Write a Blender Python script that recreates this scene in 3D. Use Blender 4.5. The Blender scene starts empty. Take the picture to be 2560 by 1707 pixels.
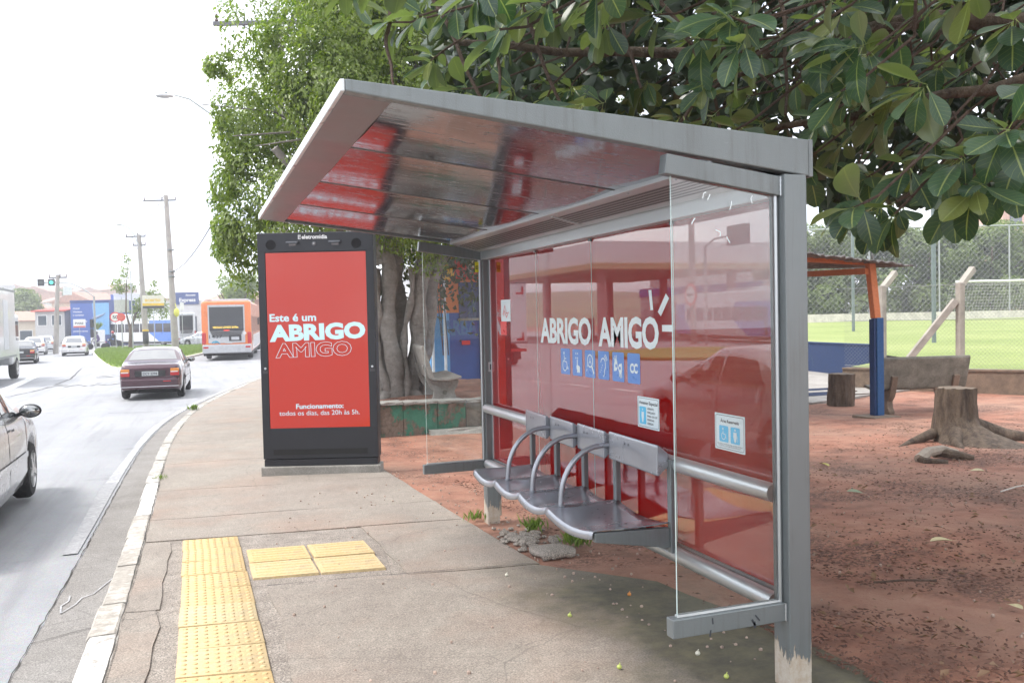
import bpy, bmesh, math, random
import numpy as np
from mathutils import Vector, Matrix
R = math.radians
rng = random.Random(7)
scene = bpy.context.scene
COL = scene.collection

# ------------------------------------------------------------------ camera, sky, sun, exposure
CAM_YAW, CAM_PITCH, CAM_ROLL = .3464, -.03, -.0215
_f = Vector((math.sin(CAM_YAW)*math.cos(CAM_PITCH), math.cos(CAM_YAW)*math.cos(CAM_PITCH), math.sin(CAM_PITCH)))
_r = Vector((math.cos(CAM_YAW), -math.sin(CAM_YAW), 0)); _u = _r.cross(_f)
_r2 = _r*math.cos(CAM_ROLL)+_u*math.sin(CAM_ROLL); _u2 = _u*math.cos(CAM_ROLL)-_r*math.sin(CAM_ROLL)
cd = bpy.data.cameras.new('camera'); cam = bpy.data.objects.new('camera', cd); COL.objects.link(cam)
cam.matrix_world = Matrix(((_r2.x, _u2.x, -_f.x, 0), (_r2.y, _u2.y, -_f.y, 0), (_r2.z, _u2.z, -_f.z, 1.6), (0, 0, 0, 1)))
cd.sensor_width = 36; cd.lens = 2200/2560*36; cd.clip_start = .05; cd.clip_end = 4000
scene.camera = cam

SUN_EL, SUN_AZ = R(58), R(-75)          # azimuth from +Y towards +X; the sun stands over the road
w = bpy.data.worlds.new('World'); scene.world = w; w.use_nodes = True
nt = w.node_tree; nt.nodes.clear()
def N(t, **k):
    n = nt.nodes.new(t)
    for a, b in k.items(): setattr(n, a, b)
    return n
out = N('ShaderNodeOutputWorld'); bg = N('ShaderNodeBackground'); bg.inputs[1].default_value = .105
sky = N('ShaderNodeTexSky', sky_type='NISHITA'); sky.sun_disc = False; sky.sun_elevation = SUN_EL; sky.sun_rotation = SUN_AZ
tc = N('ShaderNodeTexCoord'); mp = N('ShaderNodeMapping'); mp.inputs['Scale'].default_value = (1.6, 1.6, 3.6)
nz = N('ShaderNodeTexNoise'); nz.inputs['Scale'].default_value = 1.7; nz.inputs['Detail'].default_value = 8; nz.inputs['Roughness'].default_value = .58
cr = N('ShaderNodeValToRGB'); e = cr.color_ramp.elements
e[0].position = .36; e[0].color = (5.0, 5.4, 6.4, 1); e[1].position = .66; e[1].color = (12.5, 12.4, 12.2, 1)
mx = N('ShaderNodeMix', data_type='RGBA'); mx.inputs[0].default_value = .84
L = nt.links.new
L(tc.outputs['Generated'], mp.inputs[0]); L(mp.outputs[0], nz.inputs[0]); L(nz.outputs[0], cr.inputs[0])
L(sky.outputs[0], mx.inputs[6]); L(cr.outputs[0], mx.inputs[7]); L(mx.outputs[2], bg.inputs[0]); L(bg.outputs[0], out.inputs[0])

sl = bpy.data.lights.new('sun', 'SUN'); sl.energy = 1.4; sl.angle = R(14); sl.color = (1, .96, .9)
so = bpy.data.objects.new('sun', sl); COL.objects.link(so)
_d = Vector((math.sin(SUN_AZ)*math.cos(SUN_EL), math.cos(SUN_AZ)*math.cos(SUN_EL), math.sin(SUN_EL)))
so.rotation_euler = _d.to_track_quat('Z', 'Y').to_euler()

vs = scene.view_settings
vs.view_transform = 'Standard'; vs.look = 'None'; vs.gamma = 1; vs.exposure = 1.53; vs.use_curve_mapping = False
scene.cycles.use_denoising = True
scene.cycles.max_bounces = 8; scene.cycles.transparent_max_bounces = 12; scene.cycles.glossy_bounces = 5
scene.cycles.sample_clamp_indirect = 6; scene.cycles.caustics_reflective = False; scene.cycles.caustics_refractive = False

# ------------------------------------------------------------------ helpers: materials
class NT:
    def __init__(s, name):
        m = bpy.data.materials.new(name); m.use_nodes = True; s.m = m; s.t = m.node_tree
        s.b = s.t.nodes['Principled BSDF']; s.o = s.t.nodes['Material Output']
    def n(s, t, **k):
        n = s.t.nodes.new(t)
        for a, b in k.items(): setattr(n, a, b)
        return n
    def l(s, a, b): s.t.links.new(a, b)
    def coord(s, kind='Object', scale=(1, 1, 1)):
        c = s.n('ShaderNodeTexCoord'); m = s.n('ShaderNodeMapping'); m.inputs['Scale'].default_value = scale
        s.l(c.outputs[kind], m.inputs[0]); return m.outputs[0]
    def noise(s, co, scale, detail=5, rough=.6):
        n = s.n('ShaderNodeTexNoise'); n.inputs['Scale'].default_value = scale; n.inputs['Detail'].default_value = detail
        n.inputs['Roughness'].default_value = rough; s.l(co, n.inputs['Vector']); return n.outputs['Fac']
    def voro(s, co, scale, feature='F1', out='Distance'):
        n = s.n('ShaderNodeTexVoronoi', feature=feature); n.inputs['Scale'].default_value = scale; s.l(co, n.inputs['Vector']); return n.outputs[out]
    def ramp(s, fac, stops):
        r = s.n('ShaderNodeValToRGB'); el = r.color_ramp.elements
        while len(el) < len(stops): el.new(.5)
        for q, (p, c) in zip(el, stops):
            q.position = p; q.color = (c[0], c[1], c[2], 1) if isinstance(c, (tuple, list)) else (c, c, c, 1)
        s.l(fac, r.inputs[0]); return r.outputs[0]
    def mix(s, fac, a, b, mode='MIX'):
        m = s.n('ShaderNodeMix', data_type='RGBA', blend_type=mode)
        for sock, v in ((m.inputs[0], fac), (m.inputs[6], a), (m.inputs[7], b)):
            if isinstance(v, bpy.types.NodeSocket): s.l(v, sock)
            elif isinstance(v, (tuple, list)): sock.default_value = (v[0], v[1], v[2], 1)
            else: sock.default_value = v
        return m.outputs[2]
    def math(s, op, a, b=0):
        m = s.n('ShaderNodeMath', operation=op)
        for i, v in enumerate((a, b)):
            if isinstance(v, bpy.types.NodeSocket): s.l(v, m.inputs[i])
            else: m.inputs[i].default_value = v
        return m.outputs[0]
    def sep(s, co):
        n = s.n('ShaderNodeSeparateXYZ'); s.l(co, n.inputs[0]); return n.outputs
    def island(s):
        return s.n('ShaderNodeNewGeometry').outputs['Random Per Island']
    def col(s, c):
        if isinstance(c, bpy.types.NodeSocket): s.l(c, s.b.inputs['Base Color'])
        else: s.b.inputs['Base Color'].default_value = (*c, 1)
    def rough(s, c):
        if isinstance(c, bpy.types.NodeSocket): s.l(c, s.b.inputs['Roughness'])
        else: s.b.inputs['Roughness'].default_value = c
    def bump(s, h, dist=.01, strength=.6):
        b = s.n('ShaderNodeBump'); b.inputs['Distance'].default_value = dist; b.inputs['Strength'].default_value = strength
        s.l(h, b.inputs['Height']); s.l(b.outputs[0], s.b.inputs['Normal'])

MATS = {}
def plain(name, c, rough=.5, metal=0., var=.12, vs_=6., bump=0., bs=40., dirt=0., spec=None, coat=0.):
    """paint, metal or plastic with a little uneven tone, fine relief and grime"""
    if name in MATS: return MATS[name]
    t = NT(name); co = t.coord()
    n = t.noise(co, vs_, 6)
    k = t.ramp(n, [(.3, 1-var), (.7, 1+var)])
    base = t.mix(1., c, k, 'MULTIPLY')
    if dirt:
        g = t.ramp(t.noise(co, vs_*2.3, 8, .7), [(.5, 0.), (.72, dirt)])
        base = t.mix(g, base, (.16, .13, .1))
    t.col(base); t.rough(t.ramp(n, [(.3, max(.03, rough-.06)), (.7, min(1, rough+.08))])); t.b.inputs['Metallic'].default_value = metal
    if spec is not None: t.b.inputs['Specular IOR Level'].default_value = spec
    if coat: t.b.inputs['Coat Weight'].default_value = coat; t.b.inputs['Coat Roughness'].default_value = .05
    if bump: t.bump(t.noise(co, bs, 6, .65), bump)
    MATS[name] = t.m; return t.m
def emit(name, c, strength):
    if name in MATS: return MATS[name]
    t = NT(name); t.col((.02, .02, .02)); t.b.inputs['Emission Color'].default_value = (*c, 1); t.b.inputs['Emission Strength'].default_value = strength
    t.rough(.15); MATS[name] = t.m; return t.m
def vglass(name, c=(.02, .025, .03), rough=.04, ior=1.55):
    if name in MATS: return MATS[name]
    t = NT(name); t.col(c); t.rough(rough); t.b.inputs['Specular IOR Level'].default_value = .8; t.b.inputs['IOR'].default_value = ior
    MATS[name] = t.m; return t.m

# ------------------------------------------------------------------ helpers: meshes
class MB:
    def __init__(s): s.v = []; s.f = []; s.uv = []; s.mi = []
    def add(s, vs, fs, mi=0):
        o = len(s.v); s.v += [tuple(p) for p in vs]; s.f += [tuple(i+o for i in q) for q in fs]; s.mi += [mi]*len(fs); return s
    def box(s, a, b, mi=0, M=None):
        (x0, y0, z0), (x1, y1, z1) = a, b
        vs = [(x0, y0, z0), (x1, y0, z0), (x1, y1, z0), (x0, y1, z0), (x0, y0, z1), (x1, y0, z1), (x1, y1, z1), (x0, y1, z1)]
        if M is not None: vs = [tuple(M @ Vector(p)) for p in vs]
        return s.add(vs, [(0, 3, 2, 1), (4, 5, 6, 7), (0, 1, 5, 4), (1, 2, 6, 5), (2, 3, 7, 6), (3, 0, 4, 7)], mi)
    def bar(s, p, q, w, h, mi=0, up=(0, 0, 1)):
        p = Vector(p); q = Vector(q); d = q-p; L_ = d.length; d.normalize(); up = Vector(up)
        if abs(d.dot(up)) > .99: up = Vector((0, 1, 0))
        x = d.cross(up).normalized(); z = x.cross(d)
        M = Matrix(((x.x, d.x, z.x, p.x), (x.y, d.y, z.y, p.y), (x.z, d.z, z.z, p.z), (0, 0, 0, 1)))
        return s.box((-w/2, 0, -h/2), (w/2, L_, h/2), mi, M)
    def prism(s, poly, axis, a, b, mi=0):
        """poly: 2-D outline; axis: 'x','y','z' extrusion axis between a and b"""
        n = len(poly)
        def put(p, t):
            if axis == 'x': return (t, p[0], p[1])
            if axis == 'y': return (p[0], t, p[1])
            return (p[0], p[1], t)
        vs = [put(p, a) for p in poly]+[put(p, b) for p in poly]
        fs = [tuple(range(n))[::-1], tuple(range(n, 2*n))]+[(i, (i+1) % n, n+(i+1) % n, n+i) for i in range(n)]
        return s.add(vs, fs, mi)
    def tube(s, pts, r, seg=10, caps=True, mi=0):
        pts = [Vector(p) for p in pts]; n = len(pts)
        rs = r if isinstance(r, (list, tuple)) else [r]*n
        vs = []; prev = None
        for i, p in enumerate(pts):
            d = (pts[min(i+1, n-1)]-pts[max(i-1, 0)]).normalized()
            if prev is None:
                a = d.cross(Vector((0, 0, 1)))
                if a.length < .05: a = d.cross(Vector((0, 1, 0)))
                a.normalize()
            else:
                a = (prev-d*prev.dot(d)).normalized()
            prev = a; b = d.cross(a)
            for k in range(seg):
                t = 2*math.pi*k/seg; vs.append(p+(a*math.cos(t)+b*math.sin(t))*rs[i])
        fs = [(i*seg+k, i*seg+(k+1) % seg, (i+1)*seg+(k+1) % seg, (i+1)*seg+k) for i in range(n-1) for k in range(seg)]
        if caps: fs += [tuple(range(seg))[::-1], tuple(range((n-1)*seg, n*seg))]
        return s.add(vs, fs, mi)
    def cyl(s, p, q, r, seg=16, mi=0, r2=None):
        return s.tube([p, q], [r, r if r2 is None else r2], seg, True, mi)
    def lathe(s, prof, M=None, seg=20, mi=0):
        """prof: (radius, height) along local z"""
        vs = []
        for r_, z in prof:
            for k in range(seg):
                t = 2*math.pi*k/seg; p = Vector((r_*math.cos(t), r_*math.sin(t), z)); vs.append(M @ p if M is not None else p)
        n = len(prof)
        fs = [(i*seg+k, i*seg+(k+1) % seg, (i+1)*seg+(k+1) % seg, (i+1)*seg+k) for i in range(n-1) for k in range(seg)]
        fs += [tuple(range(seg))[::-1], tuple(range((n-1)*seg, n*seg))]
        return s.add(vs, fs, mi)
    def grid(s, rows, mi=0, closed=False):
        """rows: list of equally long point rows"""
        m = len(rows[0]); vs = [p for r_ in rows for p in r_]; fs = []
        for i in range(len(rows)-1):
            for j in range(m if closed else m-1):
                k = (j+1) % m; fs.append((i*m+j, i*m+k, (i+1)*m+k, (i+1)*m+j))
        return s.add(vs, fs, mi)
    def ball(s, c, r, seg=10, rings=6, sc=(1, 1, 1), mi=0):
        prof = [(max(.001, math.sin(math.pi*i/rings))*r, -math.cos(math.pi*i/rings)*r) for i in range(rings+1)]
        M = Matrix.Translation(Vector(c)) @ Matrix.Diagonal((*sc, 1))
        return s.lathe(prof, M, seg, mi)
    def mesh(s, name, smooth=False, angle=None):
        me = bpy.data.meshes.new(name); me.from_pydata(s.v, [], s.f)
        if any(s.mi): me.polygons.foreach_set('material_index', s.mi)
        if smooth:
            me.polygons.foreach_set('use_smooth', [True]*len(me.polygons))
            me.set_sharp_from_angle(angle=R(angle or 40))
        me.update(); return me
    def build(s, name, mat, parent=None, smooth=False, bevel=0., loc=None, angle=None, seg=2):
        me = s.mesh(name, smooth, angle)
        return put(name, me, mat, parent, bevel, loc, seg)
def put(name, me, mat, parent=None, bevel=0., loc=None, seg=2, rot=None):
    for m in (mat if isinstance(mat, (list, tuple)) else [mat]):
        if m is not None and len(me.materials) < 8 and m.name not in [q.name for q in me.materials if q]: me.materials.append(m)
    o = bpy.data.objects.new(name, me); COL.objects.link(o); o.parent = parent
    if loc is not None: o.location = loc
    if rot is not None: o.rotation_euler = rot
    if bevel:
        b = o.modifiers.new('bevel', 'BEVEL'); b.width = bevel; b.segments = seg; b.limit_method = 'ANGLE'; b.angle_limit = R(35)
        b.harden_normals = False
    return o
def tag(o, label=None, cat=None, group=None, kind=None):
    for k, v in (('label', label), ('category', cat), ('group', group), ('kind', kind)):
        if v: o[k] = v
    return o
def thing(name, label, cat, loc=(0, 0, 0), rz=0, group=None):
    o = bpy.data.objects.new(name, None); COL.objects.link(o); o.location = loc; o.rotation_euler = (0, 0, rz)
    o.empty_display_size = .2
    return tag(o, label, cat, group)
def copy_tree(o, parent=None):
    c = o.copy(); COL.objects.link(c); c.parent = parent
    for ch in list(o.children): copy_tree(ch, c)
    return c
_tc = {}
def text_mesh(s, size, bold=0., space=1., stroke=0., align='LEFT', depth=0.):
    cu = bpy.data.curves.new('txt', 'FONT'); cu.body = s; cu.size = size; cu.offset = bold*size; cu.space_character = space
    cu.align_x = align; cu.resolution_u = 3; cu.extrude = depth
    if stroke: cu.fill_mode = 'NONE'; cu.bevel_depth = stroke; cu.bevel_resolution = 0
    o = bpy.data.objects.new('txt', cu); COL.objects.link(o)
    dg = bpy.context.evaluated_depsgraph_get(); me = bpy.data.meshes.new_from_object(o.evaluated_get(dg))
    bpy.data.objects.remove(o); bpy.data.curves.remove(cu); me.materials.clear(); return me
def fit_text(s, x0, x1, base, cap, bold=0., stroke=0., space=1., sx=None):
    """a flat text mesh in the local xy plane, scaled so that it spans x0..x1 and its capitals are cap high"""
    me = text_mesh(s, 1., bold, space, stroke)
    co = np.empty(len(me.vertices)*3); me.vertices.foreach_get('co', co); co = co.reshape(-1, 3)
    ref = text_mesh('H', 1., bold); cr_ = np.empty(len(ref.vertices)*3); ref.vertices.foreach_get('co', cr_); h0 = cr_.reshape(-1, 3)[:, 1]
    bpy.data.meshes.remove(ref)
    sc = cap/(h0.max()-h0.min()); a, b = co[:, 0].min(), co[:, 0].max()
    kx = (x1-x0)/(b-a) if x1 is not None else sc
    co[:, 0] = x0+(co[:, 0]-a)*kx; co[:, 1] = base+(co[:, 1]-h0.min())*sc; co[:, 2] *= .2
    me.vertices.foreach_set('co', co.ravel()); me.update(); return me
def ribbon(mb, pts, w, closed=False, z=0.):
    """flat stroke in the xy plane"""
    n = len(pts); P_ = [Vector((p[0], p[1])) for p in pts]; L_ = []; R_ = []
    for i in range(n):
        a = P_[(i-1) % n] if closed or i > 0 else P_[i]; b = P_[(i+1) % n] if closed or i < n-1 else P_[i]
        d = (b-a).normalized(); q = Vector((-d.y, d.x))*(w/2)
        L_.append((P_[i].x+q.x, P_[i].y+q.y, z)); R_.append((P_[i].x-q.x, P_[i].y-q.y, z))
    rows = list(zip(L_, R_))
    if closed: rows.append(rows[0])
    mb.grid([[a, b] for a, b in rows])
def arc(cx, cy, r, a0, a1, n=14, ry=None):
    return [(cx+r*math.cos(R(a0+(a1-a0)*i/n)), cy+(ry or r)*math.sin(R(a0+(a1-a0)*i/n))) for i in range(n+1)]
def disc(mb, cx, cy, r, z=0., n=18, ry=None):
    mb.add([(x, y, z) for x, y in arc(cx, cy, r, 0, 360*(n-1)/n, n-1, ry)], [tuple(range(n))])
def rrect(x0, y0, x1, y1, r, n=4):
    return arc(x1-r, y1-r, r, 0, 90, n)+arc(x0+r, y1-r, r, 90, 180, n)+arc(x0+r, y0+r, r, 180, 270, n)+arc(x1-r, y0+r, r, 270, 360, n)
def poly(mb, pts, z=0.): mb.add([(p[0], p[1], z) for p in pts], [tuple(range(len(pts)))])

# ------------------------------------------------------------------ terrain
def spl(t, k): return k*np.logaddexp(0, np.asarray(t, float)/k)
def g(y): return .245-.0431*np.maximum(y, -6)+.0271*spl(np.asarray(y)-9, 1.5)+.011*spl(np.asarray(y)-27, 4)
def gz(y): return float(g(y))
_ky = [-14, 12, 14, 16.4, 20.5, 25, 32.6, 45, 60, 90]; _kx = [-.40, -.40, -.375, -.30, .0, .72, 2.2, 5.4, 10.5, 22]
def kx(y): return np.interp(y, _ky, _kx)
def kxs(y): return float(sum(kx(y+d) for d in (-2, -1, 0, 1, 2))/5) if y > 11 else -.40
def smooth01(t): t = np.clip(t, 0, 1); return t*t*(3-2*t)
# ------------------------------------------------------------------ ground materials
def mat_soil():
    t = NT('red_soil'); co = t.coord()
    big = t.noise(co, .55, 6, .6); mid = t.noise(co, 3.2, 8, .7); fine = t.noise(co, 38, 6, .75)
    c = t.ramp(mid, [(.25, (.155, .066, .043)), (.5, (.345, .150, .096)), (.75, (.44, .24, .165))])
    c = t.mix(t.ramp(big, [(.42, 0.), (.66, .6)]), c, (.34, .22, .16))
    # scattered litter: bark crumbs and dark leaf mould in patches
    mask = t.math('MULTIPLY', t.ramp(t.noise(co, .9, 4, .6), [(.5, 0.), (.62, 1.)]), t.ramp(fine, [(.46, 0.), (.56, 1.)]))
    c = t.mix(mask, c, (.07, .03, .02))
    v = t.voro(co, 42); pb = t.ramp(v, [(.08, 1.), (.17, 0.)])
    pick = t.ramp(t.noise(co, 9, 2), [(.56, 0.), (.62, .8)])
    c = t.mix(t.math('MULTIPLY', pb, pick), c, (.48, .38, .31))
    t.col(c); t.rough(.93)
    dp_ = t.noise(co, 1.9, 7, .65); c = t.mix(t.ramp(dp_, [(.54, 0.), (.68, .55)]), c, (.115, .06, .042)); t.col(c)
    t.bump(t.math('ADD', t.math('MULTIPLY', mid, .6), t.math('MULTIPLY', fine, .4)), .06, .9)
    return t.m
def mat_concrete(name, c0, c1, speck=.35, moss_shade=0., scale=1., red=0.):
    t = NT(name); co = t.coord()
    a = t.noise(co, 2.1*scale, 7, .62); b = t.noise(co, 17*scale, 6, .7); d = t.noise(co, 130, 3, .6)
    c = t.mix(t.ramp(a, [(.3, 0.), (.72, 1.)]), c0, c1)
    c = t.mix(.55, c, t.ramp(b, [(.25, .62), (.75, 1.25)]), 'MULTIPLY')
    c = t.mix(speck, c, t.ramp(d, [(.38, .35), (.5, 1.), (.64, 1.75)]), 'MULTIPLY')
    if red:
        c = t.mix(t.ramp(t.noise(co, .8, 5, .6), [(.48, 0.), (.75, red)]), c, (.36, .20, .13))
    if moss_shade:
        x = t.sep(co)[0]  # dark band under the shelter: moss and soft shade, both painted in
        band = t.ramp(t.math('ADD', t.math('MULTIPLY', x, .5), t.math('MULTIPLY', t.math('SUBTRACT', t.noise(co, 2.4, 6, .65), .5), .5)), [(.74, 0.), (.97, moss_shade)])
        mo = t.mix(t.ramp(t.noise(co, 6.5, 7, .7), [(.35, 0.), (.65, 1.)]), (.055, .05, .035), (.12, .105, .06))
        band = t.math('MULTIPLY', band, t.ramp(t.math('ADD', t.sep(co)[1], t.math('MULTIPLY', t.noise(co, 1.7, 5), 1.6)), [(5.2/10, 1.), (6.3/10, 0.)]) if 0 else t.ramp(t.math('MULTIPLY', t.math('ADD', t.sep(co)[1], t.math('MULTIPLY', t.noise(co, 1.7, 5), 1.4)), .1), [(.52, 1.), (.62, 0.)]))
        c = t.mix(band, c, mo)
    # hairline cracks
    vv = t.voro(t.mix(.12, co, t.n('ShaderNodeTexNoise').outputs['Color']), .8, 'DISTANCE_TO_EDGE')
    c = t.mix(t.ramp(vv, [(.0, .3), (.004, 0.)]), c, (.05, .045, .04))
    t.col(c); t.rough(t.ramp(b, [(.3, .78), (.7, .95)]))
    t.bump(t.math('ADD', t.math('MULTIPLY', b, .6), t.math('MULTIPLY', d, .35)), .006, .7)
    return t.m
def mat_asphalt():
    t = NT('asphalt'); co = t.coord()
    a = t.noise(co, .35, 6, .6); b = t.noise(co, 3.5, 6, .65); v = t.voro(co, 95, 'F1', 'Color'); d = t.noise(co, 160, 2)
    c = t.mix(t.ramp(a, [(.35, 0.), (.7, 1.)]), (.25, .255, .27), (.33, .33, .335))
    c = t.mix(.5, c, t.ramp(b, [(.3, .75), (.7, 1.2)]), 'MULTIPLY')
    c = t.mix(.45, c, t.mix(.65, v, (.6, .6, .6)), 'OVERLAY')
    # tyre-darkened wheel tracks
    x = t.sep(co)[0]
    tr = t.ramp(t.math('ABSOLUTE', t.math('SINE', t.math('MULTIPLY', t.math('ADD', x, .45), 1.85))), [(.0, .0), (.9, .22)])
    c = t.mix(tr, c, (.2, .2, .21))
    st_ = t.noise(t.coord('Object', (1.3, .07, 1)), 3.2, 7, .65); c = t.mix(t.ramp(st_, [(.5, 0.), (.68, .45)]), c, (.17, .17, .18))
    oil = t.noise(co, 1.1, 4, .5); c = t.mix(t.ramp(oil, [(.66, 0.), (.74, .5)]), c, (.12, .12, .12))
    t.col(c); t.rough(t.ramp(b, [(.3, .55), (.7, .75)])); t.bump(d, .008, .8); return t.m
def mat_paint_worn(name, c, under, keep=.5, scale=9.):
    t = NT(name); co = t.coord()
    n = t.noise(co, scale, 8, .72); n2 = t.noise(co, 1.1, 3)
    m = t.ramp(t.math('ADD', t.math('MULTIPLY', n, .7), t.math('MULTIPLY', n2, .3)), [(keep-.06, 0.), (keep+.06, 1.)])
    c2 = t.mix(.5, c, t.ramp(t.noise(co, 60, 4), [(.3, .7), (.7, 1.15)]), 'MULTIPLY')
    u2 = t.mix(.7, under, t.ramp(t.noise(co, 25, 6, .7), [(.3, .55), (.7, 1.3)]), 'MULTIPLY')
    t.col(t.mix(m, c2, u2)); t.rough(.8); t.bump(n, .004, .6); return t.m
SOIL = mat_soil()
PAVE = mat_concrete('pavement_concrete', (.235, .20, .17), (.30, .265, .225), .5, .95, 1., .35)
MORTAR = mat_concrete('rough_mortar', (.20, .17, .145), (.33, .29, .25), .8, 0, 3.)
GUTTER = mat_concrete('gutter_concrete', (.185, .17, .155), (.25, .235, .22), .55)
GREYCON = mat_concrete('grey_concrete', (.20, .19, .17), (.33, .31, .28), .4, 0, 2.)
PATIO = mat_concrete('patio_concrete', (.22, .20, .18), (.36, .34, .31), .3, 0, 1.5)
ASPH = mat_asphalt()
KERB_W = mat_paint_worn('kerb_white', (.72, .70, .66), (.26, .24, .21), .56)
KERB_G = mat_paint_worn('kerb_grey', (.56, .53, .48), (.34, .31, .27), .46)
KERB_P = mat_paint_worn('kerb_pale', (.50, .48, .44), (.30, .275, .24), .49)
LINE_W = mat_paint_worn('road_line', (.78, .78, .76), (.24, .24, .25), .56, 14)
LINE_M = mat_paint_worn('road_line_mid', (.58, .58, .58), (.32, .32, .33), .47, 16)
LINE_F = mat_paint_worn('road_line_faded', (.44, .44, .44), (.25, .25, .26), .5, 20)

# ------------------------------------------------------------------ ground, road, kerb, pavement
def axis(a, b, dense0, dense1, step, far):
    p = list(np.arange(dense0, dense1+1e-6, step)); x = dense1; s = step
    while x < b: s = min(s*1.35, far); x += s; p.append(min(x, b))
    x = dense0; s = step
    while x > a: s = min(s*1.35, far); x -= s; p.insert(0, max(x, a))
    return np.array(p)
def hump(x, y):
    return .018*np.sin(x*1.7+.6*np.sin(y*.9))*np.sin(y*1.3+x*.4)+.010*np.sin(x*4.1+y*2.3)*np.sin(y*3.7-x)
xs = axis(-500, 600, 1.5, 12, .22, 40); ys = axis(-40, 1200, .5, 16, .22, 40)
X, Y = np.meshgrid(xs, ys)
KX = np.vectorize(kxs)(np.clip(Y, -14, 88))
side = smooth01((X-(KX+2.02))/.25)
Z = g(Y)-.34*(1-side)+hump(X, Y)*np.clip((X-2.4)/1.0, 0, 1)*side*np.where(np.abs(Y) < 60, 1, 0)-.012*side
mb = MB(); mb.grid([[(X[i, j], Y[i, j], Z[i, j]) for j in range(len(xs))] for i in range(len(ys))])
tag(mb.build('ground', SOIL, smooth=True, angle=80), 'bare red soil of the park behind the shelter', kind='structure')

def strip(name, ya, yb, f0, f1, dz, mat, n=60, label=None, parent=None, jag=0., xs_=2):
    m = MB(); rows = []
    rj = random.Random(len(name)*13)
    for y in np.linspace(ya, yb, n):
        a, b = f0(y), f1(y)
        if jag: a += rj.uniform(-jag, jag)*(1+math.sin(y*7))
        rows.append([(a+(b-a)*k/(xs_-1), y, gz(y)+dz) for k in range(xs_)])
    m.grid(rows); o = m.build(name, mat, parent)
    if not parent: tag(o, label, kind='structure')
    return o
ROADZ = -.13
rd = strip('road', -14, 135, lambda y: -46., lambda y: kxs(min(y, 88))-.10, ROADZ, ASPH, 150, 'pale grey asphalt road curving away past the pavement', xs_=6)
strip('gutter', -10, 40, lambda y: kxs(y)-.47, lambda y: kxs(y)-.12, ROADZ+.006, GUTTER, 180, 'concrete gutter strip along the kerb', jag=.006)
# road markings (children of the road)
LINE_O = mat_paint_worn('road_line_old', (.48, .48, .48), (.29, .29, .30), .40, 18)
strip('edge_line', 7.6, 11.5, lambda y: kxs(y)-.64+.02*math.sin(y), lambda y: kxs(y)-.51, ROADZ+.010, LINE_O, 30, parent=rd)
strip('edge_line', 11.5, 34, lambda y: kxs(y)-.63+.02*math.sin(y), lambda y: kxs(y)-.51, ROADZ+.010, LINE_M, 70, parent=rd)
def lx(y): return -5.7-.018*max(0, y-24)**1.3
strip('lane_line', 33, 70, lambda y: lx(y)-.28, lambda y: lx(y)+.12, ROADZ+.008, LINE_W, 40, parent=rd)
for y0, x0 in ((25.6, -5.75), (23.4, -6.05), (20.9, -6.3), (18.2, -6.4), (15, -6.5), (12, -6.6)):
    strip('lane_dash', y0-.9, y0+.6, lambda y: x0-.08, lambda y: x0+.10, ROADZ+.008, LINE_W, 4, parent=rd)
for s, xx, yy, ww, hh in (('PARADA', -4.9, 34.5, 4.3, 1.5), ('SO', -3.9, 40, 2.0, 2.0)):
    me = fit_text(s, 0, ww, 0, hh, .01); o = put('road_lettering', me, LINE_F, rd); o.location = (xx, yy, gz(yy)+ROADZ+.02); o.rotation_euler = (math.atan(-.012), 0, 0)
# chalk-like white scribble in the gutter and splashes of paint on the asphalt
m = MB()
for pts in ([(-.80, 5.82), (-.74, 6.0), (-.72, 6.15), (-.66, 6.22), (-.60, 6.5), (-.57, 6.62)], [(-.80, 5.82), (-.82, 6.0), (-.79, 6.1), (-.80, 6.24)]):
    ribbon(m, pts, .009)
m.v = [(a, b, gz(b)+ROADZ+.013) for a, b, c in m.v]
m.build('paint_scribble', LINE_M, rd)
CRACK = plain('crack_dirt', (.045, .04, .035), .95)
def crack(pts, w_, dz, parent, seed, amp):
    r_ = random.Random(seed); P_ = []
    for i in range(len(pts)-1):
        a, b = Vector(pts[i]), Vector(pts[i+1]); n_ = max(2, int((b-a).length/.09))
        for k in range(n_): P_.append(a.lerp(b, k/n_)+Vector((r_.uniform(-amp, amp), r_.uniform(-amp, amp))))
    P_.append(Vector(pts[-1])); mm = MB(); rows = []
    for i, p in enumerate(P_):
        d = (P_[min(i+1, len(P_)-1)]-P_[max(i-1, 0)]).normalized(); q = Vector((-d.y, d.x))*w_*r_.uniform(.25, 1.); rows.append([(p.x+q.x, p.y+q.y, gz(p.y)+dz), (p.x-q.x, p.y-q.y, gz(p.y)+dz)])
    mm.grid(rows); return mm.build('crack', CRACK, parent)
crack([(kxs(y)-.472, y) for y in np.arange(2, 24, .8)], .006, ROADZ+.0125, rd, 1, .006)
crack([(-.885, 5.25), (-.62, 5.42), (-.55, 5.40)], .006, ROADZ+.012, rd, 2, .012)
crack([(-.87, 9.7), (-.55, 9.85)], .004, ROADZ+.012, rd, 3, .01)
crack([(-1.9, 22.3), (-1.2, 22.0), (-.4, 22.2), (.2, 22.9)], .02, ROADZ+.012, rd, 4, .03)
crack([(-6.4, 24), (-5.6, 29), (-4.9, 33.5), (-4.8, 40), (-5.5, 50)], .03, ROADZ+.0125, rd, 5, .03)
kb = thing('kerb', 'line of worn white painted kerb stones beside the gutter', None); tag(kb, kind='structure')
y = -4.; i = 0
kr = random.Random(3)
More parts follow.
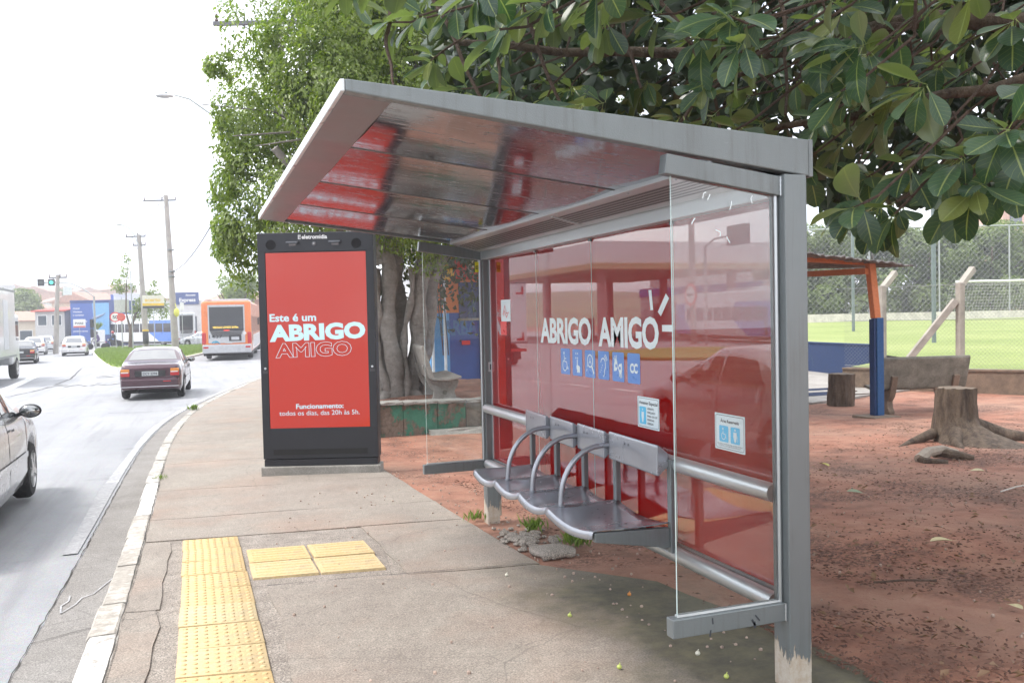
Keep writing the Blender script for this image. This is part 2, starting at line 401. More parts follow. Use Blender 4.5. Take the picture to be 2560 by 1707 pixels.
while y < 40:
    ln = .98 if i != 9 else .62
    def sec(yy, dx=0., dz=0.):
        k = kxs(yy)+dx; z = gz(yy)+dz
        return [(k-.155, yy, z-.30), (k-.15, yy, z-.02), (k-.135, yy, z+.002), (k-.02, yy, z+.004), (k-.005, yy, z-.006), (k-.005, yy, z-.3)]
    dx, dz = kr.uniform(-.008, .008), kr.uniform(-.006, .010)
    m = MB(); ya, yb = y+.006, y+ln-.008
    rows = [sec(t, dx+kr.uniform(-.004, .004), dz+kr.uniform(-.004, .004)) for t in np.linspace(ya, yb, 6)]
    m.grid(rows, closed=True); m.add(rows[0], [(0, 1, 2, 3, 4, 5)]); m.add(rows[-1], [(5, 4, 3, 2, 1, 0)])
    m.build('kerb_stone', KERB_W if (y < 4.6 or 7.6 < y < 9.4) else KERB_G if y < 7.6 else KERB_P, kb)
    y += ln; i += 1

pv = strip('pavement', -8, 34, lambda y: kxs(y)-.012, lambda y: kxs(y)+2.42, -.010, MORTAR, 90, 'brownish concrete pavement in front of the shelter', xs_=10)
def slab(pts, ys_=None, th=.05):
    """one poured slab: outline as a function pair x0(y), x1(y) between ya and yb"""
    x0, x1, ya, yb = pts; m = MB(); n = max(3, int((yb-ya)/.3)); rows = []; rr = random.Random(int(ya*100+1000))
    top = []
    for k in range(n+1):
        yy = ya+(yb-ya)*k/n; a, b = x0(yy)+rr.uniform(-.006, .006), x1(yy)+rr.uniform(-.006, .006)
        nx = max(3, int((b-a)/.3)); nx = max(2, min(9, nx)); top.append((yy, a, b))
    nx = max(2, min(9, int((top[0][2]-top[0][1])/.3)))
    rows = [[(a+.006, yy, gz(yy)-th)]+[(a+(b-a)*j/nx, yy, gz(yy)+.004*math.sin(yy*2.1+j)*(0 < j < nx)) for j in range(nx+1)]+[(b-.006, yy, gz(yy)-th)] for yy, a, b in top]
    first = [(p[0], p[1]+.006, gz(p[1])-th) for p in rows[0]]; last = [(p[0], p[1]-.006, gz(p[1])-th) for p in rows[-1]]
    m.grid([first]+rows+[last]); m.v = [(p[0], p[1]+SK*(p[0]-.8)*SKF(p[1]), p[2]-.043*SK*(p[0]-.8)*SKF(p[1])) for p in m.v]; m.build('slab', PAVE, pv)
Kin = lambda y: kxs(y)+.004
def Rj(base, amp=.02): return lambda y: base+amp*math.sin(y*3.1)+amp*.6*math.sin(y*9.7)
SK = -.15
def SKF(y): return max(0., min(1., (12-y)/2))
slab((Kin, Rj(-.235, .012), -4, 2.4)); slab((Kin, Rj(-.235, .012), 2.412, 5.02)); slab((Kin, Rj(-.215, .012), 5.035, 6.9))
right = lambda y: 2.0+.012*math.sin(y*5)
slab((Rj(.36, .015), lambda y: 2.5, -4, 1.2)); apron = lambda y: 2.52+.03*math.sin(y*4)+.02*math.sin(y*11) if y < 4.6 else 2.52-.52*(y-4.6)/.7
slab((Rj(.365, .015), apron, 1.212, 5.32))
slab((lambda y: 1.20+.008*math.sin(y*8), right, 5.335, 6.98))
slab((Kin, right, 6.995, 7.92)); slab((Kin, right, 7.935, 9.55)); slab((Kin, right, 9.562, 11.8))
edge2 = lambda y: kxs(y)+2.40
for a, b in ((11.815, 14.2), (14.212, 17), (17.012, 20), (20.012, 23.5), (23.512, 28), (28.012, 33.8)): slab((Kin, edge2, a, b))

crack([(-.408, y) for y in np.arange(1.5, 12, .7)], .005, .0062, pv, 6, .004)
crack([(-.40, 5.05), (-.30, 5.02), (-.225, 5.10)], .005, .006, pv, 7, .008)
crack([(.37, 5.40), (.9, 5.34), (1.5, 5.24), (2.0, 5.15)], .005, .006, pv, 8, .006)
crack([(-.30, 9.15), (-.05, 9.12), (.2, 9.16)], .004, .006, pv, 9, .01)
# tactile tiles
TILE = NT('yellow_tile'); co = TILE.coord(); n_ = TILE.noise(co, 7, 8, .7)
oi = TILE.n('ShaderNodeObjectInfo').outputs['Random']
cc = TILE.mix(TILE.ramp(n_, [(.35, 0.), (.75, .6)]), (.56, .43, .225), (.52, .46, .34))
cc = TILE.mix(TILE.math('MULTIPLY', oi, .45), cc, (.58, .36, .12))
cc = TILE.mix(TILE.ramp(TILE.noise(co, 11, 9, .75), [(.54, 0.), (.70, .6)]), cc, (.30, .25, .19))
TILE.col(TILE.mix(.7, cc, TILE.ramp(TILE.noise(co, 70, 4), [(.3, .72), (.7, 1.15)]), 'MULTIPLY')); TILE.rough(.8); TILE.bump(TILE.noise(co, 120, 3), .003)
def tile_base(m, a, b, h=.03):
    m.prism([(-a/2, -.03), (a/2, -.03), (a/2, h-.004), (a/2-.004, h), (-a/2+.004, h), (-a/2, h-.004)], 'y', -b/2, b/2)
def shear(m): m.v = [(p[0], p[1]-.17*p[0], p[2]) for p in m.v]
m = MB(); tile_base(m, .392, .376, .012)
for i in range(8):
    for j in range(6):
        cx, cy = -.165+i*.0472, -.152+j*.061
        m.lathe([(.0135, .011), (.011, .017), (.006, .0185)], Matrix.Translation((cx, cy, 0)), 8)
shear(m); tmesh = m.mesh('tactile_tile', True, 50)
for i in range(11):
    yy = 6.84-.383*i; o = put('tactile_tile', tmesh, TILE.m, pv)
    o.location = (.075+kr.uniform(-.006, .006), yy, gz(yy)-.008+kr.uniform(-.003, .003)); o.rotation_euler = (math.atan(-.043)+kr.uniform(-.008, .008), kr.uniform(-.012, .012), kr.uniform(-.008, .008))
m = MB(); tile_base(m, .395, .42, .010)
for j in range(5):
    cy = -.155+j*.078
    m.prism([(cy-.018, .009), (cy+.018, .009), (cy+.011, .017), (cy-.011, .017)], 'x', -.17, .17)
shear(m); gmesh = m.mesh('guide_tile', True, 40)
for (xx, yy) in ((.50, 6.24), (.915, 6.17), (.495, 5.81), (.905, 5.74)):
    o = put('guide_tile', gmesh, TILE.m, pv); o.location = (xx, yy, gz(yy)+kr.uniform(-.006, .002)); o.rotation_euler = (math.atan(-.043), kr.uniform(-.01, .01), kr.uniform(-.015, .015))
# broken edge and mortar lumps round the foot of the far post
m = MB(); rr = random.Random(21)
for k in range(90):
    a = rr.uniform(0, 6.28); d = rr.random()**.6; x_ = 2.20+.26*d*math.cos(a); y_ = 5.85+.7*d*math.sin(a); s = rr.uniform(.012, .055)*(1.2-d)
    m.ball((x_, y_, gz(y_)+.002), s, 6, 4, (1.2, 1.3, .55))
tag(m.build('mortar_rubble', MORTAR), 'crumbled mortar and soil round the foot of the far shelter post', kind='stuff')
m = MB(); m.grid([[(2.06+.26*j/5+.02*math.sin(i*2+j), 5.22+.30*i/4+.02*math.sin(j*3), gz(5.3)+.025+.02*math.sin(j*.6)*math.sin(i*.8+.3)) for j in range(6)] for i in range(5)])
o = m.build('broken_slab', MORTAR, smooth=True); sm = o.modifiers.new('s', 'SOLIDIFY'); sm.thickness = .03
tag(o, 'tilted broken concrete flake under the shelter seats', 'broken slab')
# ------------------------------------------------------------------ bus shelter
def mat_grey():
    t = NT('shelter_grey_paint'); co = t.coord(); a = t.noise(co, 3, 5)
    c = t.mix(.8, (.175, .196, .203), t.ramp(a, [(.3, .92), (.7, 1.08)]), 'MULTIPLY')
    st_ = t.noise(t.coord('Object', (16, 16, .9)), 2.2, 7, .7); c = t.mix(t.ramp(st_, [(.52, 0.), (.75, .38)]), c, (.10, .095, .085))
    sc_ = t.noise(t.coord('Object', (4, 4, 40)), 6, 3, .6); c = t.mix(t.ramp(sc_, [(.70, 0.), (.74, .5)]), c, (.34, .36, .37))
    ch = t.noise(co, 34, 4, .6); c = t.mix(t.ramp(ch, [(.74, 0.), (.76, .6)]), c, (.09, .07, .06))
    t.col(c); t.rough(t.ramp(st_, [(.4, .34), (.75, .6)])); t.b.inputs['Metallic'].default_value = .35; t.bump(t.noise(co, 200, 3), .0015, .6); return t.m
GREY = mat_grey()
SILVER = plain('bare_aluminium', (.50, .53, .55), .33, .7, .03, 3.)
SEATM = plain('seat_grey_paint', (.32, .335, .37), .22, .45, .05, 4.)
DARK = plain('dark_hole', (.012, .012, .012), .8)
def mat_post():
    t = NT('post_paint_peeling'); co = t.coord(); z = t.sep(co)[2]
    n = t.noise(t.coord('Object', (3, 3, .8)), 5, 7, .7)
    lim = t.math('ADD', z, t.math('MULTIPLY', t.math('SUBTRACT', n, .5), -.55))
    plaster = t.ramp(lim, [(.185, 1.), (.20, 0.)])
    pc = t.mix(t.ramp(t.noise(co, 14, 8, .75), [(.35, 0.), (.7, 1.)]), (.50, .46, .40), (.34, .25, .17))
    gc = t.mix(.6, (.175, .196, .203), t.ramp(t.noise(co, 3, 5), [(.3, .9), (.7, 1.08)]), 'MULTIPLY')
    st_ = t.noise(t.coord('Object', (16, 16, .9)), 2.2, 7, .7); gc = t.mix(t.ramp(st_, [(.52, 0.), (.75, .4)]), gc, (.10, .095, .085)); ch = t.noise(co, 34, 4, .6); gc = t.mix(t.ramp(ch, [(.73, 0.), (.755, .6)]), gc, (.12, .10, .085))
    t.col(t.mix(plaster, gc, pc)); t.rough(t.ramp(plaster, [(0, .36), (1, .9)]))
    t.l(t.ramp(plaster, [(0, .35), (1, 0.)]), t.b.inputs['Metallic'])
    t.bump(t.math('MULTIPLY', plaster, t.math('ADD', t.noise(co, 40, 6, .7), .6)), .006, .8); return t.m
POST = mat_post()
def mat_ceiling():
    t = NT('polished_ceiling_sheet'); co = t.coord('Object', (2.2, 26, 2)); co2 = t.coord('Object', (4, 9, 2))
    a = t.noise(co, 2.2, 8, .72); b = t.noise(co2, 3, 6, .7)
    t.col(t.mix(.7, (.33, .365, .415), t.ramp(a, [(.3, .62), (.7, 1.12)]), 'MULTIPLY'))
    t.rough(t.ramp(t.math('MULTIPLY', a, b), [(.14, .06), (.27, .13), (.40, .42)])); t.b.inputs['Metallic'].default_value = 1.
    t.bump(t.noise(t.coord('Object', (1, 3, 1)), 2.5, 2), .004, .25); return t.m
CEIL = mat_ceiling()
def mat_pane(name, tint, body, k, ior, dusty=.0):
    t = NT(name); t.t.nodes.remove(t.b); co = t.coord()
    tr = t.n('ShaderNodeBsdfTransparent'); tr.inputs[0].default_value = (*tint, 1)
    di = t.n('ShaderNodeBsdfDiffuse'); di.inputs[0].default_value = (*body, 1)
    tl = t.n('ShaderNodeBsdfTranslucent'); tl.inputs[0].default_value = (*body, 1)
    m0 = t.n('ShaderNodeMixShader'); m0.inputs[0].default_value = .5; t.l(di.outputs[0], m0.inputs[1]); t.l(tl.outputs[0], m0.inputs[2])
    m1 = t.n('ShaderNodeMixShader')
    d = t.ramp(t.noise(t.coord('Object', (2, 2, 1)), 3, 8, .72), [(.45, k), (.75, min(1, k+dusty))]); t.l(d, m1.inputs[0])
    t.l(tr.outputs[0], m1.inputs[1]); t.l(m0.outputs[0], m1.inputs[2])
    gl = t.n('ShaderNodeBsdfGlossy'); gl.inputs['Roughness'].default_value = .008; gl.inputs[0].default_value = (1, .97, .98, 1)
    wv = t.n('ShaderNodeBump'); wv.inputs['Distance'].default_value = .0025; wv.inputs['Strength'].default_value = .12; t.l(t.noise(co, 1.4, 1), wv.inputs['Height']); t.l(wv.outputs[0], gl.inputs['Normal'])
    fr = t.n('ShaderNodeFresnel'); fr.inputs[0].default_value = ior
    m2 = t.n('ShaderNodeMixShader'); t.l(fr.outputs[0], m2.inputs[0]); t.l(m1.outputs[0], m2.inputs[1]); t.l(gl.outputs[0], m2.inputs[2])
    t.l(m2.outputs[0], t.o.inputs[0]); return t.m
REDGLASS = mat_pane('red_film_glass', (.80, .03, .03), (.80, .012, .010), .55, 2.3)
CLEAR = mat_pane('clear_glass', (.955, .975, .97), (.7, .74, .74), .006, 1.45, .015)
GEDGE = plain('glass_edge', (.50, .62, .60), .12, 0, .05)
VINYL = plain('white_vinyl', (.70, .78, .80), .3, 0, .03)
VBLUE = plain('blue_vinyl', (.105, .25, .62), .3, 0, .05)
CYAN = plain('cyan_print', (.10, .50, .78), .35, 0, .03)
STICK = plain('sticker_white', (.66, .76, .80), .35, 0, .03)
INK = plain('black_ink', (.035, .04, .05), .5, 0, .05)
REDINK = plain('red_ink', (.62, .03, .03), .4, 0, .05)

XP, YN, YF, DP, WP = 2.134, 2.814, 6.553, .10, .101
sh = thing('bus_shelter', 'grey metal bus shelter with red glass back wall and slanted roof on the pavement', 'bus shelter', (2.18, 4.7, gz(4.7)))
SHI = Matrix.Translation((-2.18, -4.7, -gz(4.7)))
def S(o):
    """children are modelled in world coordinates; shift them under the shelter's base point"""
    o.location = SHI @ Vector(o.location) if o.parent is sh else o.location; return o
def sb(mb, name, mat, bevel=.003, smooth=False, parent=None, **k):
    o = mb.build(name, mat, parent or sh, smooth, bevel, **k)
    if (parent or sh) is sh: o.location = SHI @ Vector((0, 0, 0)) if k.get('loc') is None else SHI @ Vector(k['loc'])
    return o
for y0 in (YN, YF):
    z0 = gz(y0)-.06
    m = MB(); m.box((0, 0, 0), (WP, DP, 2.115-z0))
    p = sb(m, 'post', POST, .004, loc=(XP, y0, z0))
    m = MB(); m.box((WP+.001, .03, .10), (WP+.024, DP-.004, 2.10-z0)); m.build('rear_flange', POST, p, bevel=.002)
    inner = DP if y0 == YN else -.022
    m = MB(); m.box((.048, inner, .38), (.075, inner+.022, 2.04-z0)); m.build('pane_channel', SILVER, p, bevel=.002)
    m = MB(); m.cyl((-.012, DP*.45, .33-z0+.1), (-.012, DP*.45, 2.06-z0), .010, 8); m.build('glass_bead', SILVER, p)
    if y0 == YF:
        m = MB(); m.box((.030, -.006, 1.16-z0), (.064, -.001, 1.235-z0)); b_ = m.build('socket_plate', SILVER, p)
        m = MB(); m.box((.040, -.009, 1.175-z0), (.054, -.0065, 1.22-z0)); m.build('socket_hole', DARK, p)
        m = MB(); m.box((-.052, .03, 1.94-z0), (-.022, .0335, 2.02-z0)); q = m.build('yellow_tag', plain('yellow_tag', (.75, .72, .02), .4), p)
        me = fit_text('03', -.048, -.026, 0, .03, .02); o = put('tag_number', me, INK, q); o.rotation_euler = (R(90), 0, 0); o.location = (0, .0285, 1.962-z0)
m = MB(); m.box((2.128, YN+DP+.001, 2.034), (2.222, YF-.001, 2.108)); sb(m, 'top_beam', SILVER, .004)
for z_ in (.873, .437):
    m = MB(); m.cyl((2.145, YN+DP, z_), (2.145, YF, z_), .037, 24); sb(m, 'rail', SILVER, 0, True)
# back panes
ye = [2.935, 3.742, 4.672, 5.552, 6.535]
for a, b in zip(ye[:-1], ye[1:]):
    m = MB(); m.box((2.187, a+.003, .478), (2.195, b-.003, 2.052)); sb(m, 'back_pane', REDGLASS, 0)
for yj in ye[1:-1]:
    m = MB(); m.box((2.1862, yj-.0028, .48), (2.1958, yj+.0028, 2.05)); sb(m, 'pane_joint', GEDGE, 0)
    m = MB(); m.box((2.175, yj-.014, 2.018), (2.206, yj+.014, 2.0335)); sb(m, 'pane_clip', GREY, .002)
m = MB(); m.box((2.176, 2.94, .462), (2.204, 6.53, .477)); sb(m, 'bottom_channel', GREY, .002)
# side wings
for y0 in (YN, YF):
    yc = y0+.045
    m = MB(); m.bar((1.632, yc, .424), (XP-.001, yc, .424), .05, .072); sb(m, 'lower_arm', GREY, .004)
    m = MB(); m.bar((1.632, yc, 2.14), (XP-.001, yc, 2.071), .05, .074); sb(m, 'upper_arm', GREY, .004)
    for z_, h_ in ((2.034, .074), (.389, .07)):
        m = MB(); m.tube([(XP-.003, yc-.026, z_+h_*k/9) for k in range(10)], [.0035+.0012*(k % 2) for k in range(10)], 6); sb(m, 'weld_bead', SILVER, 0, True)
    m = MB(); m.box((1.664, yc-.004, .461), (XP-.014, yc+.004, 2.10)); m.v = [(p[0], p[1], p[2] if p[2] < 1 else (2.0985 if p[0] < 1.9 else 2.035)) for p in m.v]
    m.mi = [0, 0, 0, 1, 0, 1]; sb(m, 'side_glass', [CLEAR, GEDGE], 0)
    m = MB(); m.bar((1.66, yc-.007, .465), (XP-.016, yc-.007, .465), .006, .008); m.bar((1.66, yc+.007, .465), (XP-.016, yc+.007, .465), .006, .008); sb(m, 'glass_seal', plain('silicone', (.52, .54, .54), .5), 0)
m = MB(); rr = random.Random(5)
for k in range(7):
    x_, z_ = 1.74+rr.random()*.28, 1.83+rr.random()*.2; ribbon(m, [(x_, z_), (x_+rr.uniform(-.012, .012), z_+rr.uniform(.01, .02)), (x_+rr.uniform(-.02, .02), z_+rr.uniform(.02, .035))], .004)
m.v = [(a, YN+.0395, b) for a, b, c in m.v]; sb(m, 'tape_residue', VINYL, 0)['kind'] = 'stuff'
m = MB()
for x_, dx, z_, w_ in ((1.80, .002, .435, .006), (1.792, -.004, .39, .007), (1.99, .02, .42, .006), (1.975, .015, .405, .008), (1.985, .004, .395, .010)):
    ribbon(m, [(x_, z_+.012), (x_+dx, z_-.012)], w_)
m.v = [(a, YN+.0188, b) for a, b, c in m.v]; sb(m, 'scuff_mark', INK, 0)['kind'] = 'stuff'
# roof: tapered edge plates, top skin, ceiling sheets
RZ = lambda x: 2.326-(x-.477)*.118
def edge_plate(y0, y1):
    m = MB(); m.prism([(.477, 2.326), (2.268, 2.114), (2.268, 2.256), (.477, 2.366)], 'y', y0, y1); return m
sb(edge_plate(2.839, 2.885), 'roof_side', GREY, .005); sb(edge_plate(6.545, 6.590), 'roof_side', GREY, .005)
m = MB(); m.prism([(.460, 2.324), (.4765, 2.324), (.4765, 2.366), (.460, 2.364)], 'y', 2.839, 6.590); sb(m, 'roof_front_edge', plain('front_edge_paint', (.62, .65, .66), .3, .3), .004)
m = MB(); m.prism([(2.2685, 2.112), (2.29, 2.112), (2.29, 2.258), (2.2685, 2.258)], 'y', 2.841, 6.588); sb(m, 'roof_back_edge', GREY, .004)
m = MB(); m.prism([(.478, 2.352), (2.267, 2.236), (2.267, 2.25), (.478, 2.362)], 'y', 2.886, 6.544); sb(m, 'roof_skin', GREY, 0)
m = MB(); m.prism([(.4775, 2.3265), (.636, 2.3085), (.636, 2.325), (.4775, 2.343)], 'y', 2.8865, 6.5435); sb(m, 'front_soffit', plain('soffit_metal', (.20, .205, .22), .34, .8, .12, 4), .002)
yc_ = [2.8865, 3.725, 4.69, 5.63, 6.5435]
for a, b in zip(yc_[:-1], yc_[1:]):
    m = MB(); rows = []
    for i in range(13):
        yy = a+.004+(b-a-.008)*i/12; s = math.sin(math.pi*i/12)
        rows.append([(x_, yy, RZ(x_)+.012-.010*s+.004*math.sin(x_*2.6+a*3)*s) for x_ in np.linspace(.638, 2.12, 9)])
    m.grid(rows[::-1]); sb(m, 'ceiling_sheet', CEIL, 0, True)
    if b < 6.5:
        m = MB(); m.bar((.638, b, RZ(.638)+.014), (1.99, b, RZ(1.99)+.014), .014, .010); sb(m, 'ceiling_seam', plain('seam_grey', (.16, .165, .175), .35, .6), .002)
# lamp trough with slotted grille under the ceiling
A_, B_ = Vector((1.868, 2.150)), Vector((2.106, 2.094))
m = MB(); m.prism([(A_.x, A_.y), (A_.x, A_.y+.03), (2.12, 2.13), (2.127, 2.104), (B_.x, B_.y)], 'y', 2.90, 6.54)
lt = sb(m, 'lamp_trough', SILVER, .003)
dn = (B_-A_); ln_ = dn.length; dn = dn/ln_; nn = Vector((dn.y, -dn.x))
m = MB()
for r_ in range(6):
    for k in range(230):
        yy = 3.02+k*.0150
        if abs(yy-4.56) < .028: continue
        a = A_+dn*(.055+r_*.0245)+nn*.0008; b = A_+dn*(.055+r_*.0245+.015)+nn*.0008
        m.add([(a.x, yy, a.y), (a.x, yy+.0085, a.y), (b.x, yy+.0085, b.y), (b.x, yy, b.y)], [(0, 1, 2, 3)])
o = m.build('grille_slots', DARK, lt); o['kind'] = 'stuff'
m = MB()
for yy in np.arange(3.2, 6.5, .42):
    c = A_+dn*.02+nn*.001; m.cyl((c.x, yy, c.y), (c.x+nn.x*.004, yy, c.y+nn.y*.004), .006, 8)
m.build('rivets', SILVER, lt)['kind'] = 'stuff'
m = MB(); c0, c1 = A_+dn*.03+nn*.002, A_+dn*.21+nn*.002; m.bar((c0.x, 4.56, c0.y), (c1.x, 4.56, c1.y), .035, .004); m.build('joint_plate', SILVER, lt)

# seats
sy = [5.49, 5.067, 4.652, 4.240, 3.662]; cells = list(zip(sy[1:], sy[:-1]))
def seat_z(t): return .594-.034*math.sin(math.pi*t)**.85
for a, b in cells:
    m = MB(); n = 14; xsn = [1.694, 1.697, 1.704, 1.76, 1.86, 1.96, 2.06, 2.112]; dzs = [-.034, -.010, 0, .002, -.002, -.003, 0, .004]
    rows = [[(x_, a+.001+(b-a-.002)*i/n, seat_z(i/n)+d_) for x_, d_ in zip(xsn, dzs)] for i in range(n+1)]
    m.grid(rows[::-1]); st = sb(m, 'seat', SEATM, 0, True); so_ = st.modifiers.new('s', 'SOLIDIFY'); so_.thickness = .004; so_.offset = -1
    m = MB()
    for i in range(5):
        for j in range(5):
            xx = 1.80+.052*i; tt = .22+.14*j+(.07 if i % 2 else 0); yy = a+(b-a)*tt
            m.lathe([(.0055, 0), (.0055, .0006)], Matrix.Translation((xx, yy, seat_z(tt)+.0012)), 7)
    o = m.build('drain_holes', DARK, st); o['kind'] = 'stuff'
    prof = [(2.052, .828), (2.052, .962), (2.060, .972), (2.118, .925), (2.118, .868), (2.060, .820)]
    m = MB(); m.prism(prof, 'y', a+.007, b-.007); m.v = [(p[0]+(.011 if p[1] > (a+b)/2 else -.013), p[1], p[2]) for p in m.v]; bk = sb(m, 'backrest', SEATM, .006)
    m = MB(); mid = (a+b)/2-.01
    for k in range(5):
        yy = mid+(k-2)*.042; m.add([(2.0512, yy-.006, .925), (2.0512, yy+.006, .925), (2.0512, yy+.003, .937), (2.0512, yy-.003, .937)], [(0, 1, 2, 3)])
    m.build('backrest_holes', DARK, bk)['kind'] = 'stuff'
for k, yy in enumerate(sy):
    m = MB(); m.box((2.098, yy-.018, .455), (2.128, yy+.018, .90)); u_ = sb(m, 'seat_upright', GREY, .003)
    y2 = yy+(.012 if k == 4 else -.012 if k == 0 else 0)
    m = MB(); m.prism([(1.706, .545), (2.097, .478), (2.097, .574), (1.706, .588)], 'y', y2-.016, y2+.016); sb(m, 'seat_bracket', GREY, .003)
for yy in sy[1:4]:
    pts = [(2.066, yy, .895)]+[(2.02-.235*math.sin(R(t)), yy, .622+.273*math.cos(R(t))) for t in range(0, 91, 9)]+[(1.782, yy, .594)]
    m = MB(); m.tube(pts, .0145, 12); ar = sb(m, 'armrest', SEATM, 0, True)
    m = MB(); m.lathe([(.024, 0), (.024, .004), (.016, .006)], Matrix.Translation((1.782, yy, .594)), 14); m.build('foot_flange', SEATM, ar)

# lettering and stickers on the glass; local x runs along -Y, local y up
def wall(me, name, mat, lift=.0006, parent=None):
    o = put(name, me, mat, parent or sh); o.matrix_basis = Matrix(((0, 0, -1, 2.1868-lift), (-1, 0, 0, 0), (0, 1, 0, 0), (0, 0, 0, 1)))
    o.matrix_basis = SHI @ o.matrix_basis
    return o
wall(fit_text('ABRIGO', -5.488, -4.69, 1.412, .163, .035, 0, .95), 'lettering', VINYL)
wall(fit_text('AMIGO', -4.59, -3.892, 1.410, .165, .035, 0, .95), 'lettering', VINYL)
for pts in ([(-3.99, 1.712), (-3.96, 1.712), (-3.945, 1.61), (-3.972, 1.61)], [(-3.815, 1.69), (-3.785, 1.665), (-3.868, 1.578), (-3.898, 1.60)], [(-3.858, 1.535), (-3.75, 1.535), (-3.75, 1.502), (-3.858, 1.502)]):
    m = MB(); poly(m, pts); me = m.mesh('spark'); wall(me, 'spark_stroke', VINYL)
def icon(k):
    m = MB()
    if k == 0:      # wheelchair
        disc(m, .052, .132, .010); ribbon(m, [(.054, .118), (.058, .08), (.090, .078), (.105, .035), (.118, .040)], .009); ribbon(m, arc(.062, .055, .033, 100, 350), .008); ribbon(m, [(.056, .1), (.085, .098)], .007)
    elif k == 1:    # pressing finger
        for a in (.052, .076): disc(m, a, .135, .006); disc(m, a, .108, .006)
        poly(m, [(.066, .10), (.078, .10), (.078, .066), (.108, .058), (.108, .02), (.066, .02), (.058, .06), (.066, .064)])
    elif k == 2:    # magnifier
        ribbon(m, arc(.072, .098, .036, 0, 360, 20), .008, True); ribbon(m, [(.096, .066), (.124, .025)], .014); ribbon(m, [(.058, .080), (.072, .118), (.086, .080)], .007); ribbon(m, [(.064, .092), (.080, .092)], .005); ribbon(m, [(.03, .06), (.04, .075)], .006); ribbon(m, [(.022, .035), (.03, .05)], .008)
    elif k == 3:    # ear with waves
        ribbon(m, arc(.065, .090, .030, 20, 170), .008); ribbon(m, [(.094, .098), (.095, .07), (.08, .045), (.078, .025), (.066, .016)], .008)
        ribbon(m, arc(.065, .090, .046, 20, 70), .006); ribbon(m, arc(.065, .090, .058, 20, 65), .006)
        for a, b in ((.026, .04), (.038, .052), (.048, .066), (.056, .08)): disc(m, a, b, .004)
    elif k == 4:    # signing hands
        poly(m, [(.02, .055), (.022, .09), (.032, .12), (.05, .128), (.062, .108), (.066, .075), (.05, .058)]); ribbon(m, [(.04, .118), (.034, .142)], .007); ribbon(m, [(.05, .122), (.052, .144)], .007); ribbon(m, [(.032, .115), (.02, .13)], .007)
        poly(m, [(.07, .075), (.084, .096), (.116, .102), (.118, .06), (.108, .04), (.086, .044)]); ribbon(m, [(.09, .046), (.084, .026)], .007); ribbon(m, [(.1, .042), (.098, .02)], .007); ribbon(m, [(.11, .044), (.114, .022)], .007)
    return m
for k in range(6):
    x0 = -5.148+.1825*k
    m = MB(); poly(m, rrect(0, 0, .142, .161, .010)); me = m.mesh('badge'); o = wall(me, 'access_badge', VBLUE, .0006); o.matrix_basis = o.matrix_basis @ Matrix.Translation((x0, 1.2225, 0))
    me = icon(k).mesh('pict') if k < 5 else fit_text('CC', .028, .116, .055, .052, .05)
    q = put('pictogram', me, VINYL, o); q.location = (0, 0, .0006)
    if k == 4:
        m = MB(); disc(m, .049, .085, .010); disc(m, .094, .074, .010); q = put('pictogram_hole', m.mesh('hole'), VBLUE, o); q.location = (0, 0, .0012)
def sticker(x0, y0, w_, h_, lines, icons, name):
    m = MB(); poly(m, rrect(0, 0, w_, h_, .004)); o = wall(m.mesh('st'), name, STICK, .0006); o.matrix_basis = o.matrix_basis @ Matrix.Translation((x0, y0, 0))
    m = MB(); ribbon(m, rrect(.008, .008, w_-.008, h_-.008, .010), .0022, True); q = put('border', m.mesh('b'), INK, o); q.location.z = .0006
    for s, a, b, base, cap, bold in lines:
        q = put('print', fit_text(s, a, b, base, cap, bold), INK, o); q.location.z = .0006
    for kind, a, b, c, d in icons:
        m = MB(); poly(m, rrect(a, b, c, d, .006)); q = put('print_panel', m.mesh('p'), CYAN, o); q.location.z = .0006
        m = MB(); cx, cy = (a+c)/2, (b+d)/2; hh = d-b
        if kind == 'chair':
            disc(m, cx-.006, cy+.30*hh, .005); ribbon(m, [(cx-.005, cy+.2*hh), (cx-.003, cy), (cx+.012, cy-.02*hh), (cx+.018, cy-.25*hh)], .004); ribbon(m, arc(cx-.002, cy-.14*hh, .015, 110, 350), .0035)
        else:
            disc(m, cx, cy+.34*hh, .0055); poly(m, [(cx-.012, cy+.2*hh), (cx+.012, cy+.2*hh), (cx+.013, cy-.05*hh), (cx+.006, cy-.40*hh), (cx-.006, cy-.40*hh), (cx-.013, cy-.05*hh)])
            if kind == 'elder': ribbon(m, [(cx+.018, cy), (cx+.018, cy-.38*hh)], .0025)
        q = put('print_figure', m.mesh('f'), STICK, o); q.location.z = .0012
sticker(-4.128, 1.0, .228, .162, [('Assento Especial', .018, .212, .123, .017, .02), ('ASSENTO', .105, .172, .098, .010, .02), ('ADEQUADO', .105, .188, .079, .010, .02), ('PARA USO DE', .105, .208, .060, .010, .02), ('PESSOAS', .105, .176, .041, .010, .02), ('OBESAS', .105, .168, .022, .010, .02)], [('person', .02, .02, .092, .11)], 'special_seat_sticker')
sticker(-3.397, .985, .229, .161, [('Área Reservada', .045, .185, .122, .014, .02), ('ESTE ESPACO E RESERVADO PARA CADEIRA DE RODAS', .02, .21, .024, .005, 0), ('E PESSOAS COM MOBILIDADE REDUZIDA', .03, .20, .016, .005, 0)], [('chair', .035, .036, .105, .108), ('elder', .122, .036, .192, .108)], 'reserved_area_sticker')
m = MB(); poly(m, [(0, 0), (.21, 0), (.21, .162), (0, .162)]); o = wall(m.mesh('s'), 'warning_sticker', STICK); o.matrix_basis = o.matrix_basis @ Matrix.Translation((-6.285, 1.553, 0))
m = MB(); ribbon(m, [(.04, .05), (.09, .12), (.12, .06), (.17, .07), (.12, .03), (.08, .08), (.06, .04)], .010); q = put('print', m.mesh('p'), REDINK, o); q.location.z = .0006
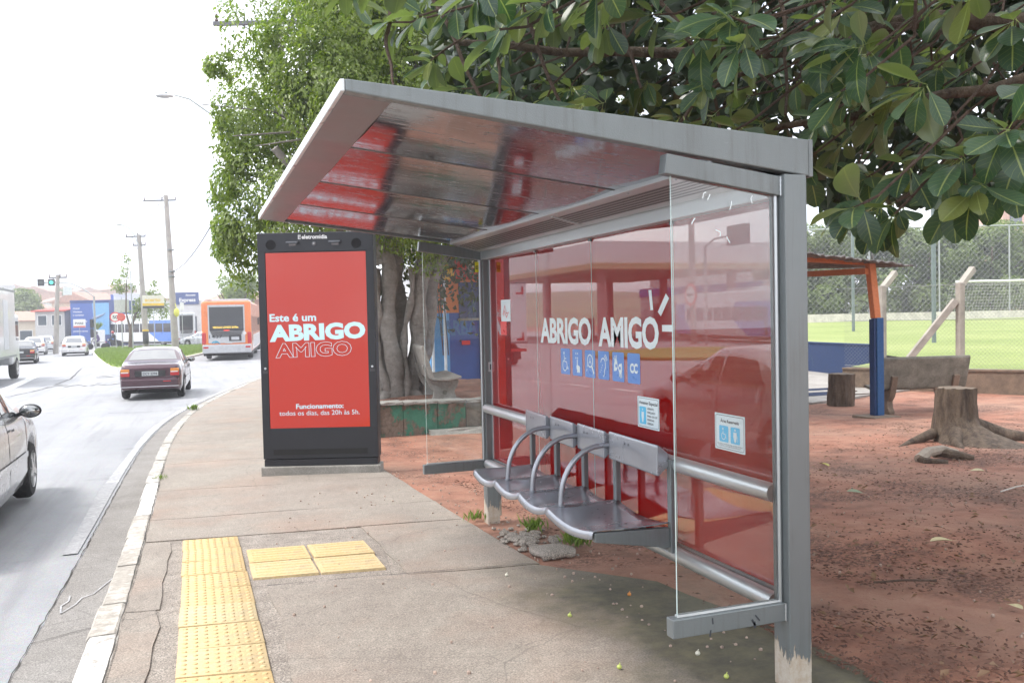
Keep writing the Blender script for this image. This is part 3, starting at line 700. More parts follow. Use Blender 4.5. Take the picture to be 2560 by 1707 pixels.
m = MB(); poly(m, [(0, 0), (.13, 0), (.13, .10), (0, .10)]); o = wall(m.mesh('s'), 'red_sticker', plain('bright_red_vinyl', (.75, .03, .03), .3)); o.matrix_basis = o.matrix_basis @ Matrix.Translation((-6.30, 1.452, 0))

# ------------------------------------------------------------------ advertising totem
TW, TH, TD = 1.30, 2.62, .21
TOTEM = plain('totem_black', (.018, .019, .024), .42, .2, .12, 3, .001, 150)
tt = thing('digital_totem', 'tall black advertising totem with a bright red screen beside the shelter', 'totem', (1.30, 10.02, gz(10.0)+.02), -CAM_YAW)
def tb(a, b, name, mat, bevel=.004, parent=tt):
    m = MB(); m.box(a, b); return m.build(name, mat, parent, bevel=bevel)
tb((-TW/2-.02, -.03, -.22), (TW/2+.02, TD+.03, .075), 'concrete_plinth', GREYCON, .012)
tb((-TW/2+.012, .006, .076), (TW/2-.012, TD-.006, .150), 'base_plinth', TOTEM)
body = tb((-TW/2, .012, .155), (TW/2, TD, .075+TH), 'cabinet', TOTEM, .008)
Z0 = .075
tb((-TW/2+.004, 0, Z0+.44-.02), (-TW/2+.088, .0115, Z0+2.42), 'bezel_strip', TOTEM, .003)
tb((TW/2-.088, 0, Z0+.44-.02), (TW/2-.004, .0115, Z0+2.42), 'bezel_strip', TOTEM, .003)
tb((-TW/2+.004, 0, Z0+2.405), (TW/2-.004, .0115, Z0+TH-.006), 'top_panel', TOTEM, .003)
tb((-TW/2+.004, .002, Z0+.085), (TW/2-.004, .0115, Z0+.425), 'lower_panel', TOTEM, .003)
tb((-.53, -.0015, Z0+.128), (.53, .0018, Z0+.19), 'vent_slot', DARK, 0)
def mat_screen():
    t = NT('lit_screen_red'); t.col((.12, .008, .007)); t.rough(.08); t.b.inputs['Emission Color'].default_value = (.60, .048, .026, 1); t.b.inputs['Emission Strength'].default_value = .25; return t.m
SW = emit('lit_screen_white', (.55, .78, .86), .40); SCRN = mat_screen()
m = MB(); m.box((-TW/2+.092, .003, Z0+.43), (TW/2-.078, .011, Z0+2.395)); scn = m.build('screen', SCRN, tt)
def ft(s, a, b, base, cap, bold=0., stroke=0., rot=0., mat=SW, parent=None, y=.0022, name='screen_lettering', space=1.):
    me = fit_text(s, 0, b-a, 0, cap, bold, stroke, space); o = put(name, me, mat, parent or scn)
    o.matrix_basis = Matrix.Translation((a-TW/2, y, Z0+base)) @ Matrix.Rotation(R(90), 4, 'X') @ Matrix.Rotation(R(rot), 4, 'Z'); return o
ft('Este é um', .118, .640, 1.628, .086, .026)
ft('ABRIGO', .112, 1.19, 1.402, .186, .05, 0, 1.2)
ft('AMIGO', .172, 1.03, 1.222, .158, .035, .0105, 1.0)
ft('Funcionamento:', .387, .92, .645, .055, .022)
ft('todos os dias, das 20h às 5h.', .197, 1.10, .572, .052, .0)
WLOGO = plain('white_print', (.75, .75, .75), .4)
ft('eletromidia', .503, .788, 2.545, .046, .03, 0, 0, WLOGO, tt, -.0012, 'maker_logo')
m = MB()
for a, b, c, d in ((0, 0, .009, .05), (.013, .034, .03, .042), (.013, .018, .03, .026), (.013, .002, .03, .01), (.013, .046, .03, .05)): poly(m, [(a, b), (c, b), (c, d), (a, d)])
o = put('logo_mark', m.mesh('lm'), WLOGO, tt); o.matrix_basis = Matrix.Translation((.463-TW/2, -.0012, Z0+2.543)) @ Matrix.Rotation(R(90), 4, 'X')
for u in (.155, 1.11):
    m = MB(); m.lathe([(.056, 0), (.056, .004), (.05, .005)], Matrix.Translation((u-TW/2, 0, Z0+2.487)) @ Matrix.Rotation(R(90), 4, 'X'), 24); sp_ = m.build('speaker', plain('speaker_mesh', (.010, .010, .012), .9), tt)
for u in (.40, .875):
    m = MB(); m.prism([(-.05, 2.50), (-.05, 2.512), (-.0005, 2.523), (-.0005, 2.505)], 'x', u-.065-TW/2, u+.065-TW/2); m.v = [(p[0], p[1], p[2]+Z0) for p in m.v]; vz = m.build('lamp_visor', plain('visor_grey', (.12, .125, .14), .35, .5), tt)
    m = MB(); m.box((u-.04-TW/2, -.006, Z0+2.47), (u+.04-TW/2, -.0005, Z0+2.495)); m.build('sensor_window', vglass('sensor_glass', (.06, .03, .025)), vz)
m = MB(); m.lathe([(.024, 0), (.024, .006), (.018, .008)], Matrix.Translation((.64-TW/2, 0, Z0+2.49)) @ Matrix.Rotation(R(90), 4, 'X'), 18); cm = m.build('camera_ring', plain('ring_grey', (.10, .10, .11), .4), tt)
m = MB(); m.ball((.64-TW/2, -.008, Z0+2.49), .011, 10, 6, (1, .5, 1)); m.build('camera_lens', vglass('lens_glass', (.3, .3, .3)), cm)
for u in (.055, 1.255):
    m = MB(); m.lathe([(.013, 0), (.013, .004), (.006, .006)], Matrix.Translation((u-TW/2, 0, Z0+1.105)) @ Matrix.Rotation(R(90), 4, 'X'), 12); m.build('lock', SILVER, tt)
    m = MB(); m.box((u-.028-TW/2, -.0014, Z0+1.05), (u+.028-TW/2, -.0002, Z0+1.08)); m.build('lock_label', plain('label_grey', (.05, .05, .055), .6), tt)
# ------------------------------------------------------------------ vegetation
def mat_leaf(name, c0, c1, vein=False, under=(.11, .15, .06), trans=.22, rough=.38):
    t = NT(name); isl = t.island()
    oi_ = t.n('ShaderNodeObjectInfo').outputs['Random']; fac = t.math('FRACT', t.math('ADD', isl, oi_))
    c = t.mix(fac, c0, c1)
    if vein: c = t.mix(t.ramp(t.math('FRACT', t.math('MULTIPLY', fac, 7.31)), [(.92, 0.), (.97, .6)]), c, (.24, .26, .06))
    if vein:
        uv = t.sep(t.coord('UV')); d = t.math('ABSOLUTE', t.math('SUBTRACT', uv[0], .5))
        mid = t.ramp(d, [(.018, 1.), (.04, 0.)])
        lat = t.math('SINE', t.math('MULTIPLY', t.math('SUBTRACT', uv[1], t.math('MULTIPLY', d, .45)), 50.))
        lat = t.ramp(lat, [(.965, 0.), (1., .45)])
        c = t.mix(t.math('MAXIMUM', mid, lat), c, (.26, .31, .12))
        bl = t.noise(t.coord('Object'), 9, 5, .7); c = t.mix(t.ramp(bl, [(.6, 0.), (.75, .35)]), c, (.14, .13, .05))
    bf = t.n('ShaderNodeNewGeometry').outputs['Backfacing']
    c = t.mix(t.math('MULTIPLY', bf, .8), c, under)
    t.col(c); t.rough(rough)
    tl = t.n('ShaderNodeBsdfTranslucent'); t.l(t.mix(1., c, (1.7, 2.0, .7), 'MULTIPLY'), tl.inputs[0])
    mx_ = t.n('ShaderNodeMixShader'); mx_.inputs[0].default_value = trans
    t.l(t.b.outputs[0], mx_.inputs[1]); t.l(tl.outputs[0], mx_.inputs[2]); t.l(mx_.outputs[0], t.o.inputs[0]); return t.m
def mat_bark(name, c0, c1, sc=4., ring=True):
    t = NT(name); co = t.coord('Object', (1, 1, .35) if not ring else (1, 1, 1.6))
    a = t.noise(co, sc, 8, .7); b = t.noise(t.coord(), sc*6, 6, .7)
    t.col(t.mix(t.math('MULTIPLY', b, .6), t.ramp(a, [(.3, c0), (.7, c1)]), tuple(k*.45 for k in c0))); t.rough(.9)
    t.bump(t.math('ADD', a, t.math('MULTIPLY', b, .5)), .05, 1.); return t.m
FIGBARK = mat_bark('fig_bark', (.20, .18, .16), (.42, .385, .35))
TWIG = mat_bark('ficus_twig_bark', (.09, .052, .038), (.21, .14, .105), 14)
WOOD = mat_bark('weathered_wood', (.055, .036, .027), (.29, .215, .155), 11, False)
BIGLEAF = mat_leaf('ficus_leaf', (.030, .068, .042), (.068, .125, .064), True, (.16, .19, .10), .32, .28)
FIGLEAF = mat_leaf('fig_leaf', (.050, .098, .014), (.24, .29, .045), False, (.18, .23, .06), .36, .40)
FIGDARK = mat_leaf('fig_shade_leaf', (.020, .042, .012), (.05, .085, .02), False, (.06, .08, .03), .15, .4)  # darker leaf copy for the crown core; shade in the gaps is painted
FICDARK = mat_leaf('ficus_shade_leaf', (.016, .032, .018), (.05, .085, .035), False, (.07, .09, .05), .15, .35)  # dark leaf copy for the deep crown, its shade put into the colour
TREELEAF = mat_leaf('park_tree_leaf', (.045, .085, .022), (.22, .27, .07), False, (.14, .18, .06), .28, .5)
GRASSM = mat_leaf('grass_blade', (.09, .15, .025), (.20, .27, .06), False, (.16, .22, .05), .3, .6)

def quads(name, C_, T_, B_, L_, W_, mat, parent=None, bend=.25):
    """many leaf-shaped kites in one mesh: centre, axis, side vector, length, width (numpy arrays)"""
    n = len(C_); Nn = np.cross(T_, B_)
    L_ = L_[:, None]; W_ = W_[:, None]
    p0 = C_-T_*L_*.5; p1 = C_+B_*W_*.5+Nn*W_*bend-T_*L_*.02; p2 = C_+T_*L_*.5-Nn*L_*.12; p3 = C_-B_*W_*.5+Nn*W_*bend-T_*L_*.02
    V = np.stack([p0, p1, p2, p3], 1).reshape(-1, 3)
    me = bpy.data.meshes.new(name); me.vertices.add(4*n); me.vertices.foreach_set('co', V.ravel())
    me.loops.add(6*n); me.polygons.add(2*n)
    base = np.arange(n)[:, None]*4; idx = (base+np.array([0, 1, 2, 0, 2, 3])[None]).ravel()
    me.loops.foreach_set('vertex_index', idx.astype(np.int32)); me.polygons.foreach_set('loop_start', np.arange(0, 6*n, 3, dtype=np.int32))
    me.update(calc_edges=True); me.validate()
    return put(name, me, mat, parent)
def unit(v): return v/np.maximum(np.linalg.norm(v, axis=-1, keepdims=True), 1e-9)
def leaf_clumps(name, clumps, per, size, mat, parent, seed, droop=.7, shell=.55, aspect=.5, gap=None):
    r_ = np.random.RandomState(seed); Cs = []; Ts = []; Bs = []; Ls = []
    for (cx, cy, cz, rad, rv) in clumps:
        n = int(per*rad*rad)
        d = unit(r_.normal(size=(n, 3))); rr_ = (shell+(1-shell)*r_.rand(n)**.7)
        P_ = d*np.array([rad, rad, rv])*rr_[:, None]
        P_[:, 2] -= .25*rad*r_.rand(n)**2*(1-d[:, 2])
        nn_ = unit(d*.75+r_.normal(size=(n, 3))*.38+np.array([0, 0, .45])); t_ = d*.5+r_.normal(size=(n, 3))*.45+np.array([0, 0, -droop])
        t_ = unit(t_-nn_*(t_*nn_).sum(1, keepdims=True)); b_ = np.cross(nn_, t_)
        Cs.append(P_+np.array([cx, cy, cz])); Ts.append(t_); Bs.append(b_); Ls.append(size*(.7+.6*r_.rand(n)))
    Cs, Ts, Bs, Ls = map(np.concatenate, (Cs, Ts, Bs, Ls))
    if gap:
        x, y, z = (Cs/gap[0]).T; nz_ = np.sin(x*2.1+1.3*np.sin(z*1.7))*np.sin(z*2.3+y*1.1)+.6*np.sin(x*4.7+z*3.9)*np.sin(y*4.1-z*2.2)+.3*np.sin(9*x+2*y)*np.sin(8*z); k_ = nz_ > gap[1]
        Cs, Ts, Bs, Ls = Cs[k_], Ts[k_], Bs[k_], Ls[k_]
    return quads(name, Cs, Ts, Bs, Ls, Ls*aspect, mat, parent)

# weeping fig behind the totem
fig = thing('fig_tree', 'big weeping fig with fused grey stems behind the red screen totem', 'tree', (3.3, 15.2, .15))
def wob(a, b, n, amp, seed):
    r_ = random.Random(seed); a, b = Vector(a), Vector(b); out_ = []
    ph = r_.uniform(0, 6)
    for i in range(n+1):
        t = i/n; o = Vector((math.sin(t*7+ph), math.cos(t*6+ph*2), 0))*amp*math.sin(math.pi*t); out_.append(a.lerp(b, t)+o)
    return out_
m = MB(); fr_ = random.Random(11)
stems = [((-.28, -.1, -.1), (-.32, 0, 2.3), .15, .11), ((-.06, -.18, -.1), (-.10, -.12, 2.5), .16, .13), ((.22, -.08, -.1), (.62, .1, 2.7), .16, .14), ((-.2, -.22, -.1), (-.36, -.2, 2.0), .07, .05), ((.1, -.24, -.1), (.3, -.15, 2.3), .06, .05), ((.05, .3, -.1), (.1, .3, 2.6), .2, .16), ((.36, .1, -.1), (.95, .5, 2.6), .12, .14),
         ((-.14, -.1, 2.4), (-1.1, 0, 5.2), .16, .07), ((.62, .2, 2.6), (1.7, .5, 4.4), .17, .09), ((.95, .5, 2.5), (2.4, .8, 3.6), .15, .09), ((.1, .3, 2.5), (.2, .6, 6.5), .2, .06), ((-.32, 0, 2.2), (-2.0, -.6, 4.2), .12, .05)]
for k, (a, b, ra, rb) in enumerate(stems):
    pts = wob(a, b, 12, .07, k); m.tube(pts, [ra+(rb-ra)*i/12+.02*math.sin(i*1.9+k) for i in range(13)], 12)
for k in range(9):
    a = fr_.uniform(0, 6.28); p = [(math.cos(a)*(.2+.14*i), -.05+math.sin(a)*(.15+.12*i), .16-.07*i+.03*math.sin(i*2)) for i in range(5)]; m.tube(p, [.12-.022*i for i in range(5)], 8)
m.build('trunk', FIGBARK, fig, True, angle=70)
cl = []
for k in range(150):
    th = fr_.uniform(0, 2*math.pi); ph = fr_.uniform(-.55, 1.35); q = .72+.34*fr_.random()
    x_ = 1.5+3.2*q*math.cos(th)*math.cos(ph); y_ = 1.5+3.6*q*math.sin(th)*math.cos(ph); z_ = 5.4+4.2*q*math.sin(ph)
    if z_ < 2.4: z_ = 2.4+.4*fr_.random()
    cl.append((x_, y_, z_, fr_.uniform(.42, .85), fr_.uniform(.45, 1.0)))
cl += [(-2.55, .4, 3.0, .75, 1.0), (-2.7, .8, 4.2, .8, .9), (-2.35, .3, 2.1, .6, .9), (-2.2, .4, 6.2, 1., 1.), (-2.45, 1., 5.2, .9, .9), (-1.9, .2, 7.6, 1., 1.), (-1.6, -.4, 3.4, 1., 1.2), (-1.3, -.8, 5.2, 1.1, 1.2), (-.2, -1.4, 4.2, 1.1, 1.3), (1.0, -1.5, 4.8, 1.2, 1.2), (-.6, -1.2, 6.8, 1.2, 1.2), (.9, -1.4, 7.0, 1.2, 1.2), (2.2, -1.2, 6.0, 1.2, 1.3),
       (.25, -.9, 3.1, .45, .9), (.55, -.8, 2.75, .30, .75), (0.0, -.6, 3.3, .5, .8), (-.9, -.3, 3.0, .7, .9), (-1.7, .6, 2.5, .6, .8), (3.2, 0, 5.2, 1.1, 1.2), (-2.9, .6, 3.6, .45, .5), (-2.85, 1.2, 5.0, .4, .4), (-2.6, .9, 6.9, .5, .5)]
sprays = []
for k in range(60):
    th = fr_.uniform(0, 6.28); e_ = fr_.uniform(-.5, 1.2); q = fr_.uniform(.98, 1.16); sprays.append((1.3+3.3*q*math.cos(th)*math.cos(e_), 1.4+3.5*q*math.sin(th)*math.cos(e_), max(3.0, 5.3+4.1*q*math.sin(e_)), fr_.uniform(.16, .34), fr_.uniform(.2, .5)))
for k in range(26): sprays.append((fr_.uniform(-3.1, -2.5), fr_.uniform(-.1, .9), fr_.uniform(2.0, 6.0), fr_.uniform(.14, .3), fr_.uniform(.15, .4)))
sprays = [(max(p[0], -1.9 if p[2] > 6.2 else -2.75), p[1], max(p[2], 2.7), *p[3:]) for p in sprays]
leaf_clumps('crown', sprays+[((a+.22+(.75 if c > 5.4 else 0) if a < -1.2 else a), b, max(c, 3.7) if a > .75 else c, d, e) for a, b, c, d, e in [(max(p[0], -1.45 if p[2] > 6.2 else -2.3), p[1], max(p[2], 2.8) if p[0] < -1.2 else p[2], *p[3:]) for p in cl]]+[(-2.45, .1, 2.9, .55, .8), (-2.2, 0, 3.8, .6, .7), (-2.35, .2, 4.8, .6, .6), (-1.8, -.2, 5.6, .7, .8), (-2.3, .4, 6.4, .6, .6), (-1.5, -.3, 2.6, .55, .8)], 3900, .082, FIGLEAF, fig, 3, .9, .66, .5, (.62, -.22))
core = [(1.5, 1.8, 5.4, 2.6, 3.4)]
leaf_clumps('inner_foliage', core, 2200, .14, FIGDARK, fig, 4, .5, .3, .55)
m = MB(); 
for k in range(26):
    a = fr_.uniform(0, 6.28); e_ = fr_.uniform(-.1, 1.1); d = Vector((math.cos(a)*math.cos(e_), math.sin(a)*math.cos(e_), math.sin(e_))); s0 = Vector((.4, .6, 4.2)); m.tube([s0+d*1.2, s0+d*2.4+Vector((0, 0, .25)), s0+d*3.6], [.035, .02, .008], 5)
m.build('branches', FIGBARK, fig, True)['kind'] = 'stuff'

# large-leaved ficus whose crown hangs over the shelter
def leaf_mesh(curl, fold, wd):
    m = MB(); n = 8; prof = [.06, .30, .56, .80, .95, 1.0, .95, .74, .22]; uv = []
    for i in range(n+1):
        v = i/n; yv = v; w_ = wd*.5*prof[i]; zc = -curl*v*v
        for j in range(5):
            u = j/4; s_ = (u-.5)*2; m.v.append((s_*w_, .16+yv*.84, zc+fold*abs(s_)*w_-.04*curl*abs(s_)*math.sin(i*1.7))); uv.append((u, v))
    for i in range(n):
        for j in range(4): m.f.append((i*5+j, i*5+j+1, (i+1)*5+j+1, (i+1)*5+j))
    b = len(m.v); m.v += [(-.012, 0, .0), (.012, 0, .0), (.014, .17, .0), (-.014, .17, .0)]; uv += [(.5, 0)]*4; m.f.append((b, b+1, b+2, b+3)); m.mi = [0]*len(m.f)
    return np.array(m.v), m.f, np.array(uv)
LV = [leaf_mesh(.22, .25, .50), leaf_mesh(.05, .42, .46), leaf_mesh(.35, .15, .56), leaf_mesh(-.06, .30, .50)]
def lv_data(k):
    v, f, uv = LV[k]; me = bpy.data.meshes.new('leaf'); me.from_pydata(v.tolist(), [], f)
    ul = me.uv_layers.new(name='UVMap'); idx = [i for q in f for i in q]; ul.data.foreach_set('uv', uv[idx].ravel())
    me.polygons.foreach_set('use_smooth', [True]*len(f)); return me
LM = [lv_data(k) for k in range(4)]
fc = thing('ficus_tree', 'large-leaved ficus whose branches hang over the shelter roof from the park side', 'tree', (6.3, 2.3, gz(2.3)-.05))
FCI = Matrix.Translation((-6.3, -2.3, -gz(2.3)+.05))
ff = random.Random(29)
lowL = lambda l: float(np.interp(l, [-.9, -.55, -.25, .4, 1.5, 1.72, 1.95, 2.4, 3.0, 5], [3.35, 3.05, 2.78, 2.72, 2.55, 2.2, 2.06, 2.12, 2.28, 2.35]))
rv_, fv_ = Vector((.9406, -.3395, 0)), Vector((.3395, .9406, 0))
ros = []
def far_enough(p, d):
    return all((p-q[0]).length > d for q in ros)
tries = 0
while len(ros) < 380 and tries < 30000:
    tries += 1
    dpt = 3.75+3.3*ff.random()**1.2; l = ff.uniform(-.95, 3.6)*dpt/5; lo = lowL(l*5/dpt); lo = 1.6+(lo-1.6)*dpt/5
    z_ = lo+ff.random()**1.15*2.3
    p = rv_*l+fv_*dpt+Vector((0, 0, z_))
    if p.x < 2.52 and p.z < 2.62: continue
    if l < .15*dpt/5 and ff.random() < .45: continue
    if far_enough(p, .14): ros.append((p, dpt))
nv = len(ros)
while len(ros) < nv+60:                 # lowest part of the crown above and beside the frame
    p = Vector((ff.uniform(2.6, 11), ff.uniform(-4, 9.5), ff.uniform(3.5, 6.2)))
    dd = p.dot(fv_); 
    if dd > 0 and p.z < 1.6+dd*.43: continue
    ros.append((p, 99))
leaves = []; twigs = MB(); limb_at = Vector((6.3, 2.3, 3.4))
for p, dpt in ros:
    back = (limb_at+Vector((0, 0, .8))-p); back.normalize()
    tip = (-back*.8+Vector((ff.uniform(-.6, .6), ff.uniform(-.6, .6), ff.uniform(-.5, .35)))).normalized()
    ln2 = ff.uniform(.35, .8); q = p-tip*ln2*.5+back*ln2*.5+Vector((0, 0, .08)); q2 = p-tip*.12
    if dpt < 8 and ff.random() < .6: twigs.tube([q+Vector((ff.uniform(-.1, .1), ff.uniform(-.1, .1), .12)), q, q2, p], [.008, .0075, .0065, .006], 6)
    a1 = tip.orthogonal().normalized(); a2 = tip.cross(a1); n = ff.randint(6, 9); ph = ff.uniform(0, 6.28)
    for k in range(n):
        t = ph+k*2.4; out_ = a1*math.cos(t)+a2*math.sin(t); sp_ = .35+.75*(k/n)
        d = (tip*(1.15-sp_)+out_*sp_+Vector((0, 0, -.22))).normalized()
        up = (Vector((ff.uniform(-.35, .35), ff.uniform(-.35, .35), 1))+tip*.5-Vector((.25, .5, 0))*.6); xax = d.cross(up)
        if xax.length < .1: continue
        xax.normalize(); zax = xax.cross(d); s = (ff.uniform(.15, .26) if ff.random() < .85 else ff.uniform(.08, .14))*(1.0 if dpt < 8 else 1.35)
        base = p-tip*.05*(k/n)
        M = Matrix(((xax.x*s, d.x*s, zax.x*s, base.x), (xax.y*s, d.y*s, zax.y*s, base.y), (xax.z*s, d.z*s, zax.z*s, base.z), (0, 0, 0, 1)))
        leaves.append((s/dpt, FCI @ M, ff.randrange(4)))
leaves.sort(key=lambda q: -q[0])
for s, M, k in leaves[:300]:
    o = put('leaf', LM[k], BIGLEAF, fc); o.matrix_basis = M
V_, F_, U_ = [], [], []; off = 0
for s, M, k in leaves[300:]:
    v, f, uv = LV[k]; A = np.array(M); V_.append(v @ A[:3, :3].T+A[:3, 3]); F_ += [tuple(i+off for i in q) for q in f]; U_.append(uv); off += len(v)
V_ = np.concatenate(V_); U_ = np.concatenate(U_); me = bpy.data.meshes.new('foliage'); me.from_pydata(V_.tolist(), [], F_)
ul = me.uv_layers.new(name='UVMap'); ul.data.foreach_set('uv', U_[[i for q in F_ for i in q]].ravel()); me.polygons.foreach_set('use_smooth', [True]*len(F_))
put('foliage', me, BIGLEAF, fc)['kind'] = 'stuff'
twigs.v = [tuple(FCI @ Vector(p)) for p in twigs.v]; twigs.build('twigs', TWIG, fc, True)['kind'] = 'stuff'
m = MB(); m.tube([(0, 0, -.2), (.02, .0, .5), (-.04, .05, 1.5), (-.02, 0, 2.6)], [.38, .27, .24, .22], 14)
for k in range(7):
    a = k*.9; m.tube([(math.cos(a)*.15, math.sin(a)*.15, .22), (math.cos(a)*.45, math.sin(a)*.45, .03), (math.cos(a)*.8, math.sin(a)*.8, -.12)], [.13, .08, .03], 7)
m.build('trunk', WOOD, fc, True, angle=70)
def wpts(*p): return [tuple(FCI @ Vector(q)) for q in p]
for pts, r0, r1 in [(wpts((6.3, 2.3, 2.5), (5.6, 3.2, 3.2), (4.3, 4.3, 3.35), (2.9, 5.0, 3.25), (1.6, 5.3, 3.3)), .10, .02), (wpts((6.3, 2.3, 2.4), (5.6, 2.9, 2.9), (4.6, 3.7, 2.9), (3.7, 4.3, 2.75), (2.9, 4.7, 2.65)), .08, .012),
                    (wpts((6.3, 2.3, 2.7), (5.7, 3.6, 3.7), (4.6, 5.4, 4.1), (3.2, 6.6, 4.0)), .10, .03), (wpts((6.3, 2.3, 2.6), (7.2, 4.0, 3.6), (7.4, 6.0, 4.2)), .10, .04), (wpts((6.3, 2.3, 2.6), (7.6, 1.2, 3.7), (9.2, .6, 4.4)), .1, .04), (wpts((6.3, 2.3, 2.6), (5.6, .4, 3.8), (4.6, -1.6, 4.6)), .1, .04),
                    (wpts((5.4, 3.2, 3.1), (4.6, 3.6, 2.6), (4.1, 3.85, 2.3), (3.8, 4.0, 2.2)), .03, .008), (wpts((4.3, 4.3, 3.35), (3.3, 4.5, 3.1), (2.75, 4.5, 2.8), (2.6, 4.4, 2.55)), .025, .007)]:
    m = MB(); nP = []; 
    P_ = [Vector(q) for q in pts]
    for i in range(len(P_)-1):
        for k in range(4): nP.append(P_[i].lerp(P_[i+1], k/4)+Vector((ff.uniform(-.03, .03), ff.uniform(-.03, .03), ff.uniform(-.03, .03))))
    nP.append(P_[-1]); m.tube(nP, [r0+(r1-r0)*(i/(len(nP)-1))**.7 for i in range(len(nP))], 9); m.build('limb', WOOD if r0 > .05 else TWIG, fc, True, angle=60)
hang = [((1.45, 5.3, 3.55), (1.62, 5.0, 2.95), (1.72, 4.8, 2.52)), ((1.9, 5.1, 3.6), (2.02, 4.8, 2.95), (2.12, 4.65, 2.50)), ((1.75, 5.2, 3.6), (1.75, 5.0, 3.2), (1.70, 4.8, 2.85)), ((2.9, 4.6, 3.5), (3.0, 4.4, 3.1), (3.12, 4.2, 2.85)), ((2.5, 4.9, 3.5), (2.45, 4.7, 3.2), (2.5, 4.6, 2.9)), ((1.2, 5.4, 3.5), (1.1, 5.2, 3.2), (1.15, 5.1, 2.95)), ((2.75, 4.8, 3.5), (2.95, 4.5, 3.0), (2.9, 4.4, 2.6)), ((3.4, 4.5, 3.5), (3.3, 4.3, 3.0), (3.2, 4.2, 2.7))]
for pts in hang:
    a, b, c = [FCI @ Vector(q) for q in pts]
    m = MB(); nP = [a.lerp(b, t).lerp(b.lerp(c, t), t)+Vector((.012*math.sin(t*11), .012*math.cos(t*9), 0)) for t in np.linspace(0, 1, 12)]
    m.tube(nP, [.014-.006*i/11 for i in range(12)], 7); m.build('hanging_twig', TWIG, fc, True)

# upper crown, above the frame: it shades the shelter, the soil and the near pavement
ur = np.random.RandomState(17); n = 7600; P_ = np.stack([ur.uniform(-.9, 11.5, n), ur.uniform(-7, 9.5, n), ur.uniform(3.7, 6.8, n)], 1)
q = ((P_[:, 0]-5.2)/6.6)**2+((P_[:, 1]-1.5)/8.6)**2+((P_[:, 2]-4.6)/2.4)**2; dd = P_[:, 0]*.3395+P_[:, 1]*.9406
P_ = P_[(q < 1) & ((dd < 0) | (P_[:, 2] > 1.75+dd*.43))]; n = len(P_)
T_ = unit(ur.normal(size=(n, 3))+np.array([0, 0, -.4])); B_ = unit(np.cross(T_, ur.normal(size=(n, 3))*.5+np.array([0, 0, 1.]))); L_ = ur.uniform(.17, .27, n)
o = quads('upper_crown', P_-np.array([6.3, 2.3, gz(2.3)-.05]), T_, B_, L_, L_*.5, BIGLEAF, fc); o['kind'] = 'stuff'
# darker-coloured leaves that paint the shade deep in the crown, behind the shelter roof
n = 15000; t_ = ur.uniform(6.2, 10.0, n); a_ = ur.uniform(-.09, .78, n); P_ = np.stack([t_*a_*.9406+t_*.3395, -t_*a_*.3395+t_*.9406, 1.6+t_*(.115+.40*ur.rand(n)**.9)], 1)
keep = ((a_ < .32) | (P_[:, 2] > 1.6+t_*.112)) & (P_[:, 2] > 2.75-.6*(a_ > .32)) & (np.sin(P_[:, 0]*3.1+P_[:, 2]*2)*np.sin(P_[:, 1]*2.7-P_[:, 2]*3) > -.55); P_ = P_[keep]; n = len(P_)
T_ = unit(ur.normal(size=(n, 3))+np.array([0, 0, -.5])); B_ = unit(np.cross(T_, ur.normal(size=(n, 3))*.6+np.array([-.3, -.7, .6]))); L_ = ur.uniform(.13, .25, n)
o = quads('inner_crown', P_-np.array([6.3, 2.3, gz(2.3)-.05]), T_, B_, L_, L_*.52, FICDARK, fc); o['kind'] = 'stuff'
# ------------------------------------------------------------------ planter, benches, kiosk and the park on the right
def mat_peeling(name, paint, under, keep=.52, sc=3.):
    t = NT(name); co = t.coord(); a = t.noise(co, sc, 8, .72); b = t.noise(co, sc*7, 6, .7)
    m = t.ramp(t.math('ADD', t.math('MULTIPLY', a, .75), t.math('MULTIPLY', b, .25)), [(keep-.02, 0.), (keep+.02, 1.)])
    p = t.mix(.6, paint, t.ramp(b, [(.3, .65), (.7, 1.2)]), 'MULTIPLY'); u = t.mix(.8, under, t.ramp(b, [(.3, .5), (.7, 1.4)]), 'MULTIPLY')
    t.col(t.mix(m, p, u)); t.rough(.85); t.bump(t.math('ADD', m, b), .008, .7); return t.m
GREENP = mat_peeling('peeling_green_paint', (.055, .19, .125), (.17, .13, .10), .50)
BLUEP = mat_peeling('peeling_blue_paint', (.010, .032, .105), (.03, .07, .10), .60, 2.)
BLUEPOST = mat_peeling('blue_post_paint', (.018, .075, .20), (.05, .10, .16), .66, 4.)
ORANGEP = mat_peeling('orange_post_paint', (.50, .17, .07), (.30, .16, .10), .62, 4.)
BROWNCON = mat_concrete('brown_concrete', (.13, .095, .07), (.24, .17, .12), .4, 0, 3.)
MOSSCON = mat_concrete('mossy_concrete', (.10, .095, .075), (.22, .205, .17), .4, 0, 3.)

# raised planter bed with cracked painted blocks
pl = thing('planter_bed', 'raised bed with cracked green painted stone edge under the fig tree', 'planter', (3.6, 13.2, gz(13.2)))
pr_ = random.Random(5)
def blk(x0, x1, z0, z1, y0, dep_, mat, name, lean=0.):
    n = 4; m = MB(); rows = []
    f = [[(x0+(x1-x0)*i/n+pr_.uniform(-.012, .012)*(0 < i < n), y0+pr_.uniform(-.014, .014)+lean*j, z0+(z1-z0)*j/3+pr_.uniform(-.008, .008)) for i in range(n+1)] for j in range(4)]
    bk_ = [[(p[0], p[1]+dep_, p[2]) for p in r_] for r_ in f]
    m.grid(f); o = len(m.v)
    m.grid([f[-1], bk_[-1]]); m.grid([[r_[0] for r_ in bk_], [r_[0] for r_ in f]]); m.grid([[r_[-1] for r_ in f], [r_[-1] for r_ in bk_]])
    m.v = [(p[0]-3.6, p[1]-13.2, p[2]-gz(13.2)) for p in m.v]
    return m.build(name, mat, pl)
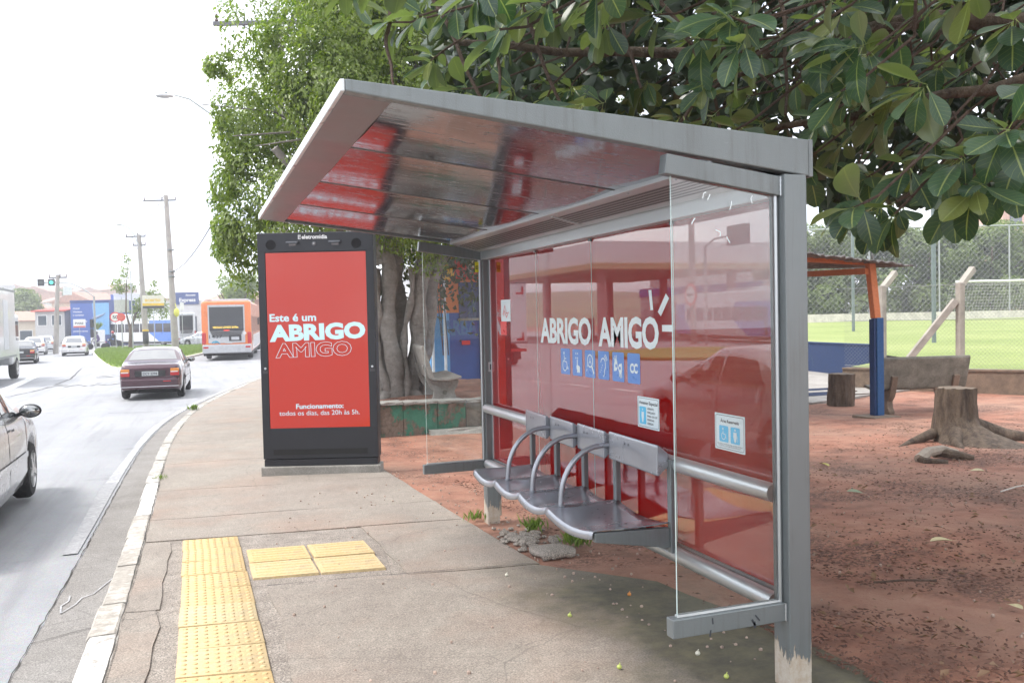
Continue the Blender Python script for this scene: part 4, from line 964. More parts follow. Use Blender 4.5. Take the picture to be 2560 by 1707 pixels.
gb = gz(13.2)-.05; xs_b = [1.95, 2.62, 2.98, 3.52, 3.98, 4.5, 5.1, 5.75]
for i in range(len(xs_b)-1):
    a, b = xs_b[i]+.004, xs_b[i+1]-.004; zt = .27-.02*i*.4
    mt = GREENP if i < 4 else MOSSCON
    blk(a, b, gb, zt, 13.22+.012*(i % 2), .28, mt, 'block', .006*(i % 3))
    blk(a+.004, b-.004, zt+.003, zt+.05, 13.19, .36, GREYCON, 'cap_stone')
m = MB(); m.grid([[(1.95+4.3*i/14-3.6, 13.5+5.2*j/12-13.2, .22+.05*math.sin(i*.9+j)*math.sin(j*.8)-gz(13.2)-(.5 if i in (0, 14) or j == 12 else 0)) for i in range(15)] for j in range(13)]); m.build('bed_soil', SOIL, pl, True)
blk(3.35, 4.35, gz(13)-.03, gz(13)+.07, 12.95, .14, GREYCON, 'fallen_stone', .03)

def concrete_bench(name, label, loc, rz, mat, leg_mat):
    b = thing(name, label, 'bench', loc, rz)
    L_ = 1.55
    sp_ = [(-.25, .47), (-.12, .45), (.05, .45), (.20, .475), (.245, .47), (.25, .44), (.20, .425), (.05, .40), (-.12, .40), (-.25, .42)]
    m = MB(); m.prism(sp_[::-1], 'x', -L_/2, L_/2); m.build('seat', mat, b, True, .008, angle=50)
    bp = [(-.27, .44), (-.40, .93), (-.385, .965), (-.35, .97), (-.335, .93), (-.20, .46)]
    m = MB(); m.prism(bp, 'x', -L_/2, L_/2); m.build('backrest', mat, b, True, .008, angle=50)
    for s in (-1, 1):
        prof = [(-.24, 0), (.20, 0), (.215, .05), (.17, .14), (.15, .22), (.20, .30), (.235, .40), (-.20, .40), (-.33, .66), (-.37, .64), (-.30, .40), (-.26, .30), (-.19, .22), (-.20, .12), (-.25, .05)]
        m = MB(); x0 = s*(L_/2-.22); m.prism(prof[::-1], 'x', x0-.055, x0+.055); lg = m.build('leg', leg_mat, b, False, .012)
        m = MB(); m.cyl((x0-.058, -.01, .20), (x0+.058, -.01, .20), .04, 14); m.build('leg_hole', MOSSCON, lg)
        m = MB(); m.prism([(-.12, -.001), (.08, -.001), (.05, .055), (-.09, .055)], 'x', x0-.058, x0+.058); m.build('leg_notch', MOSSCON, lg)
    return b
concrete_bench('concrete_bench', 'grey moulded concrete bench standing on the planter bed beside the fig trunk', (3.90, 14.45, .165), R(-97), GREYCON, GREYCON)
concrete_bench('concrete_bench', 'mossy concrete bench with its back turned, between blue post and cut stump', (11.50, 11.75, gz(11.7)-.02), R(-12), MOSSCON, BROWNCON)

# kiosk
ko = thing('bar_kiosk', 'small bar kiosk with blue lower and orange upper wall behind the planter', 'kiosk', (6.6, 20, gz(20)))
zb = gz(20)
def kb_(a, b, name, mat, parent=ko, bevel=0.):
    m = MB(); m.box((a[0]-6.6, a[1]-20, a[2]-zb), (b[0]-6.6, b[1]-20, b[2]-zb)); return m.build(name, mat, parent, bevel=bevel)
KORANGE = plain('kiosk_orange', (.62, .20, .05), .7, 0, .12, 2, .002); KBLUE = plain('kiosk_blue', (.025, .085, .32), .6, 0, .2, 2); KCYAN = plain('kiosk_light_blue', (.10, .32, .62), .6, 0, .1, 2); KRED = plain('kiosk_red', (.50, .05, .02), .6, 0, .15, 2)
kb_((5.20, 20, -.4), (5.66, 20.2, 1.68), 'lower_wall', KCYAN); kb_((5.66, 20.0, -.4), (9.6, 20.2, 1.68), 'lower_wall', KBLUE)
kb_((5.20, 20, 1.683), (9.6, 20.2, 2.48), 'upper_wall', KORANGE)
kb_((5.20, 20.2, -.4), (5.3, 24, 2.9), 'side_wall', plain('kiosk_white', (.62, .64, .66), .7))
kb_((9.5, 20.2, -.4), (9.6, 24, 2.9), 'side_wall', KORANGE); kb_((5.2, 24, -.4), (9.6, 24.1, 2.9), 'back_wall', KORANGE)
sg = kb_((5.55, 19.93, 2.46), (9.6, 19.995, 3.0), 'sign_board', KRED); kb_((5.45, 19.92, 2.46), (5.78, 19.925, 3.02), 'yellow_panel', plain('kiosk_yellow', (.70, .42, .04), .6), sg)
o = put('sign_lettering', fit_text('BR', 0, .52, 0, .30, .04), plain('sign_cream', (.62, .60, .52), .6), ko); o.rotation_euler = (R(90), 0, 0); o.location = (6.12-6.6, 19.925-20, 2.62-zb)
o = put('wall_lettering', fit_text('ARBA', 0, .85, 0, .36, .03), plain('faded_blue_letters', (.05, .16, .36), .7), ko); o.rotation_euler = (R(90), 0, 0); o.location = (5.50-6.6, -.004, 1.15-zb)
sh_ = kb_((5.90, 19.985, 1.55), (6.42, 19.999, 2.40), 'shutter_window', plain('shutter_blue', (.035, .05, .12), .45))
for k in range(11): kb_((5.905, 19.965, 1.58+k*.074), (6.415, 19.984, 1.635+k*.074), 'shutter_slat', plain('shutter_slat', (.05, .07, .15), .4, .4), sh_)
kb_((5.86, 19.94, 1.49), (6.46, 19.983, 1.548), 'window_sill', GREYCON)
for x_ in (5.22, 5.52):
    m = MB(); m.cyl((x_-6.6, -.12, -.02), (x_-6.6, -.12, 2.44-zb), .035, 12); m.build('white_column', plain('column_white', (.66, .70, .74), .5), ko)
for x_, dx in ((5.30, .14), (5.46, .10), (5.40, .03)):
    m = MB(); m.cyl((x_-6.6, -.2, 2.4-zb), (x_+dx-6.6, -.22, .7-zb), .014, 8); m.build('hanging_pole', plain('pole_dark', (.04, .04, .05), .5), ko)
kb_((6.42, 19.90, -.42), (6.66, 19.985, 2.44), 'peeling_column', mat_peeling('column_brown', (.06, .05, .045), (.025, .10, .25), .60, 3))
m = MB(); m.prism([(19.0, 2.98), (24.6, 3.45), (24.6, 3.55), (19.0, 3.08)], 'x', 4.7, 10.0); m.v = [(p[0]-6.6, p[1]-20, p[2]-zb) for p in m.v]; m.build('roof', plain('kiosk_roof', (.20, .17, .15), .8), ko)
kb_((5.95, 19.96, .92), (6.15, 19.99, 1.02), 'red_notice', REDINK)
m = MB(); m.box((4.6, 17.9, -.5), (11, 24.5, .03)); tag(m.build('patio', PATIO), 'concrete floor round the bar kiosk', kind='structure')

# right: covered area with painted post
zc = gz(11.46)
cv = thing('park_canopy', 'old tiled park canopy on a blue and orange painted post', 'canopy', (10.47, 11.46, zc))
m = MB(); m.box((-.065, -.065, -.2), (.07, .07, 1.60)); m.build('post_lower', BLUEPOST, cv, bevel=.006); m = MB(); m.box((-.115, -.05, -.1), (-.078, .06, 1.58)); m.build('post_strap', BLUEP, cv)
m = MB(); m.bar((-.035, 0, 1.603), (-.12, .02, 2.50), .12, .11); m.build('post_upper', ORANGEP, cv, bevel=.004)
m = MB(); m.box((-.34, -.3, -.05), (.2, .22, .015)); m.build('footing', BROWNCON, cv, bevel=.01)
m = MB(); m.bar((-3.0, .1, 2.64), (.0, .12, 2.50), .08, .09); m.build('beam', ORANGEP, cv)
m = MB(); m.bar((-.2, 0, 2.36), (.3, 3.8, 2.45), .07, .10); m.build('rafter', ORANGEP, cv)
ROOFT = mat_bark('old_roof_sheet', (.10, .09, .08), (.42, .40, .38), 5, False); rt = random.Random(8)
for k in range(9):
    m = MB(); x0 = -3.0+k*.385; rows = []
    for i in range(7):
        x_ = x0+i*.068; rows.append([(x_, -.25+rt.uniform(-.05, .05), 2.74-.036*k-.006*i+.02*math.sin(i*2.6)), (x_, 4.4, 2.94-.036*k-.006*i+.02*math.sin(i*2.6))])
    m.grid(rows); o = m.build('roof_sheet', ROOFT, cv, True); so_ = o.modifiers.new('s', 'SOLIDIFY'); so_.thickness = .025
    if k % 2: o.location.z = .012
m = MB(); m.cyl((-3.0, 3.6, -.2), (-3.0, 3.6, 2.6), .07, 10); m.cyl((.3, 3.8, -.2), (.3, 3.8, 2.45), .07, 10); m.build('rear_posts', ORANGEP, cv)

m = MB(); pts = [(11.0, 13.75), (13.2, 14.6), (14.9, 15.2), (17.1, 19.0), (18.6, 25.5), (13, 27), (9.0, 20)]
m.add([(a, b, gz(b)+.03) for a, b in pts], [tuple(range(len(pts)))]); m.add([(a, b, gz(b)-.1) for a, b in pts]+[(a, b, gz(b)+.0295) for a, b in pts], [(i, (i+1) % 7, 7+(i+1) % 7, 7+i) for i in range(7)])
tag(m.build('park_floor', PATIO), 'worn concrete floor under the park canopy', kind='structure')
PUD = vglass('puddle_water', (.06, .06, .06), .02)
for k, (cx, cy, a, b) in enumerate(((12.3, 15.3, 1.1, .45), (13.2, 16.3, .6, .3), (12.9, 14.75, .45, .12))):
    m = MB(); m.add([(cx+a*math.cos(t)*(1+.25*math.sin(3*t+k)), cy+b*math.sin(t)*(1+.2*math.cos(2*t)), gz(cy)+.0345-(.02*(b*math.sin(t)) if 0 else 0)) for t in np.linspace(0, 2*math.pi, 24, endpoint=False)], [tuple(range(24))])
    m.v = [(p[0], p[1], gz(p[1])+.036) for p in m.v]
    tag(m.build('puddle', PUD), kind='structure')
def wall_seg(name, label, a, b, h, th, mat, z0=None):
    o = thing(name, label, 'wall', (a[0], a[1], gz(a[1])))
    m = MB(); d = Vector((b[0]-a[0], b[1]-a[1], 0)); nrm = Vector((d.y, -d.x, 0)).normalized()*th/2
    n = max(2, int(d.length/1.2)); rows = []
    for i in range(n+1):
        p = Vector((a[0], a[1], 0))+d*i/n; zz = gz(p.y)-gz(a[1]); q = p-Vector((a[0], a[1], 0))
        rows.append([(q.x-nrm.x, q.y-nrm.y, zz-.2), (q.x-nrm.x, q.y-nrm.y, zz+h), (q.x+nrm.x, q.y+nrm.y, zz+h), (q.x+nrm.x, q.y+nrm.y, zz-.2)])
    m.grid(rows, closed=True); m.add(rows[0], [(3, 2, 1, 0)]); m.add(rows[-1], [(0, 1, 2, 3)]); m.build('wall_body', mat, o)
    cp = MB(); cp.bar((0, 0, h+.02), (d.x, d.y, h+.02+gz(b[1])-gz(a[1])), th+.05, .04); cp.build('coping', mat, o); return o
wall_seg('low_wall', 'low blue painted wall behind the cut log', (16.8, 18.6), (19.6, 29), .88, .16, BLUEP)
wall_seg('low_wall', 'brown retaining wall under the chain-link fence', (16.9, 10.0), (14.2, 16.6), .44, .2, BROWNCON)

# log, stump, roots
def stump(name, label, loc, r0, r1, h, flare, seed, mat=WOOD):
    o = thing(name, label, 'stump', loc); r_ = random.Random(seed); m = MB(); n = 60; rows = []
    lob = [r_.uniform(0, 6.28) for _ in range(5)]
    for i in range(9):
        t = i/8; z = h*t; row = []
        for k in range(n):
            a = 2*math.pi*k/n; f = flare*max(0, 1-t*2.1)**2*sum(max(0, math.cos(a-q))**6 for q in lob)
            rr_ = r0+(r1-r0)*t+f+.016*math.sin(a*9+t*2)+.012*abs(math.sin(a*14-t*3))+.008*math.sin(a*26+t*4); row.append((rr_*math.cos(a)+.03*t, rr_*math.sin(a), z-.06))
        rows.append(row)
    m.grid(rows, closed=True); m.build('trunk', mat, o, True, angle=70)
    m = MB(); m.add([(p[0]*.99, p[1]*.99, p[2]-.002-.01*math.sin(j)) for j, p in enumerate(rows[-1])], [tuple(range(n))]); m.build('cut_face', plain('cut_wood', (.15, .115, .085), .9, 0, .3, 8, .004), o)
    return o
stump('cut_log', 'upright cut log standing near the low blue wall', (11.32, 13.35, gz(13.35)), .225, .215, .64, .0, 2)
st = stump('tree_stump', 'flared tree stump with spreading roots beside the mossy bench', (9.02, 8.55, gz(8.55)), .26, .21, .72, .42, 5)
for k, (pts, r0) in enumerate((([(.25, -.1, .16), (.55, -.28, .05), (.95, -.5, .0), (1.3, -.62, -.03)], .12), ([(-.2, -.2, .12), (-.42, -.42, .04), (-.6, -.7, .0)], .1), ([(0, -.3, .1), (.1, -.6, .02), (.05, -.95, -.02)], .08), ([(-.3, .05, .1), (-.7, .0, .02), (-1.1, -.15, -.03)], .07))):
    m = MB(); m.tube(pts, [r0*(1-.75*i/(len(pts)-1)) for i in range(len(pts))], 9); m.build('root', WOOD, st, True)
o = thing('root_chunk', 'broken pale root lying on the soil in front of the stump', 'root', (7.55, 7.38, gz(7.38)))
for k, (pts, r0) in enumerate((([(-.28, -.02, .02), (-.1, .04, .08), (.12, .06, .09), (.28, .0, .05)], .06), ([(-.25, 0, .02), (-.3, -.12, .02), (-.1, -.22, .0)], .04), ([(.1, .05, .06), (.24, -.08, .03), (.33, -.16, .0)], .05), ([(.05, .1, .03), (.3, .16, .02), (.5, .14, .0)], .035))):
    m = MB(); m.tube([(a, b, c) for a, b, c in pts], [r0, r0*.95, r0*.8, r0*.5][:len(pts)], 8); m.build('root_limb', WOOD if k else plain('pale_root', (.32, .27, .22), .9, 0, .3, 9, .006), o, True)

# sports field, fences, goals
FIELD = NT('field_grass'); co = FIELD.coord(); n0 = FIELD.noise(co, .25, 6); n1 = FIELD.noise(co, 6, 6, .7); n2 = FIELD.noise(FIELD.coord('Object', (1, 1, 1)), 60, 4)
c_ = FIELD.mix(FIELD.ramp(n0, [(.35, 0.), (.7, 1.)]), (.19, .245, .060), (.27, .31, .10)); FIELD.col(FIELD.mix(.8, c_, FIELD.ramp(FIELD.math('ADD', FIELD.math('MULTIPLY', n1, .5), FIELD.math('MULTIPLY', n2, .5)), [(.35, .65), (.65, 1.3)]), 'MULTIPLY')); FIELD.rough(.9); FIELD.bump(n2, .03)
def fz(x, y): return .22+.0085*max(0, (x*.68+y*.73)-20)
m = MB(); P0 = [(14.4, 16.8), (17.1, 10.1), (24, -4), (90, -10), (95, 40), (60, 62), (30, 75), (19.8, 29.2), (17.0, 18.6)]
ux = np.linspace(0, 1, 24)
A0, B0, C0, D0 = Vector((17.6, 18.4)), Vector((25, -5)), Vector((95, 25)), Vector((38, 75))
rows = [[(lambda p: (p.x, p.y, fz(p.x, p.y)))((A0.lerp(B0, u)).lerp(D0.lerp(C0, u), v)) for u in ux] for v in ux]
m.grid(rows); E0, F0 = Vector((14.3, 16.5)), Vector((20, 2.2)); m.grid([[(lambda p: (p.x, p.y, fz(p.x, p.y)))((E0.lerp(F0, u)).lerp(A0.lerp(B0, u), v)) for u in ux] for v in np.linspace(0, 1, 6)]); tag(m.build('field', FIELD.m, smooth=True), 'bright green grass sports field behind the fence', kind='structure')
GALV = plain('galvanised_pipe', (.36, .38, .38), .45, .5); WIRE = plain('fence_wire', (.30, .31, .30), .5, .4); PIPEG = plain('green_grey_pipe', (.16, .20, .20), .5, .3)
def wire_mesh(P0, P1, z0, z1, pitch, r, name, parent, org):
    """diagonal chain-link wires as thin strips in the plane P0-P1"""
    P0, P1 = Vector(P0), Vector(P1); d = P1-P0; L_ = d.length; d.normalize(); H_ = z1-z0; m = MB(); nrm = Vector((-d.y, d.x, 0))
    n = int((L_+H_)/pitch)
    for s in (1, -1):
        for k in range(n+1):
            a = k*pitch-H_ if s > 0 else k*pitch
            t0, t1 = (a, a+H_) if s > 0 else (a, a-H_)
            za, zb_ = 0., H_
            def clip(ta, tb, za, zb2):
                pts = []
                for q in np.linspace(0, 1, 2): pass
                lo_, hi_ = 0., 1.
                for lim, sign in ((0., 1), (L_, -1)):
                    fa, fb = sign*(ta-lim), sign*(tb-lim)
                    if fa < 0 and fb < 0: return None
                    if fa < 0: lo_ = max(lo_, fa/(fa-fb))
                    elif fb < 0: hi_ = min(hi_, fa/(fa-fb))
                return (ta+(tb-ta)*lo_, za+(zb2-za)*lo_, ta+(tb-ta)*hi_, za+(zb2-za)*hi_) if hi_ > lo_ else None
            c = clip(t0, t1, za, zb_)
            if not c: continue
            A, B = P0+d*c[0]+Vector((0, 0, z0+c[1])), P0+d*c[2]+Vector((0, 0, z0+c[3])); e = (B-A)
            if e.length < .02: continue
            m.tube([A+nrm*r*s-Vector(org), B+nrm*r*s-Vector(org)], r, 3, False)
    o = m.build(name, WIRE, parent); o['kind'] = 'stuff'; return o
fA, fB = Vector((16.9, 10.0, 0)), Vector((14.2, 16.6, 0)); zf0 = gz(13.5)+.46; org = Vector((15.16, 14.22, gz(14.2)))
fn = thing('chain_link_fence', 'rusty chain-link fence on leaning concrete posts along the field', 'fence', org)
wire_mesh(fA, fB, zf0, 2.05, .085, .0017, 'wire_netting', fn, org)
CPOST = plain('concrete_post', (.33, .30, .26), .85, 0, .25, 4, .01, 30)
for t in (-.02, .36, .78):
    p = fA.lerp(fB, {-.02: .30, .78: .875}[t])-org if t != .36 else Vector((0, 0, 0)); p.z = 0
    m = MB(); m.bar(p+Vector((0, 0, -.1)), p+Vector((.02, 0, 2.30)), .13, .13); m.bar(p+Vector((.01, 0, 2.22)), p+Vector((.50, .12, 2.60)), .12, .12); m.build('concrete_post', CPOST, fn, bevel=.008)
m = MB(); m.bar((-.05, .05, 1.93), (-1.0, .55, .55), .14, .13); m.build('brace', CPOST, fn, bevel=.008)
for zz in (zf0+.02, 1.3, 2.04):
    m = MB(); m.cyl(fA+Vector((0, 0, zz))-org, fB+Vector((0, 0, zz))-org, .006, 5); m.build('tension_wire', WIRE, fn)
for k, (x_, y_) in enumerate(((24.0, 23.6), (30.5, 35))):
    m = MB(); m.cyl((0, 0, -.4), (0, 0, 6.5), .075, 12); o = m.build('field_pole', PIPEG, loc=(x_, y_, fz(x_, y_)), smooth=True)
    tag(o, ['tall green-grey pipe rising from the near field edge by the concrete post', 'slim grey pipe rising from the field left of the orange post'][k], 'pole')
def goal(label, loc, rz):
    o = thing('goal', label, 'goal', loc, rz); WH = plain('goal_white', (.75, .75, .73), .5)
    m = MB(); m.cyl((-3.66, 0, -.2), (-3.66, 0, 2.44), .07, 10); m.build('upright', WH, o); m = MB(); m.cyl((3.66, 0, -.2), (3.66, 0, 2.44), .07, 10); m.build('upright', WH, o)
    m = MB(); m.cyl((-3.73, 0, 2.44), (3.73, 0, 2.44), .07, 10); m.build('crossbar', WH, o)
    m = MB()
    for i in range(37): x_ = -3.6+i*.2; m.tube([(x_, .02, 2.4), (x_, 1.0, 2.2), (x_, 1.9, 0)], .006, 3, False)
    for i in range(12):
        t = i/11; m.tube([(-3.6, 1.0+.9*t, 2.2-2.2*t), (3.6, 1.0+.9*t, 2.2-2.2*t)], .006, 3, False)
    m.build('net', plain('net_white', (.62, .62, .60), .7), o)['kind'] = 'stuff'; return o
goal('white goal with net standing at the field edge behind the fence', (50.6, 43.2, .72), R(-20))
goal('white goal frame seen through the red glass wall', (34.6, 49.0, -.2), R(-20)).scale = (.66, .66, 1)
# far boundary: low white wall, tall net, trees
fw0, fw1 = Vector((36, 53.5, 0)), Vector((64, 43.2, 0)); fzz = .45
wl = thing('boundary_wall', 'low whitewashed wall along the far edge of the field', 'wall', (fw0.x, fw0.y, fzz))
m = MB(); m.bar((0, 0, .25), fw1-fw0+Vector((0, 0, .25)), .25, .95); m.build('wall_body', plain('whitewash', (.62, .58, .52), .85, 0, .2, 1.5, .006, 20, .35), wl)
nf = thing('ball_net_fence', 'tall wire ball-stop fence on thin pipes behind the field', 'fence', (fw0.x, fw0.y, fzz))
wire_mesh(fw0+Vector((0, .3, 0)), fw1+Vector((0, .3, 0)), 1.1, 7.2, .40, .0065, 'wire_netting', nf, Vector((fw0.x, fw0.y, fzz)))
for k in range(7):
    p = (fw1-fw0)*(k/6)+Vector((0, .3, 0)); m = MB(); m.cyl(p, p+Vector((0, 0, 6.8)), .055, 8); m.build('pipe_post', GALV, nf)
m = MB(); m.cyl((0, .3, 6.75), fw1-fw0+Vector((0, .3, 6.75)), .05, 8); m.build('top_rail', GALV, nf)
tr_ = random.Random(31)
def park_tree(label, loc, h, r, seed, per=230, size=.34, name='park_tree', group=None, mat=TREELEAF, low=False):
    o = thing(name, label, 'tree', loc, 0, group); r_ = random.Random(seed)
    m = MB(); m.tube([(0, 0, -.3), (.1, 0, h*.3), (-.1, .1, h*.6)], [r*.09, r*.065, r*.03], 8)
    for k in range(5):
        a = k*1.3; m.tube([(.05, 0, h*.3), (math.cos(a)*r*.4, math.sin(a)*r*.4, h*.55), (math.cos(a)*r*.7, math.sin(a)*r*.7, h*.75)], [r*.05, r*.03, r*.012], 6)
    m.build('trunk', WOOD, o, True)
    cl_ = []
    for k in range(30 if low else 20):
        a = r_.uniform(0, 6.28); q = r_.uniform(.2, .95); e_ = r_.uniform(-.6, 1.3); cl_.append((math.cos(a)*r*q*.8, math.sin(a)*r*q*.8, (h*.52+math.sin(e_)*h*.40 if low else h*.62+math.sin(e_)*h*.33), r*r_.uniform(.25, .42), r*r_.uniform(.22, .38)))
    if low: cl_ += [(r_.uniform(-.9, .9)*r, r_.uniform(-.9, .9)*r, r_.uniform(.6, 2.6), r*r_.uniform(.24, .34), r*.26) for k in range(12)]
    leaf_clumps('crown', cl_, per, size, mat, o, seed, .3, .45, .6, (r*.3, -.3) if low else None); return o
for k, (x_, y_, h, r, lab) in enumerate(((44.5, 61, 8.5, 4.4, 'dark broad tree behind the net fence left of the orange post'), (48.8, 60.5, 8.2, 4.3, 'bushy tree behind the net fence just right of the orange post'), (53.2, 58.5, 9.4, 4.6, 'tall leafy tree behind the net fence left of the concrete post'), (57.6, 57, 7.6, 4.4, 'round tree behind the net fence above the goal corner'), (62.0, 55, 7.8, 4.6, 'light green tree behind the net fence above the goal'), (66.5, 53, 8.4, 4.6, 'leafy tree behind the net fence at the frame edge'), (33, 66, 11, 5.5, 'tree behind the net fence hidden by the shelter wall'))):
    park_tree(lab, (x_, y_, .3), h, r, 40+k, 330, .30, low=True)
m = MB(); m.box((-4, -3, -.3), (4, 3, 11.5)); bd = thing('far_block', 'pale peach building rising beyond the park trees', 'building', (72, 62, .3)); m.build('wall', plain('peach_render', (.62, .42, .34), .8), bd)
for i in range(3):
    for j in range(3):
        m = MB(); m.box((-3.2+i*2.4, -3.06, 2+j*3), (-1.8+i*2.4, -3.005, 3.6+j*3)); m.build('window', vglass('far_window', (.08, .10, .12)), bd)

# ground litter near the shelter
lt_r = random.Random(77); LIT = plain('bark_crumbs', (.10, .045, .03), .95, 0, .5, 20)
m = MB()
def crumb(m, x_, y_, s):
    a = lt_r.uniform(0, 3.14); M = Matrix.Translation((x_, y_, gz(y_)+s*.12+float(hump(x_, y_))*(x_ > 2.4))) @ Matrix.Rotation(a, 4, 'Z') @ Matrix.Rotation(lt_r.uniform(-.5, .5), 4, 'X')
    l_, w_, h_ = s*lt_r.uniform(.8, 1.7), s*lt_r.uniform(.25, .6), s*lt_r.uniform(.1, .3)
    m.add([tuple(M @ Vector(p)) for p in ((-l_/2, 0, 0), (0, -w_/2, 0), (l_/2, 0, 0), (0, w_/2, 0), (0, 0, h_))], [(0, 1, 4), (1, 2, 4), (2, 3, 4), (3, 0, 4)])
for k in range(14000):
    while 1:
        x_, y_ = 2.45+9*lt_r.random()**1.5, 1.6+9*lt_r.random()**1.3
        dens = .05+.95*(math.sin(x_*1.6+1)*math.sin(y_*1.3+x_*.5) > .05)*(1 if y_ < 4.6 else .35)
        if lt_r.random() < dens: break
    crumb(m, x_, y_, lt_r.uniform(.010, .034))
tag(m.build('litter', LIT), 'bark crumbs and dry leaf bits scattered on the red soil', kind='stuff')
m = MB()
for k in range(1500):
    x_, y_ = 2.02+8*lt_r.random()**1.6, 1.6+14*lt_r.random()
    if lt_r.random() < .07: x_ = lt_r.uniform(.45, 2.0); y_ = lt_r.uniform(2.6, 9)
    s = lt_r.uniform(.003, .011); m.ball((x_, y_, gz(y_)+s*.4), s, 5, 3)
tag(m.build('gravel', plain('pebble', (.36, .27, .22), .9, 0, .5, 30)), 'small pebbles and fallen figs on soil and slabs', kind='stuff')
lr_ = np.random.RandomState(3); n = 1400; q = lr_.rand(n, 2); C_ = np.stack([2.75+7*q[:, 0]**1.6, 1.8+8*q[:, 1]**1.5, np.zeros(n)], 1); C_[:, 2] = g(C_[:, 1])+hump(C_[:, 0], C_[:, 1])+.006
a_ = lr_.rand(n)*6.28; T_ = unit(np.stack([np.cos(a_), np.sin(a_), lr_.normal(size=n)*.25], 1)); B_ = unit(np.cross(np.stack([lr_.normal(size=n)*.3, lr_.normal(size=n)*.3, np.ones(n)], 1), T_)); L_ = .02+.05*lr_.rand(n)**1.5
DLM = mat_leaf('dry_leaf_litter', (.07, .030, .018), (.26, .15, .085), False, (.2, .12, .07), .1, .7); tag(quads('dry_leaves', C_, T_, B_, L_, L_*.5, DLM), 'small dry leaves strewn over the red soil', kind='stuff')
DRY = [plain('leaf_yellow', (.45, .40, .09), .6), plain('leaf_pale', (.50, .44, .27), .6), plain('leaf_greygreen', (.28, .33, .22), .6), plain('leaf_brown', (.18, .09, .05), .7)]
spots = [(4.55, 4.30, 1, 'dry cream leaf lying near the middle of the red soil'), (5.35, 6.0, 2, 'grey-green leaf lying on the soil beyond the cream one'), (6.25, 7.75, 0, 'yellow-green leaf on the soil in front of the blue post'), (3.75, 3.25, 1, 'small pale leaf on the dark litter near the shelter post'), (6.9, 6.4, 1, 'pale leaf on the soil before the pale root'), (5.0, 3.9, 2, 'dull green leaf at the edge of the leaf litter'), (6.6, 8.9, 3, 'brown leaf on the soil left of the stump'), (4.6, 6.6, 1, 'narrow pale leaf on soil right of the shelter post')]
for x_, y_, k, lab in spots:
    o = put('fallen_leaf', LM[1], DRY[k]); o.data = LM[1].copy(); o.data.materials.clear(); o.data.materials.append(DRY[k]); s = .16 if 'small' not in lab else .09
    o.scale = (s, s, s); o.location = (x_, y_, gz(y_)+.02+float(hump(x_, y_))); o.rotation_euler = (lt_r.uniform(-.1, .1), lt_r.uniform(-.15, .15), lt_r.uniform(0, 6)); tag(o, lab, 'leaf', 'fallen leaves')
for k, (x_, y_, ln2, rz, lab) in enumerate(((6.6, 5.6, .55, .25, 'thin white stick on the soil near the frame edge'), (4.35, 3.5, .34, .5, 'pale straw lying across the dark leaf litter'), (3.6, 3.75, .35, -.3, 'brown twig on the litter behind the shelter post'))):
    m = MB(); m.tube([(-ln2/2, 0, .012), (0, .01, .016), (ln2/2, 0, .010)], .006, 6); o = m.build('twig', plain('stick_pale', (.5, .46, .42), .8) if k < 2 else TWIG, loc=(x_, y_, gz(y_)+.01)); o.rotation_euler.z = rz; tag(o, lab, 'twig')
FIGC = [plain('fig_green', (.42, .48, .12), .5), plain('fig_orange', (.55, .22, .05), .5), plain('fig_pale', (.6, .58, .48), .5)]
for x_, y_, k, lab in ((1.74, 4.05, 0, 'green fallen fig on the slab edge below the seats'), (1.64, 3.30, 0, 'yellowish fallen fig on the slab near the lower arm'), (1.98, 3.02, 0, 'green fallen fig close to the near shelter post'), (2.18, 4.25, 1, 'orange fallen fig on mossy ground under the glass'), (1.72, 4.95, 2, 'pale split fig on the slab below the seats'), (2.02, 3.30, 2, 'white pebble-like fig on mossy ground under the near wing')):
    m = MB(); m.ball((0, 0, .009), .011, 10, 7, (1, 1, .9)); m.cyl((0, 0, .018), (.004, 0, .026), .002, 5); o = m.build('fallen_fig', FIGC[k], loc=(x_, y_, gz(y_)), smooth=True); tag(o, lab, 'fig', 'fallen figs')
# weeds at the pavement edge
def tuft(x_, y_, n, h, lab):
    r_ = np.random.RandomState(int(x_*100+y_*10)); C_ = np.zeros((n, 3)); a = r_.rand(n)*6.28; T_ = unit(np.stack([np.cos(a)*.6, np.sin(a)*.6, .7+r_.rand(n)], 1)); L_ = h*(.5+.6*r_.rand(n)); C_ = T_*L_[:, None]*.5+r_.normal(size=(n, 3))*[.04, .04, 0]
    B_ = unit(np.cross(T_, r_.normal(size=(n, 3)))); o = quads('weed_tuft', C_, T_, B_, L_, L_*.12, GRASSM); o.location = (x_, y_, gz(y_)); tag(o, lab, 'weed', 'weeds along the pavement edge')
tuft(2.06, 6.72, 40, .10, 'small weed left of the far post foot'); tuft(2.34, 6.1, 60, .12, 'weed growing right of the far post foot'); tuft(2.42, 5.5, 70, .13, 'green weed under the shelter seats'); tuft(-.06, 20.3, 60, .16, 'weed in the kerb joint at the pavement bend'); tuft(-.40, 10.6, 30, .07, 'tiny weed in the kerb joint beside the totem')
